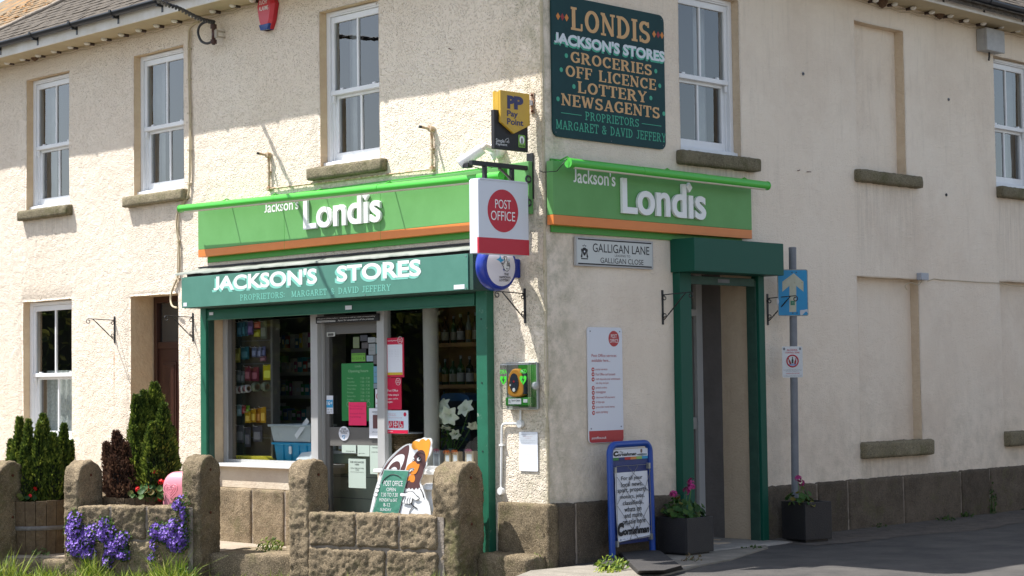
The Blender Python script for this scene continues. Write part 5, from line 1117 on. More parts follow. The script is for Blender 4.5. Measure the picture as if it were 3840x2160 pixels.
mb.prism(spline([(cx - .022, cz + .035), (cx + .022, cz + .035), (cx + .022, cz - .01), (cx, cz - .035), (cx - .022, cz - .01)], 3), y2, y_ - .001)
for s_ in (-1, 1): mb.prism(spline([(cx + s_ * .028, cz + .03), (cx + s_ * .045, cz + .02), (cx + s_ * .038, cz - .01), (cx + s_ * .05, cz - .045), (cx + s_ * .03, cz - .05), (cx + s_ * .027, cz - .01)], 3), y2, y_ - .001)
for k in range(5): mb.disc(cx - .02 + .01 * k, cz + .055 + .008 * (k == 2), .005, y2, y_ - .001, n=8)
mb.box(cx - .045, cx + .045, y2, y_ - .001, cz - .066, cz - .056); mb.build('crest', m_ink, t)
MB().disc(cx, cz + .005, .009, y2 - .001, y2, n=10).build('crest_detail', m_paper, t)

# post office services board
t, U, y_ = plate(FRT, (C(2, 1, 570, 1021), C(2, 1, 829, 1022), C(2, 2, 583, 446), C(2, 2, 843, 438)), .02, .014, m_board, 'services_board', 'tall white services board with red foot and red roundel on the side wall', 'sign', .035)
(a, d), (b, c_) = U(0.003, .895), U(.997, .997); MB().prism([(a + .03, c_), (b - .03, c_), (b - .008, c_ + .01), (b, c_ + .03), (b, d), (a, d), (a, c_ + .03), (a + .008, c_ + .01)], y_ - .001, y_ + .002).build('red_foot', mat('board_red', (.42, .03, .035), .4), t)
m_bred = mat('board_red', (.42, .03, .035), .4)
cx, cz = U(.755, .098); MB().disc(cx, cz, .072, y_ - .0015, y_ + .001, n=32).build('roundel', m_bred, t)
MB().text('POST', cx - .040, cz + .006, cx + .040, cz + .040, y_ - .0025).text('OFFICE', cx - .056, cz - .036, cx + .056, cz - .003, y_ - .0025).build('lettering', m_letw, t)
lines(t, U, y_ - .0015, [('Post Office services', .10, .232, .82, .258), ('available here...', .10, .274, .64, .30)], m_bred)
srv = ['postal services', 'Post Office card account', 'cash deposits and withdrawals', 'postal orders', 'moneygram', 'electronic bill payments', 'e top-ups', 'pre-order travel money', 'euro currency']
vy = [.366, .407, .451, .525, .567, .609, .651, .692, .740]; wd_ = [.34, .57, .72, .32, .28, .55, .24, .54, .34]
mb = MB(); m2 = MB()
for s_, v, w_ in zip(srv, vy, wd_):
    cx, cz = U(.135, v); MB().disc(cx, cz, .019, y_ - .0015, y_ + .001, n=16, rz=.019).build('bullet', m_bred, t); m2.add([(cx - .010, y_ - .0022, cz - .003), (cx + .010, y_ - .0022, cz - .005), (cx + .011, y_ - .0022, cz + .003), (cx - .008, y_ - .0022, cz + .006)], [(0, 1, 2, 3)])
    (a, d), (b, c_) = U(.21, v - .011), U(.21 + w_, v + .011); mb.text(s_, a, c_, b, d, y_ - .0015)
(a, d), (b, c_) = U(.21, .474), U(.58, .496); mb.text('via chip and pin', a, c_, b, d, y_ - .0015); mb.build('lettering', m_bred, t); m2.build('bullet_mark', m_letw, t)
lines(t, U, y_ - .0025, [('postoffice.co.uk', .07, .945, .49, .972, .01)], m_letw)
for u, v in ((.07, .035), (.93, .035), (.06, .875), (.93, .865)): MB().disc(*U(u, v), .006, y_ - .004, y_, n=8).build('screw', m_grey, t)

# ------------------------------------------------------------------ hanging signs on the front, all at right angles to it
# these lie in planes parallel to the side wall: frame FRT, out = distance left of the corner taken negative
t = thing('post_office_sign', 'white projecting box sign with red post office roundel and red foot hanging from black bracket', 'hanging sign', FRT, (-.45, .16, 2.73))
OF = -.10
xL, zt_ = at(FRT, (1793, 672), OF); xR, zb_ = at(FRT, (1984, 957), OF); zt_ = (zt_ + at(FRT, (1984, 688), OF)[1]) / 2; zb_ = (zb_ + at(FRT, (1793, 950), OF)[1]) / 2
MB().box(xL, xR, .10, .215, zb_, zt_).build('box', m_board, t, bevel=.004); MB().box(xL + .02, xR - .015, .095, .22, zt_, zt_ + .012).build('lid', m_board, t)
MB().box(xL - .001, xR + .001, .0985, .12, zb_ + .001, zb_ + (zt_ - zb_) * .215).build('red_foot', mat('po_red', (.50, .008, .03), .4), t)
cx, cz = at(FRT, (1886, 791), OF); MB().disc(cx, cz, (xR - xL) * .305, .0975, .101, n=40).build('roundel', mat('po_red', (.50, .008, .03), .4), t)
r_ = (xR - xL) * .305; MB().text('POST', cx - r_ * .52, cz + r_ * .10, cx + r_ * .52, cz + r_ * .52, .0965).text('OFFICE', cx - r_ * .80, cz - r_ * .46, cx + r_ * .78, cz - r_ * .02, .0965).build('lettering', m_letw, t)
t = thing('sign_bracket', 'black square-tube wall bracket carrying the post office box sign', 'bracket', FRT, (-.05, .16, 3.3))
zb2 = at(FRT, (1830, 617), -.16)[1]; xE = at(FRT, (1765, 612), -.16)[0]; zbar = at(FRT, (1770, 610), -.16)[1]
MB().box(xE, -.012, .14, .18, zbar - .02, zbar + .02).build('arm', m_black, t, bevel=.003)
xp, zp0 = at(FRT, (2012, 745), -.16); zp1 = at(FRT, (2012, 572), -.16)[1]
MB().box(-.014, -.002, .12, .20, at(FL, (2012, 745), 0)[1], at(FL, (2012, 572), 0)[1]).build('wall_plate', m_black, t, bevel=.002)
for px in (1817, 1919): x, _ = at(FRT, (px, 640), -.16); MB().box(x - .016, x + .016, .144, .176, zt_ + .012, zbar - .02).build('hanger', m_black, t)
MB().tube([(-.40, .16, zbar - .02), (-.015, .16, zbar - .26)], .012, 6).build('brace', mat('brown_iron', (.05, .045, .03), .5), t)
for z in (zbar - .10, zbar - .31): MB().tube([(-.06 + .028 * math.cos(k), .135, z + .028 * math.sin(k)) for k in [j * .5 for j in range(13)]], .012, 6).build('clamp', mat('steel_clamp', (.08, .08, .09), .3, metal=.8), t)
# thin cable from the bracket to the side light
x, z = at(FRT, C(2, 0, 418, 1205), .25)
MB().tube([tuple(v) for v in [FL.w(-.03, -.02, zbar - .03), FL.w(.05, -.06, zbar - .055), FRT.w(.0, -.16, zbar - .05), FRT.w(x, -.25, z + .01)]], .004, 6).build('loose_cable', m_black, None, FW, (0, 0, 3.3), label='thin black cable looping round the corner to the green side light', cat='cable')

# pay point sign
t = thing('payment_sign', 'yellow and black projecting sign with double P logo high beside the corner', 'hanging sign', FRT, (-.3, .12, 3.72))
ZP = Z(1700, 320, 3.15); OP = -.10
g2 = lambda x, y: at(FRT, ZP(x, y), OP)
x0, x1 = g2(495, 300)[0], g2(892, 300)[0]; zb_ = (g2(490, 745)[1] + g2(892, 782)[1]) / 2; zt_ = (g2(550, 62)[1] + g2(888, 100)[1]) / 2; zs_ = (g2(519, 290)[1] + g2(892, 330)[1]) / 2
MB().box(x0, x1, .115, .155, zb_, zs_).build('back_panel', m_ink, t, bevel=.003)
m_yel = mat('sign_yellow', (.60, .37, .03), .4, (.55, .33, .03), 7, dirt=(.25, .17, .04), ds=9, dth=.66)
xa = g2(545, 300)[0]; zk = (g2(545, 440)[1] + g2(888, 470)[1]) / 2; xm = g2(705, 570)[0]; zm = g2(705, 572)[1]
for n_, y0, y1 in (('shield', .085, .112), ('shield', .158, .185)): MB().prism([(xa, zt_), (xa, zk), (xm, zm), (x1 - .002, zk), (x1 - .002, zt_)], y0, y1).build(n_, m_yel, t, bevel=.004)
MB().box(xa, x1 - .01, .112, .158, zs_, zt_ - .01).build('core', m_yel, t)
m_navy = mat('navy_print', (.02, .02, .10), .4)
def gb(txt, xa_, ya, xb_, yb, mt, bold=.03, y_=.0835, name='lettering'):
    a = at(FRT, ZP(xa_, yb), OP); b = at(FRT, ZP(xb_, yb + (xb_ - xa_) * .10), OP); c_ = at(FRT, ZP(xa_, ya), OP); MB().text(txt, a[0], a[1], b[0], c_[1], y_, bold=bold).build(name, mt, t)
gb('P', 622, 118, 710, 275, m_navy, .06); gb('P', 702, 128, 812, 285, m_navy, .06, .0828)
gb('Pay', 620, 295, 748, 385, m_navy, .025); gb('Point', 620, 388, 812, 462, m_navy, .025)
gb('Simple', 517, 625, 618, 680, m_letw, 0, .1135); gb('Payment', 517, 672, 650, 712, m_letw, 0, .1135)
MB().tube([(*at(FRT, ZP(x, y), OP)[:1], .1135, at(FRT, ZP(x, y), OP)[1]) for x, y in ((628, 640), (660, 620), (668, 650), (634, 672), (628, 640))], .0018, 4).tube([(at(FRT, ZP(662 + 9 * math.cos(k), 668 + 11 * math.sin(k)), OP)[0], .1135, at(FRT, ZP(662 + 9 * math.cos(k), 668 + 11 * math.sin(k)), OP)[1]) for k in [j * .63 for j in range(11)]], .0018, 4).build('purse_icon', m_letw, t)
a = g2(782, 735); b = g2(862, 735); c_ = g2(820, 585)[1]; d_ = g2(820, 733)[1]; MB().rrect(a[0], b[0], d_, c_, .012, .1125, .1145).build('top_up_badge', mat('badge_green', (.20, .42, .06), .4), t)
MB().disc((a[0] + b[0]) / 2, c_ - .045, .030, .1112, .1125, n=20, rz=.036).build('badge_disc', m_letw, t)
MB().box((a[0] + b[0]) / 2 - .008, (a[0] + b[0]) / 2 + .008, .1102, .1112, c_ - .078, c_ - .03).build('badge_arrow', m_ink, t); MB().text('top-up', a[0] + .006, d_ + .004, b[0] - .006, d_ + .024, .1112, bold=.02).build('lettering', m_ink, t)
zz = at(FL, ZP(930, 210), 0)[1]; MB().box(x1 - .01, -.012, .115, .135, zz - .025, zz + .02).build('bracket_arm', m_board, t)
MB().box(-.012, -.001, .10, .14, zz - .10, zz + .09).build('wall_plate', mat('rusty_plate', (.42, .33, .24), .7, (.2, .08, .03), 14), t)
for dz_ in (-.075, .07): MB().disc(-.0, 0, .001, 0, .001, n=3) if 0 else MB().lathe((-.022, .12, zz + dz_), [(0, -.004), (.012, 0), (.012, .01)], 8, axis='x').build('bolt', mat('rust', (.10, .03, .012), .9), t)

# lottery sign
t = thing('lottery_sign', 'round blue rimmed projecting sign with crossed fingers logo below the post office box', 'hanging sign', FRT, (-.4, .3, 2.4))
ZO = Z(1740, 920, 3.6235); OL = -.27; g3 = lambda x, y: at(FRT, ZO(x, y), OL)
cx, cz = g3(500, 285); rr = .215
m_lblue = mat('lottery_blue', (.012, .035, .30), .25); pr = [(0, .12), (rr * .9, .12), (rr, .10), (rr + .004, .07), (rr, .02), (rr * .93, 0), (rr * .82, -.004)]
MB().lathe((cx, .27, cz), [(r2, h2) for r2, h2 in pr], 40, axis='y').build('rim', m_lblue, t)
MB().lathe((cx, .27, cz), [(rr * .84, -.002), (rr * .6, -.016), (rr * .3, -.024), (.0005, -.026)], 40, axis='y').build('dome', mat('lottery_face', (.70, .68, .74), .2), t)
def on(x, y, e=0.):
    a, z = g3(x, y); d2 = math.hypot(a - cx, z - cz) / rr; return (a, .27 - .026 + .026 * min(1, (d2 / .86)) ** 2 - .002 - e, z)
mk = lambda pts, mt, nm_, e=0.: MB().add([on(x, y, e) for x, y in pts], [tuple(range(len(pts)))[::-1]]).build(nm_, mt, t)
mk([(470, 128), (482, 185), (525, 200), (480, 228), (470, 240), (455, 215), (415, 195), (455, 175)], mat('star_blue', (.03, .32, .60), .3), 'star')
mk([(592, 172), (597, 193), (614, 200), (597, 208), (592, 226), (586, 208), (572, 200), (587, 192)], mat('star_pale', (.25, .55, .65), .3), 'star')
mk([(500, 318), (522, 330), (518, 355), (505, 335)], m_lblue, 'star')
hand = spline([(480, 238), (505, 262), (512, 240), (528, 215), (524, 185), (515, 160), (522, 150), (535, 165), (545, 150), (558, 168), (552, 200), (560, 230), (578, 226), (592, 250), (596, 290), (580, 340), (550, 352), (518, 330), (505, 290), (492, 268)], 3)
m_ = MB().add([on(x, y, .0015) for x, y in hand], [tuple(range(len(hand)))[::-1]]); m_.build('hand', m_letw, t)
MB().tube([on(x, y, .002) for x, y in hand + hand[:1]], .0028, 4).build('hand_outline', m_ink, t)
MB().tube([on(x, y, .0035) for x, y in ((540, 312), (552, 326), (570, 318))], .0025, 4).tube([on(562 + 9 * math.cos(k), 262 + 22 * math.sin(k), .0035) for k in [j * .63 for j in range(11)]], .002, 4).tube([on(582 + 9 * math.cos(k), 266 + 22 * math.sin(k), .0035) for k in [j * .63 for j in range(11)]], .002, 4).build('hand_lines', m_ink, t)
for txt, xa_, ya, xb_, yb in (('THE', 518, 378, 578, 408), ('NATIONAL', 456, 418, 610, 446), ('LOTTERY', 460, 458, 602, 487)):
    a = g3(xa_, yb + 2); b = g3(xb_, yb); c_ = g3(xa_, ya); MB().text(txt, a[0], a[1], b[0], c_[1], on(530, (ya + yb) / 2, .001)[1] - .004, bold=.02, shear=.15).build('lettering', m_ink, t)
zz = g3(750, 310)[1]; MB().box(cx + rr * .9, at(FL, ZO(800, 310), 0)[0] + .30 if 0 else -.003, .30, .35, zz - .085, zz + .085).build('mounting', m_lblue, t, bevel=.012)

# scrolled hanging-basket brackets
def basket_bracket(fr, px, ptop, pbot, lab, L_=.37):
    x, z1 = at(fr, (px, ptop), .01); z0 = at(fr, (px, pbot), .01)[1]
    t = thing('basket_bracket', lab, 'bracket', fr, (x, 0, z0), 'scrolled hanging basket brackets')
    MB().box(x - .012, x + .012, -.010, -.001, z0, z1).build('back_bar', m_black, t)
    za = z1 - .045
    def scroll(c, r0, a0, turns, rev=1, n=20): return [(x, c[0] + (r0 * (1 - .55 * k / n)) * math.cos(a0 + rev * turns * 2 * math.pi * k / n), c[1] + (r0 * (1 - .55 * k / n)) * math.sin(a0 + rev * turns * 2 * math.pi * k / n)) for k in range(n + 1)]
    MB().tube([(x, -.012, za + .0), (x, -L_ + .02, za + .012)] + scroll((-L_ + .02, za - .018), .03, math.pi / 2, 1.1, 1), .0048, 6).build('arm', m_black, t)
    d0, d1 = Vector((x, -L_ + .08, za + .008)), Vector((x, -.035, z0 + .055)); n = 26; mb = MB()
    mb.tube([d0 + (d1 - d0) * (k / n) for k in range(n + 1)], [.0052 + .0022 * abs(math.sin(k * 1.1)) * (4 < k < 22) for k in range(n + 1)], 5)
    mb.tube([tuple(d1), (x, -.022, z0 + .045), (x, -.01, z0 + .05)], .005, 5).build('twisted_stay', m_black, t)
    MB().tube(scroll((-.034, za - .03), .024, math.pi * .5, 1.1, -1), .0045, 5).build('scroll', m_black, t); MB().tube(scroll((-.032, z0 + .085), .024, -math.pi * .5, 1.1, 1), .0045, 5).build('scroll', m_black, t)
basket_bracket(FL, 428, 1186, 1286, 'black scrolled basket bracket between the ground floor window and the brown house door')
basket_bracket(FL, 722, 1174, 1280, 'black scrolled basket bracket between the brown house door and the shop window')
basket_bracket(FL, 1966, 1082, 1212, 'black scrolled basket bracket under the round lottery sign')
basket_bracket(FRT, 2485, 1088, 1217, 'black scrolled basket bracket left of the green side doorway')
basket_bracket(FRT, 2879, 1102, 1219, 'black scrolled basket bracket right of the green side doorway')

# defibrillator cabinet
ZE = Z(1820, 1320, 2.5); OE = .20
t = thing('defibrillator_cabinet', 'clear domed cabinet with green back and orange defibrillator inside on the front wall', 'defibrillator', FL, (-.4, -.1, 1.28))
x0, z1 = at(FL, ZE(128, 100), .13); x1, z0 = at(FL, ZE(512, 530), 0); z1 = at(FL, ZE(505, 97), .0)[1]; z0 = at(FL, ZE(505, 535), 0)[1]
xb0, xb1 = x0, x1
m_edge = mat('clear_plastic_edge', (.45, .47, .45), .2)
MB().box(xb0, xb1, -.03, -.002, z0, z1).build('back_plate', mat('grey_cabinet', (.30, .31, .29), .5), t, bevel=.006)
MB().box(xb0 + .15, xb1 - .004, -.036, -.03, z0 + .02, z1 - .02).build('green_panel', mat('aed_green', (.025, .22, .02), .4), t)
MB().box(xb0 + .05, xb1 - .015, -.105, -.036, z0 + .03, z0 + .105).build('tray', mat('aed_green', (.03, .30, .02), .4), t, bevel=.008)
MB().box(xb0 + .09, xb0 + .25, -.1075, -.105, z0 + .045, z0 + .095).build('label', m_paper, t); MB().box(xb1 - .10, xb1 - .05, -.1075, -.105, z0 + .06, z0 + .09).build('label', m_paper, t)
MB().text('Kc', xb0 + .097, z0 + .055, xb0 + .12, z0 + .085, -.1085).text('Secure Cabinet', xb0 + .13, z0 + .07, xb0 + .24, z0 + .088, -.1085).build('lettering', m_ink, t)
cx = xb0 + .185; cz = z0 + .235
MB().prism(spline([(cx - .085, cz - .11), (cx + .09, cz - .11), (cx + .09, cz + .04), (cx + .05, cz + .11), (cx, cz + .125), (cx - .05, cz + .11), (cx - .09, cz + .04)], 4), -.115, -.05).build('device', mat('aed_orange', (.62, .28, .04), .35), t, bevel=.012)
MB().disc(cx - .01, cz + .0, .055, -.1205, -.115, n=24, rz=.085).build('control_panel', mat('aed_navy', (.02, .03, .05), .4), t)
MB().disc(cx - .01, cz + .012, .010, -.123, -.1205, n=12).build('button', m_red, t); MB().disc(cx - .01, cz - .062, .017, -.123, -.1205, n=12).build('button', m_letw, t); MB().disc(cx - .055, cz - .02, .009, -.123, -.1205, n=10).build('button', m_letw, t)
MB().tube([(cx + .10, -.09, cz - .1), (cx + .11, -.09, cz), (cx + .10, -.09, cz + .08), (cx + .05, -.08, cz + .10)], .022, 8).build('pads_pouch', mat('aed_navy', (.02, .03, .05), .4), t)
m_gc = glass_mat('cabinet_clear', .16, .7)
dm = MB().box(xb0, xb1, -.13, -.031, z0 + .0, z1 - .0); dm.f.pop(3); dm.mi.pop(3); dm.sm.pop(3); dm.build('clear_dome', m_gc, t, bevel=.02, seg_=4)
e = MB(); Q = [(xb0, z0), (xb1, z0), (xb1, z1), (xb0, z1)]
for (a, b), (c_, d_) in zip(Q, Q[1:] + Q[:1]): e.tube([(a, -.034, b), (c_, -.034, d_)], .006, 5)
e.build('dome_flange', m_edge, t)
for sx_, flip in ((xb0 + .055, 1), (xb1 - .075, 0)):
    MB().text('AED'[::-1] if flip else 'AED', sx_ - .04, z1 - .095, sx_ + .045, z1 - .06, -.1322, bold=.02).build('lettering', mat('aed_lime', (.05, .50, .03), .4), t)
    hp = [(sx_ + .045 * math.sin(q) ** 3 * .95, z1 - .15 + .0030 * (13 * math.cos(q) - 5 * math.cos(2 * q) - 2 * math.cos(3 * q))) for q in [k * .3 for k in range(21)]]
    MB().prism(hp, -.1322, -.131).build('heart', mat('aed_lime', (.05, .50, .03), .4), t); MB().prism([(sx_ + .006, z1 - .118), (sx_ - .018, z1 - .158), (sx_ - .002, z1 - .155), (sx_ - .008, z1 - .185), (sx_ + .018, z1 - .145), (sx_ + .002, z1 - .148)], -.1334, -.1324).build('bolt', m_ink, t)
MB().lathe((xb1 + .012, -.06, (z0 + z1) / 2 + .0), [(0, -.02), (.035, -.018), (.035, .012), (0, .014)], 16, axis='x').build('lock_knob', m_edge, t)
# conduit below
t = thing('conduit', 'white plastic conduit with round boxes running down beside the green shutter post', 'conduit', FL, (-.5, 0, .7))
def WL(x, y, o_=.02): a, z = at(FL, ZE(x, y), o_); return (a, -o_, z)
pv = [WL(330, 545), WL(330, 640)]; MB().tube(pv, .010, 8).build('pipe', m_whitep, t)
MB().tube([WL(300, 672), WL(190, 672), WL(168, 678), WL(157, 698), WL(155, 730), WL(148, 1270)], .011, 8).build('pipe', m_whitep, t)
for p in (WL(330, 675), WL(150, 1305)): MB().disc(p[0], p[2], .034, -.042, -.002, n=22).build('junction_box', m_whitep, t, bevel=.003)
MB().box(WL(150, 872)[0] - .018, WL(150, 872)[0] + .03, -.034, -.002, WL(150, 872)[2] - .008, WL(150, 872)[2] + .008).build('clip', m_whitep, t)
t, U, y_ = plate(FL, (ZE(313, 748), ZE(488, 750), ZE(322, 1115), ZE(492, 1120)), .012, .008, m_paper, 'notice_plate', 'small white printed notice plate screwed to the front wall below the defibrillator', 'notice', .012)
lines(t, U, y_ - .001, [('ALCOHOL LICENSING NOTICE', .1, .06, .9, .075)] + [('premises licence conditions text', .1, .21 + .045 * k, .88 - .1 * (k % 3), .222 + .045 * k) for k in range(15)], mat('grey_ink2', (.22, .23, .26), .6)); lines(t, U, y_ - .001, [('summary of the premises', .22, .11, .75, .125), ('conditions', .32, .15, .65, .165)], mat('pink_ink2', (.5, .2, .2), .6), 'small_print')

# ------------------------------------------------------------------ pipes, camera, alarm, cables on the upper front
m_cable = mat('cream_cable', (.52, .44, .30), .7, (.46, .38, .25), 8)
def wp(fr, i, j, x, y, o_=.02): a, z = at(fr, C(i, j, x, y), o_); return (a, -o_, z)
t = thing('cable_run', 'cream painted cable running down the front from eaves to a hanging loop', 'cable', FL, (-5.3, 0, 2.5))
MB().tube(path([wp(FL, 0, 0, 1500, 165), wp(FL, 0, 0, 1440, 200), wp(FL, 0, 0, 1424, 280), wp(FL, 0, 0, 1424, 560), wp(FL, 0, 0, 1432, 900), wp(FL, 0, 0, 1432, 1130), wp(FL, 0, 0, 1425, 1449), wp(FL, 0, 1, 1395, 60), wp(FL, 0, 1, 1345, 130), wp(FL, 0, 1, 1332, 260), wp(FL, 0, 1, 1348, 400), wp(FL, 0, 1, 1352, 560), wp(FL, 0, 1, 1340, 640), wp(FL, 0, 1, 1300, 740), wp(FL, 0, 1, 1288, 810), wp(FL, 0, 1, 1300, 860, .05), wp(FL, 0, 1, 1335, 874, .06)], 4), .011, 6).build('cable', m_cable, t)
MB().tube(path([wp(FL, 0, 0, 1445, 230), wp(FL, 0, 0, 1432, 500), wp(FL, 0, 0, 1440, 900), wp(FL, 0, 0, 1440, 1300), wp(FL, 0, 1, 1408, 40), wp(FL, 0, 1, 1356, 140), wp(FL, 0, 1, 1345, 260), wp(FL, 0, 1, 1340, 500), wp(FL, 0, 1, 1335, 720)], 4), .006, 5).build('cable', m_cable, t)
for y in (370, 600, 855, 1130, 1388): a = wp(FL, 0, 0, 1428, y); MB().box(a[0] - .022, a[0] + .022, -.034, -.004, a[2] - .008, a[2] + .008).build('clip', m_cable, t)
for y in (370, 655): a = wp(FL, 0, 1, 1345, y); MB().box(a[0] - .022, a[0] + .022, -.034, -.004, a[2] - .008, a[2] + .008).build('clip', m_cable, t)
m_pipe = mat('painted_pipe', (.60, .52, .38), .6, (.34, .20, .10), 16, .35)
def vent(x, z0, z1, lab):
    t = thing('overflow_pipe', lab, 'pipe', FL, (x, 0, z0), 'short pipes standing above the fascia')
    MB().tube([(x, -.025, z0), (x + .004, -.025, (z0 + z1) / 2), (x, -.025, z1)], .014, 8).build('pipe', m_pipe, t)
    MB().disc(x, z1, .030, -.055, -.002, n=16).build('elbow_box', m_pipe, t, bevel=.004); MB().tube([(x - .01, -.05, z1), (x - .035, -.12, z1 + .012)], .013, 8).build('spout', m_pipe, t)
    MB().tube([(x - .035, -.12, z1 + .012), (x - .043, -.145, z1 + .016)], .0135, 8).build('nozzle', m_black, t)
    MB().disc(x, z0, .026, -.045, -.002, n=16).build('junction_box', m_pipe, t, bevel=.004); MB().box(x - .02, x + .02, -.042, -.004, (z0 + z1) / 2 - .008, (z0 + z1) / 2 + .006).build('clip', m_pipe, t)
xa, za1 = at(FL, C(1, 0, 92, 1170), .03); _, za0 = at(FL, C(1, 0, 92, 1425), .03); vent(xa, za0, za1, 'short rusty cream pipe with a spout above the left half of the fascia')
xb, zb1 = at(FL, C(1, 0, 1322, 972), .03); _, zb0 = at(FL, C(1, 0, 1322, 1275), .03); vent(xb, zb0, zb1, 'short rusty cream pipe with a spout above the right half of the fascia')
MB().tube([(xa, -.02, za0), (xb, -.02, zb0)], .010, 8).build('horizontal_conduit', m_pipe, None, FL, (xa, -.02, za0), label='cream conduit running level between the two short pipes above the fascia', cat='pipe')
# cctv camera
ZV = Z(1700, 320, 3.15)
t = thing('security_camera', 'white bullet security camera on a wall mount above the fascia pointing left', 'camera', FL, (-.6, -.2, 3.7))
OC = .26; g4 = lambda x, y, o_=OC: (at(FL, ZV(x, y), o_)[0], -o_, at(FL, ZV(x, y), o_)[1])
p0, p1 = Vector(g4(110, 905, .34)), Vector(g4(345, 745, .24)); d = (p1 - p0)
MB().tube([p0, p1], .052, 14).build('body', m_whitep, t); MB().tube([p0 - d.normalized() * .03, p0 + d.normalized() * .02], .056, 14).build('hood', m_whitep, t); MB().tube([p0 - d.normalized() * .034, p0 - d.normalized() * .028], .045, 14).build('lens', m_black, t)
MB().box(p0.x + .03, p0.x + .10, p0.y - .03, p0.y + .03, p0.z - .06, p0.z - .02).build('sun_shield', m_black, t)
q0 = Vector(g4(370, 715, .22)); q1 = Vector(g4(470, 760, .10)); MB().tube([p1 - d * .1, q0, q1], .030, 12).build('knuckle', m_whitep, t, smooth=True)
MB().lathe((q1.x, -.09, q1.z), [(0, 0), (.065, 0), (.07, .03), (.07, .09), (0, .09)], 20, axis='y').build('base', m_whitep, t)
MB().tube([g4(475, 835, .06), g4(480, 880, .06)], .022, 8).build('gland', m_whitep, t); MB().tube([g4(480, 880, .06), g4(495, 930, .05), g4(440, 985, .05), g4(330, 990, .08), g4(190, 945, .3)], .004, 5).build('lead', m_black, t)
# alarm box
ax_, az_ = at(FL, (985, 38), .10)
t = thing('alarm_box', 'red hexagonal burglar alarm box with white lettering and blue foot on the upper front wall', 'alarm box', FL, (ax_, -.05, az_ - .2))
hx = [(-.075, .20), (.075, .20), (.145, .06), (.105, -.11), (.055, -.205), (-.055, -.205), (-.105, -.11), (-.145, .06)]
hb_ = [(ax_ + x * 1.05, az_ + z) for x, z in hx]; MB().prism(hb_, -.055, -.002).build('body', m_red, t, bevel=.004)
fr_ = [(ax_ + x * .78, az_ + z * .86) for x, z in hx]; n = 8
mb = MB().add([(x, -.055, z) for x, z in hb_] + [(x, -.085, z) for x, z in fr_], [tuple(range(n, 2 * n))[::-1]] + [(i, (i + 1) % n, (i + 1) % n + n, i + n)[::-1] for i in range(n)]); mb.f = [f[::-1] for f in mb.f]; mb.f[0] = mb.f[0][::-1]
mb.build('cover', mat('alarm_red', (.56, .03, .05), .3), t)
MB().prism([(ax_ + .058, az_ - .205), (ax_ - .058, az_ - .205), (ax_ - .088, az_ - .145), (ax_ + .088, az_ - .145)], -.088, -.004).build('strobe', mat('strobe_blue', (.01, .05, .22), .2), t, bevel=.004)
MB().text('DUCHY', ax_ - .075, az_ + .065, ax_ + .06, az_ + .11, -.0862, bold=.01).text('ALARMS', ax_ - .085, az_ + .0, ax_ + .075, az_ + .045, -.0862, bold=.01).build('lettering', m_letw, t)
# insulator, service cable
m_ceram = mat('brown_insulator', (.07, .03, .025), .3)
ix, iz0 = at(FL, C(0, 0, 1612, 330), .12); _, iz1 = at(FL, C(0, 0, 1620, 180), .12)
t = thing('cable_insulator', 'brown reel insulator on a wall bracket under the eaves', 'insulator', FL, (ix, -.12, iz0))
mb = MB(); prf = [(.018, iz0 - .01), (.018, iz0)]
for k in range(4): z = iz0 + .012 * k; prf += [(.036, z), (.036, z + .006), (.022, z + .008)]
prf += [(.02, iz1 - .05)]
for k in range(4): z = iz1 - .048 + .012 * k; prf += [(.036, z), (.036, z + .006), (.022, z + .008)]
prf += [(.018, iz1 + .01)]; mb.lathe((ix, -.12, 0), prf, 14); mb.build('reel', m_ceram, t)
MB().box(ix + .03, ix + .05, -.10, -.002, (iz0 + iz1) / 2 - .04, (iz0 + iz1) / 2 - .025).box(ix + .03, ix + .05, -.10, -.002, (iz0 + iz1) / 2 + .02, (iz0 + iz1) / 2 + .035).box(ix, ix + .06, -.125, -.10, (iz0 + iz1) / 2 - .045, (iz0 + iz1) / 2 + .04).build('bracket', mat('pale_bracket', (.4, .35, .28), .6), t)
r0 = ray(330, -210); far = CAM + r0 * 9.5; near = FL.w(ix, -.12, iz1 + .02)
ts = thing('service_cable', 'twisted black overhead service cable coming down to the insulator under the eaves', 'cable', FW, tuple(near))
p_at = lambda p, o_: FL.w(at(FL, p, o_)[0], -o_, at(FL, p, o_)[1])
q = [near, p_at(C(0, 0, 1500, 140), .5), p_at(C(0, 0, 1350, 65), 1.1), p_at(C(0, 0, 1180, -5), 1.9), far]
pp = path([tuple(v) for v in q], 22)
for ph in (0, math.pi):
    MB().tube([(x + .014 * math.cos(ph + k * .9), y, z + .014 * math.sin(ph + k * .9)) for k, (x, y, z) in enumerate(pp)], .013, 6).build('strand', mat('black_cable', (.02, .02, .022), .5), ts)
lp = [near + Vector((-.03, 0, .02)), p_at(C(0, 0, 1530, 175), .14), p_at(C(0, 0, 1500, 210), .14), p_at(C(0, 0, 1497, 260), .14), p_at(C(0, 0, 1520, 310), .14), p_at(C(0, 0, 1560, 328), .14), p_at(C(0, 0, 1595, 318), .14)]
MB().tube(path([tuple(v) for v in lp], 5), .014, 8).build('loop', mat('black_cable', (.02, .02, .022), .5), ts)
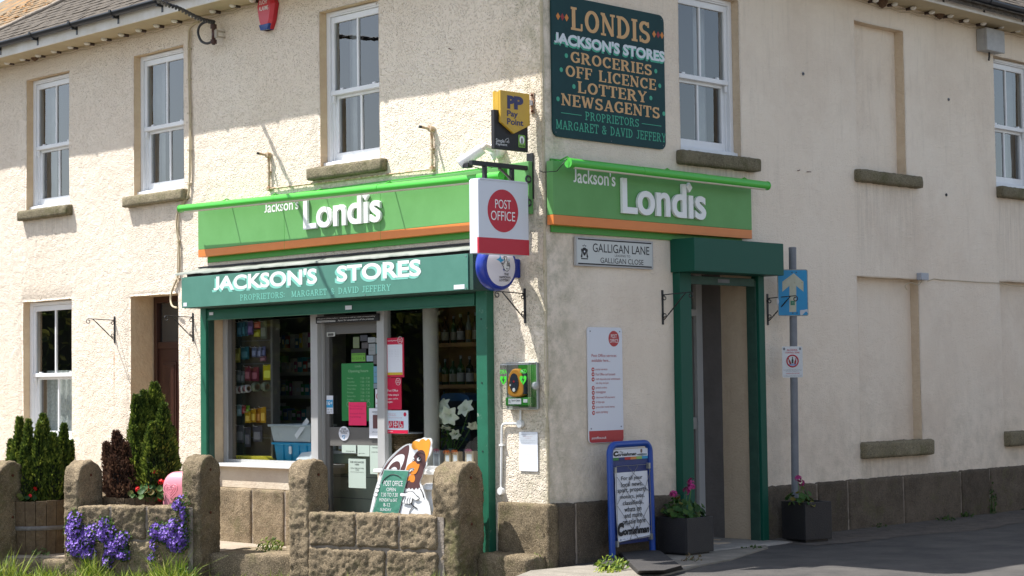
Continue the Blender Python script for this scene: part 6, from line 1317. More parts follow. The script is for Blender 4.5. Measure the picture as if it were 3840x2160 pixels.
# festoon lights under the eaves
def festoon(fr, pts, lab, dirx):
    t = thing('festoon_lights', lab, 'string lights', fr, (pts[0][0], -.05, pts[0][1]))
    cb = [(pts[0][0] - .6, -.03, pts[0][1] + .03)] + [p for x, z in pts for p in ((x + .04, -.03, z + .0), (x + .22, -.03, z - .035 + .02))]
    MB().tube(path(cb, 3), .006, 5).build('cable', m_cable, t); MB().tube([(x, y - .004, z - .03) for x, y, z in cb], .004, 5).build('cable', m_cable, t)
    for x, z in pts:
        d = Vector((-.05, -.99, .0)).normalized() ; p = Vector((x, -.03, z))
        s_ = MB().tube([p, p + d * .06], [.017, .020], 10); s_.build('socket', mat('bulb_socket', (.05, .03, .025), .5), t)
        b = MB().tube([p + d * .058, p + d * .08, p + d * .105, p + d * .125, p + d * .135], [.012, .021, .025, .018, .004], 10); b.build('bulb', mat('bulb_white', (.72, .70, .64), .25), t)
pl = [(95, 480), (212, 452), (330, 424), (450, 393), (575, 362), (700, 333), (828, 300), (958, 268), (1090, 234), (1225, 200), (1360, 165), (1500, 125), (1650, 92), (1800, 48), (1950, 10)]
festoon(FL, [at(FL, C(0, 0, x, y), .05) for x, y in pl], 'string of white bulbs under the front eaves', 1)
plr = [(770, 12), (915, 40), (1055, 68), (1195, 100), (1335, 128), (1455, 162), (1585, 186), (1720, 210), (1845, 238), (1965, 262)]
festoon(FRT, [at(FRT, C(3, 0, x, y), .05) for x, y in plr], 'string of white bulbs under the side eaves', -1)
m_mud = mat('mud_nest', (.10, .055, .03), .95, (.16, .10, .06), 20, bump=2, bs=60)
for fr, p, lab in ((FL, C(0, 0, 235, 415), 'small brown mud nest under the front eaves among the bulbs'), (FRT, C(3, 0, 1325, 95), 'brown mud nest under the side eaves between two bulbs'), (FRT, C(3, 0, 890, 8), 'dark mud nest stub under the side eaves at the top of the picture')):
    x, z = at(fr, p, .10); MB().lathe((x, -.05, z - .04), [(.01, -.03), (.045, -.01), (.07, .03), (.085, .075)], 12, sy=.8).build('swallow_nest', m_mud, None, fr, (x, -.05, z), label=lab, cat='nest')
# things on the side wall
x0, z1 = at(FRT, C(3, 0, 1650, 205), .14); x1, z0 = at(FRT, C(3, 0, 1785, 380), .14); z0 = at(FRT, C(3, 0, 1700, 383), .14)[1]; z1 = at(FRT, C(3, 0, 1650, 207), .14)[1]
t = thing('meter_box', 'weathered grey junction box under the side eaves above the far window', 'box', FRT, (x0, -.07, z0))
m_gb = mat('weathered_box', (.34, .34, .34), .6, (.42, .42, .41), 9, dirt=(.5, .5, .5), ds=18, dth=.62)
MB().box(x0 - .0, x1, -.11, -.002, z0, z1).build('case', m_gb, t, bevel=.006); MB().box(x0 - .004, x1 + .004, -.145, -.112, z0 - .004, z1 + .004).build('cover', m_gb, t, bevel=.008); MB().tube([((x0 + x1) / 2, -.05, z0), ((x0 + x1) / 2, -.05, z0 - .05), ((x0 + x1) / 2 + .02, -.03, z0 - .09)], .012, 6).build('gland', m_black, t)
x0, z1 = at(FRT, C(3, 1, 1155, 603), .06); x1, z0 = at(FRT, C(3, 1, 1212, 665), .06)
t = thing('junction_box', 'small pale grey junction box right of the middle blocked window', 'box', FRT, (x0, -.04, z0)); MB().box(x0, x1, -.065, -.002, z0, z1 - .01).build('case', mat('pale_grey_box', (.36, .38, .42), .5), t, bevel=.005)
gx = (x0 + x1) / 2
MB().tube(path([wp(FRT, 3, 1, 1050, 740, .0), wp(FRT, 3, 1, 1035, 705, .0), wp(FRT, 3, 1, 1080, 685, .02), wp(FRT, 3, 1, 1130, 703, .03), wp(FRT, 3, 1, 1160, 675, .03)], 4), .005, 5).tube([wp(FRT, 3, 1, x, y, .015) for x, y in ((1205, 672), (1255, 655), (1300, 662), (1415, 668), (1580, 680), (1745, 686), (1840, 706), (1932, 712))], .005, 5).build('wall_cable', m_cable, None, FRT, (x0, 0, z0), label='thin cream cable clipped across the side wall from the small junction box', cat='cable')
mb_ = 0
for i, (p, lab) in enumerate(((C(3, 0, 262, 557), 'round wall anchor stud right of the upper side window'), (C(3, 0, 1360, 751), 'round wall anchor stud right of the upper blocked window'), (C(3, 1, 1343, 22), 'dark bolt in the side wall between the two storeys'))):
    x, z = at(FRT, p, 0); t = thing('wall_stud', lab, 'stud', FRT, (x, 0, z)); MB().disc(x, z, .018, -.012, -.001, n=14).build('boss', m_grey if i < 2 else m_black, t, bevel=.003); MB().disc(x, z, .007, -.016, -.012, n=8).build('bolt', m_black, t)
for i, (fr, p, q, lab) in enumerate(((FRT, C(3, 0, 290, 1298), C(3, 0, 320, 1298), 'bent rusty nail in the side wall left of the blocked windows'), (FRT, C(3, 0, 220, 1288), C(3, 0, 236, 1282), 'short rusty nail in the side wall'), (FL, C(1, 0, 1465, 368), C(1, 0, 1480, 374), 'nail stub in the sunless part of the front wall'))):
    a = at(fr, p, .0); b = at(fr, q, .02); MB().tube([(a[0], 0, a[1]), (a[0], -.02, a[1]), (b[0], -.03, b[1])], .004, 5).build('nail', mat('rust', (.10, .03, .012), .9), None, fr, (a[0], 0, a[1]), label=lab, cat='nail')
# rust runs below two brackets are paint-thin marks on the render

# ================================================================== SIDE PAVEMENT THINGS
# pole with two signs
px_, po = 3.36, .22
t = thing('sign_post', 'grey steel post beside the shaded side wall carrying two road signs', 'post', FRT, (px_, -po, 0))
_, ztp = at(FRT, (2976, 932), po)
xp_top = at(FRT, (2973, 1000), po)[0]; xp_bot = at(FRT, (2982, 1790), po)[0]
A_ = Vector((xp_bot + (xp_bot - xp_top) * .35, -po, 0)); B_ = Vector((xp_top, -po, ztp))
MB().tube([A_, B_], .0385, 20).build('pole', m_grey, t); MB().tube([B_, B_ + Vector((0, 0, .012))], [.041, .036], 20).build('cap', m_grey, t)
ZS = Z(2480, 880, 2.337); os_ = po + .05
# the blue sign faces the camera side: square to the frame of the picture rather than to the wall
FS = Frame(tuple(FRT.w(px_, -po, 0))[:2], R(8))
def sp(x, y): return at(FS, ZS(x, y), .05)
x0, z1 = sp(1015, 305); x1, z0 = sp(1290, 712)
t = thing('one_way_sign', 'weathered blue sign with pale upward arrow and peeling corner fixed to the grey post', 'road sign', FS, ((x0 + x1) / 2, -.05, z0))
m_sblue = mat('sign_blue', (.012, .20, .42), .5, (.01, .24, .46), 5, dirt=(.10, .30, .40), ds=9, dth=.66)
MB().rrect(x0, x1, z0, z1, .02, -.05, -.044).build('plate', mat('sign_edge', (.35, .36, .33), .6, (.2, .18, .12), 30), t)
MB().rrect(x0 + .008, x1 - .008, z0 + .008, z1 - .008, .016, -.0515, -.0495).build('face', m_sblue, t)
ap = [sp(*q) for q in ((1160, 338), (1245, 412), (1245, 500), (1182, 448), (1182, 678), (1122, 678), (1122, 448), (1060, 500), (1060, 412))]
MB().prism(ap, -.0527, -.0513).build('arrow', mat('sign_arrow', (.42, .43, .34), .6, (.36, .36, .27), 12, dirt=(.12, .12, .06), ds=26, dth=.60), t)
pp_ = spline([sp(*q) for q in ((1215, 690), (1218, 662), (1245, 660), (1282, 655), (1284, 690), (1268, 672), (1240, 700), (1222, 705))], 3); MB().prism(pp_, -.0537, -.0513).build('peeled_patch', mat('peel', (.45, .47, .50), .7), t)
pp_ = spline([sp(*q) for q in ((1015, 555), (1030, 575), (1028, 600), (1015, 615))], 3); MB().prism(pp_, -.0537, -.0513).build('peeled_patch', mat('peel', (.45, .47, .50), .7), t)
a = sp(1132, 618); b = sp(1168, 580); MB().box(a[0], b[0], -.0545, -.0525, a[1], b[1]).build('sticker', mat('sticker_green', (.02, .16, .09), .4), t); MB().prism([(a[0] + .008, (a[1] + b[1]) / 2), (b[0] - .008, (a[1] + b[1]) / 2), ((a[0] + b[0]) / 2, b[1] - .02)], -.0555, -.0543).build('sticker_mark', m_letw, t)
for z in (z1 - .03, z0 + .03): MB().box(-.055, .055, -.044, .04, z - .012, z + .012).build('clamp', m_grey, t, bevel=.003); [MB().disc(x, z, .006, -.056, -.051, n=8).build('bolt', m_black, t) for x in (-.022, .022)]
x0, z1 = sp(1058, 980); x1, z0 = sp(1242, 1250)
t = thing('alcohol_zone_sign', 'small white alcohol control zone notice with red ring of bottles lower on the grey post', 'notice', FS, ((x0 + x1) / 2, -.05, z0))
MB().rrect(x0, x1, z0, z1, .012, -.048, -.044).build('plate', mat('notice_white', (.60, .62, .64), .5, (.54, .56, .56), 6, dirt=(.35, .33, .22), ds=12, dth=.68), t)
U2 = lambda u, v: (x0 + (x1 - x0) * u, z1 + (z0 - z1) * v); yy = -.0492
lines(t, U2, yy, [('ALCOHOL', .23, .085, .76, .145, .02), ('CONTROL ZONE', .15, .175, .85, .225, .02)], m_red)
cx, cz = U2(.5, .47); MB().tube([(cx + .058 * math.cos(k * .2094), yy, cz + .058 * math.sin(k * .2094)) for k in range(31)], .007, 5).build('ring', m_red, t)
for dx_, tl, c in ((-.03, .35, (.25, .03, .02)), (0, 0, (.02, .03, .02)), (.03, -.2, (.3, .02, .03))):
    bp = [(-.009, -.03), (.009, -.03), (.009, .005), (.004, .015), (.004, .036), (-.004, .036), (-.004, .015), (-.009, .005)]
    MB().prism([(cx + dx_ + x * math.cos(tl) - z * math.sin(tl), cz + x * math.sin(tl) + z * math.cos(tl) + (.006 if dx_ == 0 else -.004)) for x, z in bp], yy - .0015 - .001 * (dx_ == 0), yy + .001).build('bottle_mark', mat('mk%d' % int(dx_ * 100), c, .5), t)
MB().prism(spline([(cx - .035, cz - .03), (cx + .035, cz - .03), (cx + .03, cz - .045), (cx - .03, cz - .045)], 3), yy - .001, yy + .001).build('ice_mark', mat('ice_blue', (.2, .3, .5), .5), t)
lines(t, U2, yy, [('if you continue to drink alcohol in this area', .05, .735, .95, .755), ('when asked not to do so by a police officer', .05, .77, .95, .79), ('you are liable on conviction to a', .17, .805, .8, .825), ('You may be arrested if you fail to surrender', .05, .92, .95, .94), ('any alcohol to a police officer in this area', .05, .955, .95, .975)], m_ink)
lines(t, U2, yy, [('maximum fine of £500', .17, .85, .83, .885, .01)], m_red, 'red_lettering')
for u in (.10, .88): MB().disc(*U2(u, .08), .011, yy - .001, yy + .001, n=10, rz=.014).build('crest', m_grey, t)
for v in (.02,): MB().box(-.05, .05, -.044, .04, z1 - .05, z1 - .03).build('clamp', m_grey, t)

# newspaper A-board: wide blue tube frame on a rubber foot
AB = Frame((.594, .30), R(50))
ZB = Z(2260, 1640, 2.786); gb2 = lambda x, y, o_=.02: at(AB, ZB(x, y), o_)
xl0 = gb2(120, 1240)[0]; xr0 = gb2(540, 1180)[0]; xl1 = gb2(92, 200)[0]; xr1 = gb2(510, 200)[0]; ztop = gb2(300, 68)[1]; zb_ = .05
t = thing('advertising_board', 'blue framed pavement board with newspaper bill behind crossed wires', 'sign board', AB, ((xl0 + xr0) / 2, 0, 0))
m_fblue = mat('frame_blue', (.008, .055, .30), .35, (.01, .065, .34), 4); m_pblue = mat('panel_blue', (.012, .03, .16), .4)
rr = .085; xlm = (xl0 + xl1) / 2
lp = [(xl0, 0, zb_), (xl1, 0, ztop - rr)] + [(xl1 + rr - rr * math.cos(R(a)), 0, ztop - rr + rr * math.sin(R(a))) for a in (15, 30, 45, 60, 75, 90)] + [(xr1 - rr + rr * math.sin(R(a)), 0, ztop - rr + rr * math.cos(R(a))) for a in (0, 15, 30, 45, 60, 75)] + [(xr1, 0, ztop - rr), (xr0, 0, zb_)]
mb = MB(); mb.tube([tuple(p) for p in lp], .03, 12); mb.build('frame', m_fblue, t)
def xz(u, z): k = (z - zb_) / (ztop - rr - zb_); a = xl0 + (xl1 - xl0) * k + .028; b = xr0 + (xr1 - xr0) * k - .028; return (a + (b - a) * u, z)
def quad(u0, z0_, u1, z1_, y0, y1, mt, nm_): return MB().prism([xz(u0, z0_), xz(u1, z0_), xz(u1, z1_), xz(u0, z1_)], y0, y1).build(nm_, mt, t)
zhd1 = gb2(300, 122)[1]; zhd0 = gb2(300, 232)[1]; zpb = gb2(330, 1105)[1]; zpt = gb2(330, 90)[1]
quad(0, zpb, 1, zpt - .03, .0, .014, m_pblue, 'panel'); quad(.12, zpt - .02, .72, zpt - .005, .0, .012, m_board, 'carry_slot')
quad(.02, zhd0 + .025, .98, zhd1, -.006, .0, m_paper, 'header')
cs_ = [(.03, .2, .05), (.02, .03, .15), (.45, .02, .02), (.6, .22, .05), (.25, .45, .10), (.03, .30, .55)]
for k, c in enumerate(cs_): quad(.02 + .16 * k, zhd0, .02 + .16 * (k + 1) - .004, zhd0 + .024, -.007, .0, mat('tab_%d' % k, c, .5), 'header_tab')
def lb(txt, u0, za, u1, zb2, y, bold=0, shear=0, mt=None): a = xz(u0, za); b = xz(u1, zb2); MB().text(txt, a[0], a[1], b[0], b[1], y, bold=bold, shear=shear).build('lettering', mt or m_ink, t)
hh = zhd1 - zhd0 - .025
lb('C', .03, zhd0 + .035, .17, zhd1 - .012, -.0075, .08, .1); lb('ornishman', .15, zhd0 + .035, .66, zhd0 + .03 + hh * .52, -.0075, .04, .15); lb('The', .2, zhd1 - .035, .3, zhd1 - .012, -.0075, 0, .4)
MB().disc(*xz(.80, zhd1 - .022), .014, -.0085, -.006, n=12, rz=.018).build('portrait', mat('portrait', (.16, .09, .07), .6), t)
MB().prism([xz(.68, zhd0 + .035), xz(.82, zhd0 + .028), xz(.82, zhd1 - .045), xz(.68, zhd1 - .05)], -.008, -.006).build('newspaper_picture', m_grey, t); MB().prism([xz(.825, zhd0 + .028), xz(.96, zhd0 + .035), xz(.95, zhd1 - .05), xz(.825, zhd1 - .045)], -.0082, -.006).build('newspaper_picture', mat('pict_blue', (.2, .27, .3), .6), t)
zs1 = gb2(330, 358)[1]; zs0 = gb2(340, 1075)[1]
sh = MB(); NX, NZ = 8, 14
for j in range(NZ + 1):
    for i in range(NX + 1):
        u = .04 + .90 * i / NX + .03 * (1 - j / NZ); x, z = xz(u, zs0 + (zs1 - zs0) * j / NZ); sh.v.append((x, -.012 - .004 * fbm(x * 9, z * 9, 1, 2) - .012 * (j == 0), z + (.02 * (i / NX) if j == 0 else 0)))
for j in range(NZ):
    for i in range(NX): q = j * (NX + 1) + i; sh.f.append((q, q + 1, q + NX + 2, q + NX + 1)); sh.mi.append(0); sh.sm.append(True)
sh.build('news_bill', m_paper, t)
for k, (s_, u0, u1) in enumerate((('For all your', .20, .78), ('local news,', .20, .78), ('sport, property,', .09, .90), ('motors, jobs,', .15, .82), ('classifieds,', .22, .79), ('whats on', .26, .73), ('and more', .26, .74), ('on sale here', .20, .83))):
    zc = gb2(320, 422 + 64 * k)[1]; lb(s_, u0, zc - .026, u1, zc + .020, -.0195, .010)
zc = gb2(330, 965)[1]; lb('C', .06, zc - .045, .24, zc + .075, -.0195, .08, .1); lb('ornishman', .22, zc - .04, .93, zc + .028, -.0195, .05, .15); lb('The', .27, zc + .045, .38, zc + .08, -.0195, 0, .4)
lb('At the heart of all things local', .10, zc - .098, .93, zc - .066, -.0215, 0, .3, mat('script_ink', (.12, .12, .25), .6))
wz0, wz1 = zs0 - .0, gb2(330, 290)[1]
mb = MB(); mb.tube([(*xz(.04, wz1)[:1], -.028, wz1), (xz(.96, wz1)[0], -.028, wz1)], .0035, 5).tube([(xz(.04, wz0)[0], -.028, wz0), (xz(.96, wz0)[0], -.028, wz0 + .03)], .0035, 5).tube([(xz(.04, wz1)[0], -.028, wz1), (xz(.04, wz0)[0], -.028, wz0)], .003, 5).tube([(xz(.96, wz1)[0], -.028, wz1), (xz(.97, wz0)[0], -.028, wz0 + .03)], .003, 5)
for (u0, v0), (u1, v1) in (((.32, 1), (.96, .60)), ((.62, 1), (.04, .50)), ((.04, .86), (.96, .14)), ((.96, .92), (.36, .0)), ((.04, .48), (.62, .0)), ((.96, .5), (.50, .06))): mb.tube([(xz(u0, 0)[0] + 0 * v0, -.027, wz0 + (wz1 - wz0) * v0), (xz(u1, 0)[0], -.027, wz0 + (wz1 - wz0) * v1)], .0024, 4)
mb.build('wire_retainer', mat('wire', (.22, .22, .23), .4, metal=.6), t)
for u, z in ((.03, wz1 - .02), (.96, wz1), (.04, wz0), (.97, wz0 + .03)): x = xz(u, z)[0]; MB().box(x - .014, x + .010, -.034, -.002, z - .04, z + .012).build('spring_clip', mat('spring', (.38, .38, .34), .4, metal=.5), t)
# its rubber foot, in two slabs
ft = MB(); m_rub = mat('black_rubber', (.028, .026, .026), .9, (.045, .04, .036), 9, bump=1, bs=60)
Gq = lambda z, *ps: [(*gnd(p, z), z) for p in ps]
tp_ = Gq(.065, (2325, 2072), (2420, 2062), (2475, 2064), (2555, 2120), (2490, 2138), (2395, 2140))
bt_ = [(x, y, 0) for x, y, z in Gq(.01, (2318, 2084), (2420, 2072), (2480, 2074), (2566, 2134), (2495, 2152), (2390, 2154))]
o = thing('rubber_foot', 'broad black rubber foot slab of the blue pavement board', 'base', FW, (bt_[0][0], bt_[0][1], 0))
MB().add(tp_ + bt_, [tuple(range(6))[::-1]] + [(i, (i + 1) % 6, (i + 1) % 6 + 6, i + 6) for i in range(6)]).build('slab', m_rub, o, bevel=.008); bpy.data.objects['slab'].data.flip_normals()
tp_ = Gq(.05, (2245, 2095), (2300, 2083), (2322, 2090), (2310, 2118), (2260, 2124)); bt_ = [(x, y, 0) for x, y, z in Gq(.01, (2236, 2112), (2300, 2095), (2330, 2100), (2316, 2136), (2250, 2138))]
m2 = MB().add(tp_ + bt_, [tuple(range(5))[::-1]] + [(i, (i + 1) % 5, (i + 1) % 5 + 5, i + 5) for i in range(5)]); q = m2.build('slab', m_rub, o, bevel=.008); q.data.flip_normals()

# planters with geraniums
m_plant = mat('black_planter', (.016, .015, .017), .55, (.024, .022, .022), 5, bump=.4, bs=90); m_soil = mat('soil', (.04, .028, .018), .95, (.07, .05, .03), 20, bump=2, bs=60)
m_glf = leaf_mat('geranium_leaf', [(.02, .05, .012), (.035, .10, .02), (.07, .14, .03), (.16, .12, .02)]); m_mag = mat('magenta_petal', (.40, .015, .17), .5, (.30, .01, .12), 30); m_gred = mat('red_petal', (.72, .01, .012), .5)
def planter(fr, c, w_, h_, rot, lab, w2=None):
    t = thing('planter_box', lab, 'planter', fr, (c[0], c[1], 0)); w2 = w2 or w_
    def bx(x0, x1, y0, y1, z0, z1, nm_, mt, bv=.004):
        mb = MB().box(x0, x1, y0, y1, z0, z1); mb.v = [(c[0] + x * math.cos(rot) - y * math.sin(rot), c[1] + x * math.sin(rot) + y * math.cos(rot), z) for x, y, z in mb.v]; return mb.build(nm_, mt, t, bevel=bv)
    a, b = w_ / 2, w2 / 2; k = .022
    bx(-a, a, -b, -b + k, .03, h_, 'side_panel', m_plant); bx(-a, a, b - k, b, .03, h_, 'side_panel', m_plant); bx(-a, -a + k, -b + k, b - k, .03, h_, 'side_panel', m_plant); bx(a - k, a, -b + k, b - k, .03, h_, 'side_panel', m_plant)
    bx(-a + k, a - k, -b + k, b - k, .03, h_ - .035, 'soil', m_soil, 0); bx(-a + .03, a - .03, -b + .03, b - .03, .0, .03, 'foot', m_plant, 0)
    return t
def geranium(fr, c, z0, heads, nl, spread, hl, lab, mt, seed, cat='geranium', hr=.05):
    rng = random.Random(seed); t = thing('geranium_plant', lab, cat, fr, (c[0], c[1], z0)); lf = MB(); rd = []; st = MB()
    for i in range(nl):
        a = rng.uniform(0, 6.28); r_ = spread * math.sqrt(rng.random()); h = hl * rng.uniform(.25, 1) * (1 - .4 * r_ / spread); p = Vector((c[0] + r_ * math.cos(a), c[1] + r_ * math.sin(a), z0 + h))
        s_ = rng.uniform(.020, .036); nn = Vector((math.cos(a) * .6 + rng.uniform(-.4, .4), math.sin(a) * .6 - .35 + rng.uniform(-.3, .3), rng.uniform(.3, 1))).normalized(); u = nn.orthogonal().normalized(); v = nn.cross(u)
        ring = [p + (u * math.cos(k * .785) + v * math.sin(k * .785)) * s_ * (1 + .12 * (k % 2)) + nn * .012 for k in range(8)]
        lf.add([p - nn * .004] + ring, [(0, k + 1, (k + 1) % 8 + 1) for k in range(8)], 0, True); rd += [rng.random()] * 8
        if i % 3 == 0: st.tube([(c[0] + r_ * .3 * math.cos(a), c[1] + r_ * .3 * math.sin(a), z0), tuple(p)], .003, 4)
    lf.build('leaves', m_glf, t, kind='stuff', rnd=rd); st.build('stems', m_lleaf, t, kind='stuff')
    for hx_, hy_, hz_ in heads:
        p = Vector((c[0] + hx_, c[1] + hy_, z0 + hz_)); MB().tube(path([(c[0] + hx_ * .4, c[1] + hy_ * .4, z0), (c[0] + hx_ * .8, c[1] + hy_ * .8, z0 + hz_ * .6), tuple(p)], 4), .003, 5).build('flower_stalk', m_lleaf, t)
        fb = MB()
        for k in range(int(26 * hr / .05)):
            d = Vector((rng.gauss(0, 1), rng.gauss(0, 1), rng.gauss(.3, .8))).normalized(); q = p + d * hr * rng.uniform(.55, .95); u = d.orthogonal().normalized(); v = d.cross(u)
            for m_ in range(5):
                a = m_ * 1.2566 + k; e = (u * math.cos(a) + v * math.sin(a)); s2 = d.cross(e); w2 = .0075
                fb.add([q, q + e * .011 - s2 * w2, q + e * .017 + d * .003, q + e * .011 + s2 * w2], [(0, 1, 2, 3)])
        fb.build('flower_head', mt, t)
    return t
planter(FRT, (1.56, -.25), .38, .355, 0, 'black square planter box of pink geraniums left of the side doorway')
geranium(FRT, (1.54, -.24), .30, [(-.17, -.04, .27), (.02, -.10, .33), (.10, .02, .29), (.20, .05, .36)], 75, .19, .26, 'pink flowered geranium in the planter left of the side doorway', m_mag, 3, hr=.040)
planter(FRT, (3.36, -.33), .35, .40, R(-12), 'black square planter box with one geranium right of the side doorway')
geranium(FRT, (3.22, -.36), .34, [(-.10, -.05, .30), (-.03, -.04, .25)], 30, .13, .22, 'sparse pink geranium in the planter right of the side doorway', m_mag, 5, hr=.034)

# ================================================================== LOW FRONT WALL: posts, panels
def granite_post(a, b, w_, d_, top, seed, lab):
    """a: front arris nearest the camera; the face along the wall is w_ wide to the left, the side d_ deep"""
    ang = math.atan2(b[1], b[0]); F_ = Frame(a, ang); t = thing('granite_post', lab, 'post', F_, (-w_ / 2, 0, -.35), 'round-topped granite posts of the front wall')
    mb = MB(); nx, ny, nz = max(5, int(w_ / .022)), max(8, int(d_ / .022)), 60
    z0 = -.35; r_ = d_ / 2; idx = {}
    def Pt(i, j, k):
        u, v, w2 = i / nx, j / ny, k / nz; y = d_ * v; dy = y - r_; zt_ = top - r_ * .92 + math.sqrt(max(0, r_ * r_ - dy * dy)) * .92
        rv = .02; x = -w_ + w_ * u
        z = z0 + (zt_ - z0) * w2
        nrm = Vector((0, 0, 0))
        if i in (0, nx): nrm.x = 1 if i else -1
        if j in (0, ny): nrm.y = 1 if j else -1
        if k == nz: nrm += Vector((0, dy / r_, .6)).normalized()
        if nrm.length: nrm.normalize()
        p = Vector((x, y, z))
        if (i in (0, nx)) + (j in (0, ny)) + (k == nz) > 1: p -= nrm * .012
        h = fbm(p.x * 7 + seed, p.y * 7, p.z * 7) * .009 + fbm(p.x * 26 + seed, p.y * 26, p.z * 26, 4) * .013
        return p + nrm * h
    def V(i, j, k):
        if (i, j, k) not in idx: idx[i, j, k] = len(mb.v); mb.v.append(tuple(Pt(i, j, k)))
        return idx[i, j, k]
    def F4(a_, b_, c_, d2): mb.f.append((a_, b_, c_, d2)); mb.mi.append(0); mb.sm.append(True)
    for k in range(nz):
        for i in range(nx): F4(V(i, 0, k), V(i + 1, 0, k), V(i + 1, 0, k + 1), V(i, 0, k + 1)); F4(V(i + 1, ny, k), V(i, ny, k), V(i, ny, k + 1), V(i + 1, ny, k + 1))
        for j in range(ny): F4(V(0, j + 1, k), V(0, j, k), V(0, j, k + 1), V(0, j + 1, k + 1)); F4(V(nx, j, k), V(nx, j + 1, k), V(nx, j + 1, k + 1), V(nx, j, k + 1))
    for i in range(nx):
        for j in range(ny): F4(V(i, j, nz), V(i + 1, j, nz), V(i + 1, j + 1, nz), V(i, j + 1, nz))
    mb.build('shaft', m_grand if seed % 2 else m_gran, t)
    x, y = 0.003, d_ * .5
    for z in (top - .14, top - .55): MB().lathe((-w_ * .0 + .004, y, z), [(0, -.01), (.011, -.01), (.014, .002), (0, .001)], 8, axis='x').build('iron_plug', mat('rust', (.10, .03, .012), .9), t)
    return t
tops = [.905, .91, .965, .925, .92]
dirs = [FP2.X, FP2.X, (Vector((P[3][0] - P[2][0], P[3][1] - P[2][1], 0))).normalized(), FP1.X, FP1.X]
wd2 = [.24, .19, .235, .255, .30]; dp = [.46, .365, .31, .29, .375]
angs = [26, 29, 31, 36, 37]
labs = ['mossy granite post at the far left edge of the low front wall', 'round topped granite post left of the longer trail of purple flowers', 'tall granite post beside the pink tub', 'granite post left of the stone panel below the rooster cut-out', 'broad granite post at the right end of the low wall beside the green shutter']
for i in range(5): granite_post((P[i][0], P[i][1]), (math.cos(R(-angs[i])), math.sin(R(-angs[i]))), wd2[i], dp[i], tops[i], i * 3 + 1, labs[i])
def panel(fr, L_, ztop, rows, lab, seed, x0=0., dep=.17):
    t = thing('wall_panel', lab, 'wall', fr, (L_ / 2, .08, -.3)); k = 0
    for (za, zb2, cuts) in rows:
        for a, b in zip(cuts, cuts[1:]):
            mb = rough_block(a + .012, b - .012, -.012, dep, za + .011, zb2 - .011, .019, .015, 7, seed + k * 3.7, .022, back=True); mb.build('stone', m_gran, t); k += 1
    MB().box(x0, L_, .010, dep - .010, -.35, ztop - .018).build('mortar', m_mortar, t)
    return t
L1 = (Vector(P[4]) - Vector(P[3])).length; L2 = (Vector(P[2]) - Vector(P[1])).length
Z3 = lambda x: at(FP1, C(1, 2, x, 1000), 0)[0]
panel(FP1, L1 - .16, .455, [(.135, .455, [Z3(392), Z3(750), Z3(1075), Z3(1345) + .04]), (-.35, .135, [Z3(392), Z3(978), Z3(1345) + .04])], 'low panel of squared granite blocks in front of the rooster cut-out', 5)
Z4 = lambda x: at(FP2, C(0, 2, x, 1000), 0)[0]
panel(FP2, L2 - .08, .49, [(.155, .49, [Z4(580), Z4(832), Z4(1105), Z4(1388) + .05]), (-.35, .155, [Z4(580), Z4(962), Z4(1388) + .05])], 'low panel of granite blocks with purple bellflowers hanging down it', 25)
# raised pointing between the blocks
# step slabs in the gaps and the loose block at the corner
def slab_block(p, lab, h, seed, mt, name='stone_slab', cat='stone slab'):
    """four ground points -> rough slab"""
    pass
g0 = P[2]; g1 = P[3]
FG = seg(P[2], P[3]); LG = (Vector(P[3]) - Vector(P[2])).length
o = rough_block(.02, LG - .2, .12, .75, -.35, .035, .012, .04, 5, 44, .03, back=True).build('threshold_slab', m_gran, None, FG, (.5, .4, -.3), label='worn granite threshold slab in the gap before the shop door', cat='stone slab')
FG0 = seg(P[0], P[1]); o = rough_block(.0, .70, .05, .65, -.35, -.04, .012, .04, 5, 54, .03, back=True).build('threshold_slab', m_gran, None, FG0, (.4, .3, -.3), label='worn granite threshold slab between the two leftmost posts', cat='stone slab')
o = rough_block(-.62, .02, -.30, -.05, -.30, .11, .02, .03, 5, 64, .04, back=True).build('corner_stone', m_grand, None, FL, (-.3, -.2, -.3), label='long mossy granite block lying at the foot of the building corner', cat='stone block')
o = rough_block(-6.9, -6.72, -1.72, -1.5, -.3, .15, .015, .03, 5, 74, .03, back=True).build('stone_block', m_grand, None, FL, (-6.8, -1.6, -.3), label='small square granite block behind the leftmost post', cat='stone block')
# concrete apron round the corner
ap_px = [(1900, 2175), (1990, 2140), (2090, 2130), (2270, 2112), (2460, 2085), (2700, 2052), (2860, 2034), (2880, 2052), (2790, 2082), (2740, 2098), (2620, 2120), (2560, 2136), (2480, 2158), (2330, 2185), (1950, 2230)]
apg = [gnd(p, .012) for p in ap_px]
apg2 = [gnd(ap_px[i], .012) for i in range(len(ap_px))]
n = len(apg); MB().add([(x, y, .014) for x, y in apg] + [(x, y, -.25) for x, y in apg], [tuple(range(n))[::-1]] + [(i, (i + 1) % n, (i + 1) % n + n, i + n) for i in range(n)]).build('pavement', mat('worn_concrete2', (.20, .18, .145), .9, (.28, .25, .205), 5, bump=1.4, bs=60, dirt=(.14, .13, .09), ds=7, dth=.6), kind='structure').data.flip_normals()

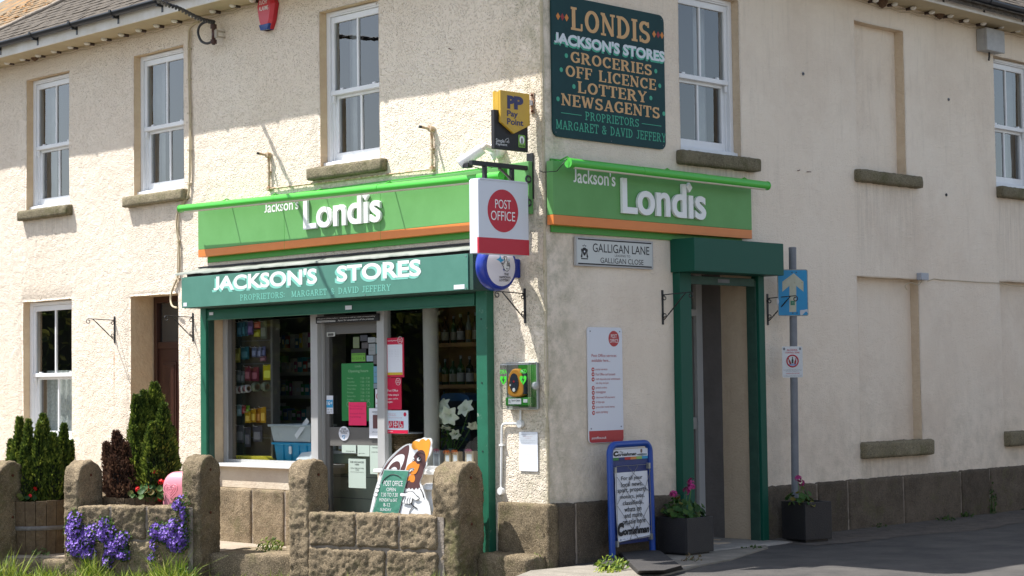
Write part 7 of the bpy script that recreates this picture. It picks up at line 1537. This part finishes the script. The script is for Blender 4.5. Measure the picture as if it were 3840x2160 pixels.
# ------------------------------------------------------------------ rooster cut-out and churn in the yard
FC = Frame((-1.15, .74), R(-30)); ZR = Z(1360, 1620, 4.026)
gc = lambda x, y: at(FC, ZR(x, y), 0)
t = thing('rooster_board', 'painted wooden rooster cut-out holding a green opening times board', 'cut-out sign', FC, (*[gc(560, 1000)[0]], 0, 0))
out_ = [(30, 1480), (60, 1250), (120, 880), (160, 740), (190, 610), (230, 540), (290, 420), (380, 320), (460, 250), (540, 190), (600, 172), (640, 175), (690, 125), (740, 105), (780, 98), (820, 78), (865, 92), (905, 86), (935, 105), (947, 150), (938, 200), (950, 250), (925, 340), (880, 420), (890, 485), (850, 580), (820, 680), (798, 760), (840, 830), (880, 930), (910, 1010), (960, 1100), (990, 1250), (1000, 1480)]
yk = [0.]
t.matrix_world = FC.M @ Matrix.Translation(t['_o']) @ Matrix.Rotation(R(-6), 4, 'X')
def lay(pts, mt, nm_, sp_=True, y=None, par=None):
    q = [gc(*p) for p in pts]; q = spline(q, 3) if sp_ else q
    y = y if y is not None else yk[0]; MB().prism(q, -y - .0012, -y).build(nm_, mt, t if par is None else par)
q = spline([gc(*p) for p in out_[:-1]] + [gc(1000, 1480)], 3); MB().prism(q, 0, .016).build('board', m_letw, t)
m_bn = mat('rooster_brown', (.085, .030, .030), .55, (.10, .036, .034), 5); m_or = mat('rooster_orange', (.82, .30, .02), .5, (.85, .36, .02), 4); m_or2 = mat('beak_orange', (.80, .25, .02), .5)
lay([(200, 660), (245, 545), (300, 455), (380, 365), (460, 285), (540, 218), (590, 195), (607, 225), (605, 300), (585, 420), (560, 565), (492, 565), (525, 480), (545, 385), (532, 342), (490, 330), (430, 350), (370, 400), (320, 470), (270, 560), (230, 620)], m_bn, 'tail_feather', y=.0002)
lay([(312, 552), (345, 495), (385, 458), (432, 438), (470, 455), (487, 500), (482, 562), (445, 565), (430, 537), (400, 525), (365, 538), (345, 558)], m_bn, 'tail_feather', y=.0002)
lay([(735, 290), (790, 268), (838, 290), (860, 340), (872, 430), (872, 500), (850, 560), (832, 640), (800, 730), (795, 780), (812, 850), (790, 838), (772, 868), (745, 842), (715, 875), (690, 845), (660, 865), (640, 840), (612, 858), (580, 835), (600, 760), (650, 700), (700, 600), (695, 520), (665, 430), (690, 350)], m_bn, 'head', y=.0002)
lay([(650, 235), (645, 190), (665, 143), (710, 130), (752, 142), (778, 110), (820, 100), (852, 127), (885, 100), (915, 118), (927, 170), (915, 262), (905, 330), (888, 390), (870, 450), (862, 350), (835, 288), (790, 268), (745, 280), (732, 255), (700, 268), (670, 258)], m_or, 'comb', y=.0016)
lay([(702, 438), (650, 462), (600, 505), (580, 560), (582, 595), (600, 590), (622, 565), (650, 545), (702, 545), (690, 580), (650, 600), (630, 618), (655, 635), (700, 640), (745, 610), (782, 492), (745, 482)], m_or2, 'beak', y=.003)
lay([(662, 640), (620, 680), (600, 722), (622, 738), (648, 728), (655, 750), (690, 760), (716, 742), (722, 690), (700, 645)], m_or2, 'wattle', y=.0016)
for cx, cy, rx, ry in ((765, 412, 26, 28), (686, 410, 12, 28)):
    lay([(cx + rx * 1.12 * math.cos(k * .785), cy + ry * 1.1 * math.sin(k * .785)) for k in range(8)], m_ink, 'eye_outline', y=.0046); lay([(cx + rx * math.cos(k * .785), cy + ry * math.sin(k * .785)) for k in range(8)], m_letw, 'eye', y=.006)
lay([(775 + 11 * math.cos(k * .785), 405 + 17 * math.sin(k * .785)) for k in range(8)], m_ink, 'pupil', y=.0074); lay([(684 + 5 * math.cos(k * .785), 412 + 10 * math.sin(k * .785)) for k in range(8)], m_ink, 'pupil', y=.0074)
def ink(pts, r_=.0028, y=.004): q = path([gc(*p) for p in pts], 4); MB().tube([(a, -y, b) for a, b in q], r_, 4).build('ink_line', m_ink, t)
ink([(720, 340), (760, 310), (800, 308), (850, 340)], .002); ink([(742, 350), (758, 368), (785, 378)], .004); ink([(740, 440), (790, 440), (800, 435)], .003); ink([(640, 620), (660, 590), (700, 560)], .003, .0055)
ink([(600, 175), (520, 205), (440, 265), (350, 350), (270, 450), (215, 560), (190, 660)], .0018); ink([(870, 990), (850, 920), (815, 860)], .005); ink([(690, 1080), (720, 1115), (780, 1155)], .005); ink([(720, 1130), (680, 1180), (665, 1250)], .003)
ink([(560, 910), (640, 900), (700, 900), (750, 950), (800, 985)], .003)
# the green board it holds
gq = [(255, 575), (625, 590), (470, 1440), (75, 1430)]; lay([(245, 560), (637, 577), (480, 1450), (62, 1438)], m_ink, 'board_outline', False, .006); lay([(252, 566), (630, 582), (474, 1445), (69, 1434)], m_letw, 'board_border', False, .0074); lay(gq, mat('chalk_green', (.045, .20, .13), .6, (.06, .24, .165), 5, bump=.6, bs=16), 'green_board', False, .0088)
def ch(txt, xa_, ya, xb_, yb):
    a = gc(xa_, yb); b = gc(xb_, yb); c_ = gc(xa_, ya); MB().text(txt, a[0], a[1], b[0], c_[1], -.0114, bold=.0, shear=-.05).build('lettering', m_letw, t)
ch('POST OFFICE', 262, 735, 548, 815); ch('OPEN', 310, 842, 452, 895); ch('7.30 TO 7.30', 230, 918, 485, 975); ch('MONDAY to SAT', 212, 1000, 480, 1050); ch('8-12', 278, 1075, 378, 1125); ch('SUNDAY', 232, 1150, 400, 1192)
ink([(235, 775), (280, 700), (340, 655), (400, 642), (470, 660), (520, 700)], .004, .0112)
for cx, cy in ((177, 827), (166, 888), (150, 948)):
    lay([(cx + 36 * math.cos(k * .785), cy + 32 * math.sin(k * .785)) for k in range(8)], m_ink, 'finger_outline', y=.0105); lay([(cx + 31 * math.cos(k * .785), cy + 27 * math.sin(k * .785)) for k in range(8)], m_letw, 'finger', y=.012)
hnd = [(520, 945), (535, 922), (600, 930), (650, 905), (700, 905), (745, 945), (790, 990), (815, 1000), (760, 1030), (710, 1000), (700, 1060), (665, 1088), (640, 1080), (615, 1085), (590, 1070), (565, 1065), (572, 1030), (630, 962), (560, 972), (528, 966)]
cxh = sum(p[0] for p in hnd) / len(hnd); cyh = sum(p[1] for p in hnd) / len(hnd)
lay([(cxh + (x - cxh) * 1.05, cyh + (y - cyh) * 1.07) for x, y in hnd], m_ink, 'hand_outline', y=.0105); lay(hnd, m_letw, 'hand', y=.012)
for a, b in (((612, 990), (592, 1065)), ((648, 990), (632, 1078)), ((680, 990), (668, 1080))): ink([a, ((a[0] + b[0]) / 2 - 8, (a[1] + b[1]) / 2), b], .0022, .0138)
# milk churn
cx_, cy_ = -.985 , .98
xc, _ = at(Frame((0, cy_), 0), ZR(1085, 900), 0)
t = thing('milk_churn', 'white painted milk churn behind the low wall beside the rooster cut-out', 'milk churn', FW, (xc, cy_, -.02))
zz = lambda y: at(Frame((0, cy_), 0), ZR(1085, y), 0)[1]
MB().lathe((xc, cy_, 0), [(0, -.02), (.175, -.02), (.178, zz(1240)), (.182, zz(1235)), (.176, zz(1225)), (.176, zz(1185)), (.181, zz(1180)), (.174, zz(1172)), (.174, zz(1115)), (.15, zz(1050)), (.118, zz(980)), (.112, zz(940)), (.110, zz(875))], 32).build('body', m_letw, t)
MB().lathe((xc, cy_, 0), [(.112, zz(880)), (.142, zz(865)), (.146, zz(852)), (.14, zz(835)), (.08, zz(775)), (0, zz(765))], 32).build('lid', m_letw, t)
for s_ in (-1, 1): MB().tube([(xc + s_ * .115, cy_, zz(890)), (xc + s_ * .175, cy_, zz(900)), (xc + s_ * .18, cy_, zz(960)), (xc + s_ * .14, cy_, zz(1040))], .010, 8).build('handle', m_letw, t)

# pink heart tub
TB = Frame((-3.45, 1.60), R(-28)); m_pink = mat('pink_plastic', (.72, .27, .33), .35, (.68, .25, .31), 3)
t = thing('ice_cream_bin', 'pink plastic rounded bin with embossed heart behind the low wall', 'bin', TB, (0, 0, -.02))
xq0 = at(TB, C(0, 2, 1225, 850), 0)[0] - .045; ztq = at(TB, C(0, 2, 1330, 668), 0)[1]; wq = .46
sec = []
for k in range(9): a = math.pi / 2 * k / 8; sec.append((.10 * (1 - math.cos(a)) , ztq - .15 * (1 - math.sin(a))))
prof = [(0.0, -.02)] + sec
mb = MB(); nn = 24
for ins, z in [(0, -.02), (0, ztq - .15)] + [(.10 * (1 - math.cos(math.pi / 2 * k / 7)), ztq - .15 + .15 * math.sin(math.pi / 2 * k / 7)) for k in range(1, 8)]:
    for k in range(nn):
        a = 2 * math.pi * k / nn; ex = .28; cx, cy = (wq / 2 - ins), (.15 - ins); mb.v.append((xq0 + wq / 2 + cx * math.copysign(abs(math.cos(a)) ** ex, math.cos(a)), .18 + cy * math.copysign(abs(math.sin(a)) ** ex, math.sin(a)), z))
for j in range(8):
    for k in range(nn): mb.f.append((j * nn + k, j * nn + (k + 1) % nn, (j + 1) * nn + (k + 1) % nn, (j + 1) * nn + k)); mb.mi.append(0); mb.sm.append(True)
mb.f.append(tuple(range(8 * nn, 9 * nn))); mb.mi.append(0); mb.sm.append(True)
mb.build('body', m_pink, t)
hx_, hz_ = at(TB, C(0, 2, 1290, 802), .002)
for s_ in (1., .62, .30): MB().tube([(hx_ + s_ * .082 * math.sin(q) ** 3, -.003, hz_ + s_ * .0050 * (13 * math.cos(q) - 5 * math.cos(2 * q) - 2 * math.cos(3 * q) - math.cos(4 * q))) for q in [k * .28 for k in range(24)]], .005, 5).build('embossed_heart', m_pink, t)

# barrel planters
m_bar = mat('barrel_wood', (.10, .065, .035), .85, (.16, .11, .06), 12, bump=1.5, bs=40, dirt=(.22, .18, .10), ds=10, dth=.62); m_hoop = mat('barrel_hoop', (.20, .19, .18), .6, (.12, .10, .09), 14)
def barrel(c, r_, h_, z0, lab):
    t = thing('barrel_planter', lab, 'planter', FW, (c[0], c[1], z0)); n = 22
    def rad(q): return r_ * (1 - .13 * (1 - q) ** 1.5)
    for k in range(n):
        a0, a1 = 2 * math.pi * (k + .03) / n, 2 * math.pi * (k + .97) / n; mb = MB()
        for q in (0, .25, .5, .75, 1):
            for a, rr_ in ((a0, 0), (a1, 0), (a1, .022), (a0, .022)): mb.v.append((c[0] + (rad(q) - rr_) * math.cos(a), c[1] + (rad(q) - rr_) * math.sin(a), z0 + h_ * q + (.004 * math.sin(k * 5) if q == 1 else 0)))
        for j in range(4):
            for m_ in range(4): mb.f.append((4 * j + m_, 4 * j + (m_ + 1) % 4, 4 * j + 4 + (m_ + 1) % 4, 4 * j + 4 + m_)); mb.mi.append(0); mb.sm.append(False)
        mb.f.append((16, 17, 18, 19)); mb.mi.append(0); mb.sm.append(False); mb.build('stave', m_bar, t)
    for q in (.16, .62): MB().lathe((c[0], c[1], z0 + h_ * q - .02), [(rad(q) + .001, 0), (rad(q) + .005, .002), (rad(q + .08) + .005, .04), (rad(q + .08) + .001, .042)], 44).build('hoop', m_hoop, t)
    MB().lathe((c[0], c[1], z0 + h_ - .04), [(0, .012), (r_ * .5, .02), (rad(.93) - .02, 0)], 20).build('soil', m_soil, t)
    return t
# ================================================================== PLANTS
def conifer(c, z0, spires, lab, cols, seed, trunkc=(.09, .06, .04), dens=1.):
    """clump of upright spires covered with small sprays; spires: (dx, dy, base z, tip z, radius, lean x)"""
    rng = random.Random(seed); t = thing('dwarf_conifer', lab, 'conifer', FW, (c[0], c[1], z0)); mb = MB(); rd = []; core = MB()
    mt = leaf_mat('conifer_' + str(seed), cols, .7)
    for (dx, dy, zb_, zt_, r_, ln) in spires:
        H = zt_ - zb_
        def ax(q): return Vector((c[0] + dx + ln * q, c[1] + dy, zb_ + H * q))
        def rr_(q): return 1.3 * r_ * (min(1, (.40 + q * 2.4)) * (1 - q) ** .78 * 1.08 + .01)
        core.tube([ax(k / 10) for k in range(11)], [max(.004, rr_(k / 10) * .72) for k in range(11)], 8)
        nS = int(5200 * r_ * H / .12 * dens)
        for i in range(nS):
            q = rng.random() ** .85; a = rng.uniform(0, 6.283); lump = 1 + .42 * mn.noise(Vector((math.cos(a) * 2.2 + dx * 9, math.sin(a) * 2.2, q * H * 9 + seed)))
            rad_ = rr_(q) * lump * rng.uniform(.66, 1.10); p = ax(q) + Vector((math.cos(a) * rad_, math.sin(a) * rad_, 0))
            d = Vector((math.cos(a) * rng.uniform(.3, 1.2), math.sin(a) * rng.uniform(.3, 1.2), rng.uniform(.5, 1.2))).normalized(); L_ = rng.uniform(.022, .048) * (1.15 if q > .85 else 1); s_ = d.cross(Vector((rng.gauss(0, 1), rng.gauss(0, 1), rng.gauss(0, 1)))).normalized() * rng.uniform(.004, .009)
            mb.add([p - s_, p + s_, p + d * L_ * .6 + s_ * 1.1, p + d * L_, p + d * L_ * .6 - s_ * 1.1], [(0, 1, 2, 3, 4)])
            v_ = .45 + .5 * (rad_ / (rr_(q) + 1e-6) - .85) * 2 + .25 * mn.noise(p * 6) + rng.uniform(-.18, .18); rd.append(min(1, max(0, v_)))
    mb.build('crown', mt, t, kind='stuff', rnd=rd); core.build('inner_twigs', mat('twig_core_%d' % seed, tuple(q * .6 for q in cols[0]), .9), t)
    MB().tube([(c[0], c[1], z0 - .05), (c[0] + .01, c[1], z0 + .2)], .03, 8).build('trunk', mat('bark', trunkc, .9), t)
    return t
FB = lambda y: Frame((0, y), 0)
def bw(p, y): x, z = at(FB(y), p, 0); return x, z
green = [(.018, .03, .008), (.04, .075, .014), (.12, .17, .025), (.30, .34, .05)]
# left clump in the barrel between the two left posts
cy1 = 2.35; cxa, _ = bw(C(0, 2, 300, 900), cy1); zr = bw(C(0, 2, 300, 900), cy1 - .35)[1]
barrel((cxa + .0, cy1), .37, zr + .22, -.20, 'half-barrel planter with grey hoops between the two left granite posts')
def spire(pxt, pyt, pxb, rp, y, c, zb_): xt, zt_ = bw(C(0, 2, pxt, pyt), y); xb_, _ = bw(C(0, 2, pxb, pyt), y); return (xb_ - c[0], y - c[1], zb_, zt_, rp / 2.0125 / 372, xt - xb_)
cc = (cxa, cy1)
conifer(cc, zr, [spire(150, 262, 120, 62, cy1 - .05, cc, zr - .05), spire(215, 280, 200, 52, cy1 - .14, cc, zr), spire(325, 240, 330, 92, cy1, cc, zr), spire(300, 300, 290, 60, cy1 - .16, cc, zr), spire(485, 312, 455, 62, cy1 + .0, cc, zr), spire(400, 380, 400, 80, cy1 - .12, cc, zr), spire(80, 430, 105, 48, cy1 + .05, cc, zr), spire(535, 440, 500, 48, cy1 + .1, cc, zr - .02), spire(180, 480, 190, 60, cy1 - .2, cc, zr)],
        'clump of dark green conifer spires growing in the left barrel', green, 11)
cy2 = 2.15; cxb, _ = bw(C(0, 2, 1020, 900), cy2); zr2 = .50
barrel((cxb + .02, cy2), .36, .62, -.08, 'half-barrel planter hidden behind the flowered wall panel')
cc = (cxb + .16, cy2 + .05)
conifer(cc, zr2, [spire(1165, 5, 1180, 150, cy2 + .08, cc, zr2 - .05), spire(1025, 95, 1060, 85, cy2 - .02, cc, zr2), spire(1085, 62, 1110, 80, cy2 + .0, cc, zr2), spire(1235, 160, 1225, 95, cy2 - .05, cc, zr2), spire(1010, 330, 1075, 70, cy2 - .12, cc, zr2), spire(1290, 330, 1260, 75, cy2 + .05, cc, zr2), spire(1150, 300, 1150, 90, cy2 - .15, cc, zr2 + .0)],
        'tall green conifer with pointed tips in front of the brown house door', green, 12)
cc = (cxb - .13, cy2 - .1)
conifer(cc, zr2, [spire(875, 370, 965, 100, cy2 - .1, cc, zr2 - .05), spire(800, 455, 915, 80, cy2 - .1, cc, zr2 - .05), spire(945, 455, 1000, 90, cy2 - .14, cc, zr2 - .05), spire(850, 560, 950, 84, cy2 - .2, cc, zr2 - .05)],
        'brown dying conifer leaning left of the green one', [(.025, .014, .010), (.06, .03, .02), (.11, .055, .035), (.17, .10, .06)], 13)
geranium(FW, (bw(C(0, 2, 1140, 800), cy2 - .28)[0], cy2 - .28), .50, [(-.12, -.03, .12), (-.02, -.04, .12), (.10, -.02, .19), (.02, .05, .28), (.09, -.03, .03)], 60, .20, .2, 'red geranium growing under the tall green conifer', m_gred, 9, hr=.030)
geranium(FW, (cxa - .12, cy1 - .25), zr + .02, [(.14, .0, .12), (.10, -.05, .05)], 22, .16, .10, 'straggly plant with small red flowers in the left barrel', m_gred, 14, hr=.014)
# trailing purple bellflowers on the panel
m_viol = mat('violet_petal', (.15, .07, .42), .55, (.24, .12, .55), 40); m_bleaf = leaf_mat('bell_leaf', [(.03, .07, .015), (.06, .13, .02), (.12, .20, .03)])
def bells(blobs, lab, seed, nfl=900):
    """blobs: (crop x, crop y, rx, ry, weight) on the panel face"""
    rng = random.Random(seed); x0, z0 = at(FP2, C(0, 2, blobs[0][0], blobs[0][1]), .05); t = thing('bellflower', lab, 'flowering plant', FP2, (x0, -.05, z0)); fl = MB(); lf = MB(); rl = []
    tw = sum(b[4] for b in blobs)
    for b in blobs:
        for i in range(int(nfl * b[4] / tw)):
            a = rng.uniform(0, 6.28); r_ = math.sqrt(rng.random()); q = C(0, 2, b[0] + b[2] * r_ * math.cos(a), b[1] + b[3] * r_ * math.sin(a)); bulge = .085 * (1 - r_ * r_) + .015; x, z = at(FP2, q, .05); p = Vector((x, -bulge - rng.uniform(0, .03), z))
            d = Vector((rng.gauss(0, .5), -1, rng.gauss(.35, .5))).normalized(); u = d.orthogonal().normalized(); v = d.cross(u); s_ = rng.uniform(.009, .015); ph = rng.random() * 6
            for k in range(5):
                e = u * math.cos(ph + k * 1.2566) + v * math.sin(ph + k * 1.2566); s2 = d.cross(e) * s_ * .36; fl.add([p, p + e * s_ * .6 - s2 + d * .002, p + e * s_ * 1.1 + d * .003, p + e * s_ * .6 + s2 + d * .002], [(0, 1, 2, 3)])
            for m_ in range(4):
                pp = p + Vector((rng.gauss(0, .02), rng.uniform(.01, .05), rng.gauss(0, .02))); d2 = Vector((rng.gauss(0, 1), -1, rng.gauss(0, 1))).normalized(); u2 = d2.orthogonal().normalized(); v2 = d2.cross(u2); s3 = rng.uniform(.008, .015)
                lf.add([pp + u2 * s3, pp + v2 * s3 * .7, pp - u2 * s3, pp - v2 * s3 * .7], [(0, 1, 2, 3)]); rl.append(rng.random())
    fl.build('flowers', m_viol, t, kind='stuff'); lf.build('leaves', m_bleaf, t, kind='stuff', rnd=rl)
bells([(560, 1000, 50, 45, 1.2), (560, 1100, 70, 90, 5), (600, 1210, 110, 100, 7), (690, 1130, 60, 80, 3), (660, 1280, 60, 45, 2), (790, 1050, 40, 45, 1.3), (800, 1130, 80, 70, 4.5), (860, 1230, 80, 90, 5), (920, 1180, 60, 70, 3), (810, 1330, 35, 70, 1.6), (930, 1290, 55, 40, 2)], 'large trail of purple bellflowers over the left part of the stone panel', 21, 1250)
bells([(1360, 890, 28, 50, 1), (1330, 920, 25, 40, .7), (1385, 970, 25, 60, 1), (1310, 1060, 45, 50, 1.5), (1180, 1110, 55, 60, 2.2), (1260, 1130, 90, 70, 4.5), (1330, 1190, 80, 85, 5), (1160, 1210, 25, 50, .5), (1150, 1310, 22, 30, .4), (1380, 1120, 28, 90, 1.4)], 'smaller trail of purple bellflowers beside the tall post and pink bin', 22, 850)
# grass and weeds
m_grass = leaf_mat('grass_blade', [(.06, .11, .015), (.15, .24, .02), (.28, .36, .03), (.42, .42, .10)])
def blades(name, spots, lab, cat, seed, kind=None, wid=.004, mt=None):
    rng = random.Random(seed); mb = MB(); rd = []
    for (x, y, z, n_, sp_, h_) in spots:
        for i in range(n_):
            a = rng.uniform(0, 6.28); r_ = sp_ * math.sqrt(rng.random()); p = Vector((x + r_ * math.cos(a), y + r_ * math.sin(a), z)); L_ = h_ * rng.uniform(.45, 1.1); dr_ = Vector((rng.gauss(0, .45), rng.gauss(0, .45), 1)).normalized(); bd = Vector((rng.gauss(0, 1), rng.gauss(0, 1), -.2)) * .28; s_ = Vector((math.cos(a), -abs(math.sin(a)) * .3, 0)).normalized() * wid * rng.uniform(.7, 1.5)
            q1 = p + dr_ * L_ * .5 + bd * L_ * .2; q2 = p + dr_ * L_ + bd * L_ * .9; mb.add([p - s_, p + s_, q1 + s_ * .8, q2, q1 - s_ * .8], [(0, 1, 2, 4), (4, 2, 3)]); v_ = rng.random(); rd += [v_, v_]
    o = mb.build(name, mt or m_grass, None, FW, (0, 0, 0), kind=kind, label=lab, cat=cat, rnd=rd); return o
sp_ = []
rng = random.Random(31)
for i in range(260):
    q = rng.random(); j = min(3, int(q * 4)); a, b = Vector(P[j]), Vector(P[j + 1]); f = rng.random(); p = a + (b - a) * f + Vector((rng.uniform(-.05, .05), -rng.uniform(.04, .45))); sp_.append((p.x, p.y, -.23, 12 if j != 2 else 5, .07, rng.choice((.12, .16, .20, .25)) * (.85 if j == 1 else .62)))
for x, y, n_, h_ in ((-4.35, 1.40, 90, .34), (-5.15, 1.5, 80, .36), (-5.3, 1.35, 60, .30), (-3.45, 1.15, 60, .38), (-3.62, 1.2, 40, .42), (-.95, .0 - .15, 60, .26), (-1.15, .02, 40, .24), (-4.75, 1.45, 50, .26), (-2.5, .82, 30, .18), (-.5, -.12, 60, .16), (-.62, -.05, 40, .2)): sp_.append((x, y, -.23, n_, .10, h_))
blades('grass', sp_, 'bright verge grass along the foot of the low stone wall', 'grass', 33, 'stuff')
def weed(c, z, r_, h_, n_, lab, seed, cols=None, leaf=.02):
    rng = random.Random(seed); t = thing('weed', lab, 'weed', FW, (c[0], c[1], z)); mb = MB(); rd = []; st = MB()
    for i in range(n_):
        a = rng.uniform(0, 6.28); q = rng.random(); R_ = r_ * math.sqrt(rng.random()); p = Vector((c[0] + R_ * math.cos(a), c[1] + R_ * math.sin(a), z + h_ * q * (1 - .5 * R_ / r_))); d = Vector((rng.gauss(0, 1), rng.gauss(-.4, .8), rng.gauss(.6, .6))).normalized(); u = d.orthogonal().normalized(); v = d.cross(u); s_ = leaf * rng.uniform(.6, 1.3)
        mb.add([p + u * s_ * 1.3, p + v * s_ * .6, p - u * s_ * 1.3, p - v * s_ * .6, p + d * s_ * .25], [(0, 1, 4), (1, 2, 4), (2, 3, 4), (3, 0, 4)]); rd += [rng.random()] * 4
        if i % 5 == 0: st.tube([(c[0] + rng.gauss(0, .02), c[1], z - .02), tuple(p)], .002, 4)
    mb.build('leaves', leaf_mat('weed_leaf_%d' % seed, cols or [(.03, .07, .012), (.07, .14, .02), (.16, .24, .04)]), t, kind='stuff', rnd=rd); st.build('stems', m_lleaf, t, kind='stuff')
def wg(i, j, x, y, z): q = gnd(C(i, j, x, y), z); return q
weed(bw(C(1, 2, 125, 1230), .98 + .75)[0:1] + (1.55,), .0, .14, .20, 170, 'small yellow green weed growing at the plinth between two posts', 41, [(.05, .09, .015), (.14, .19, .03), (.28, .32, .06)], .016)
weed((-4.98, 1.95), -.16, .12, .26, 130, 'pale leafy weed beside the barrel between the left posts', 42, [(.06, .10, .03), (.14, .20, .07), (.24, .30, .13)], .02)
weed((-4.75, 2.0), -.16, .16, .14, 80, 'low green weed at the foot of the barrel', 43)
weed((-3.98 + .6, 1.14), -.24, .10, .22, 40, 'broad leaved fern-like weed in front of the threshold slab', 44, None, .03)
weed((.52, -.45), .0, .15, .16, 120, 'leafy green weed in front of the rubber foot of the pavement board', 45, [(.04, .08, .012), (.12, .19, .02), (.30, .36, .04)], .022)
weed((.48, -.62), .0, .12, .05, 90, 'bright sunlit moss tuft at the pavement edge', 46, [(.14, .2, .02), (.3, .36, .04), (.42, .45, .08)], .014)
weed((1.28, .22), .0, .10, .10, 40, 'dry brown weed between the rubber foot and the planter', 47, [(.08, .06, .03), (.14, .10, .05), (.2, .15, .08)], .014)
for k, (u, o_, r_, h_, n_, s_) in enumerate(((3.75, .06, .12, .06, 60, .014), (5.0, .05, .12, .07, 60, .014), (6.25, .08, .16, .09, 90, .02), (6.75, .06, .10, .10, 60, .02), (7.35, .05, .07, .48, 110, .016), (2.35, .42, .10, .05, 50, .012), (8.1, .05, .15, .05, 60, .014))):
    q = FRT.w(u, -o_, 0); weed((q.x, q.y), .0, r_, h_, n_, ['tiny green weed beside the right planter at the wall foot', 'dull weed tuft at the wall foot below the blocked window', 'spreading ivy-like weed at the foot of the side wall', 'small glossy weed just right of the spreading one', 'tall dark moss and ivy streak climbing the side plinth', 'thin weed on the pavement edge before the side door', 'low yellowish weeds at the far right wall foot'][k], 50 + k, [(.02, .045, .01), (.04, .085, .015), (.08, .12, .03)], s_)
# moss on the corner stone and plinth
weed(tuple(FL.w(-.03, -.12, 0))[:2], .0, .05, .16, 160, 'bright green moss hanging at the building corner', 60, [(.05, .09, .01), (.10, .16, .02), (.22, .28, .03)], .009)
# hedges and trees out of frame that the windows mirror
def hedge(name, pts, h_, lab, seed, n_=6500, w_=1.4):
    rng = random.Random(seed); t = thing(name, lab, 'hedge', FW, (*pts[0], 0)); core = MB(); lf = MB(); rd = []
    for a, b in zip(pts, pts[1:]):
        a, b = Vector((*a, 0)), Vector((*b, 0)); L_ = (b - a).length; X_ = (b - a) / L_; Y_ = Vector((-X_.y, X_.x, 0)); nx, na = int(L_ / .5), 9; o = len(core.v)
        for i in range(nx + 1):
            for k in range(na):
                an = math.pi * k / (na - 1); c = a + X_ * (L_ * i / nx); r_ = 1 + .22 * fbm(c.x * .6 + seed, c.y * .6, k * .5, 3); core.v.append(tuple(c + Y_ * (math.cos(an) * w_ * r_) + Vector((0, 0, (math.sin(an) ** .6) * h_ * r_ * .93))))
        for i in range(nx):
            for k in range(na - 1): q = o + i * na + k; core.f.append((q, q + 1, q + na + 1, q + na)); core.mi.append(0); core.sm.append(True)
        for i in range(n_):
            an = math.pi * rng.random(); c = a + X_ * (L_ * rng.random()); r_ = 1.04 + .25 * fbm(c.x * .6 + seed, c.y * .6, an * 2, 3) + rng.uniform(-.05, .08); p = c + Y_ * (math.cos(an) * w_ * r_) + Vector((0, 0, (math.sin(an) ** .6) * h_ * r_)); d = Vector((rng.gauss(0, 1), rng.gauss(0, 1), rng.gauss(0, 1))).normalized(); u = d.orthogonal().normalized(); v = d.cross(u); s_ = rng.uniform(.05, .12)
            lf.add([p + u * s_, p + v * s_ * .6, p - u * s_, p - v * s_ * .6], [(0, 1, 2, 3)]); rd.append(rng.random())
    core.build('inner_branches', mat('hedge_core', (.012, .02, .008), .95), t); lf.build('foliage', leaf_mat('hedge_leaf_%d' % seed, [(.02, .045, .01), (.05, .09, .015), (.14, .17, .03), (.30, .30, .06)]), t, kind='stuff', rnd=rd)
hedge('hedge', [(-15, -4), (-15.5, 9)], 3.6, 'tall hedge across the road to the left that the shop windows mirror', 71, 12000)
# pale house added across the lane, unseen, to bounce light on the side wall
t = thing('bounce_cottage', 'added unseen single-storey pale house with slate roof, bouncing light across the lane', 'building', FRT, (6.5, -9.5, 0))
m_bounce = mat('bounce_render', (.62, .53, .43), .9, (.70, .60, .50), 2, bump=1, bs=40)
MB().box(.5, 13, -14, -9.0, -.1, 3.3).build('wall', m_bounce, t)
MB().add([(.2, -14.3, 3.2), (13.3, -14.3, 3.2), (13.3, -11.5, 5.0), (.2, -11.5, 5.0), (.2, -8.7, 3.2), (13.3, -8.7, 3.2)], [(0, 1, 2, 3), (3, 2, 5, 4), (0, 3, 4), (1, 5, 2)]).build('roof', m_slate, t)
for x in (2.0, 5.2, 8.8, 11.2):
    wn = MB().box(x, x + .9, -9.0, -8.96, 1.0, 2.3).build('window', m_white, t); MB().box(x + .07, x + .83, -8.958, -8.95, 1.07, 2.23).build('pane', m_dark, wn)
d_ = MB().box(7.1, 7.95, -9.0, -8.95, 0, 2.05).build('door', m_brown, t); MB().box(7.8, 7.84, -8.95, -8.90, 1.0, 1.04).build('handle', m_black, d_)
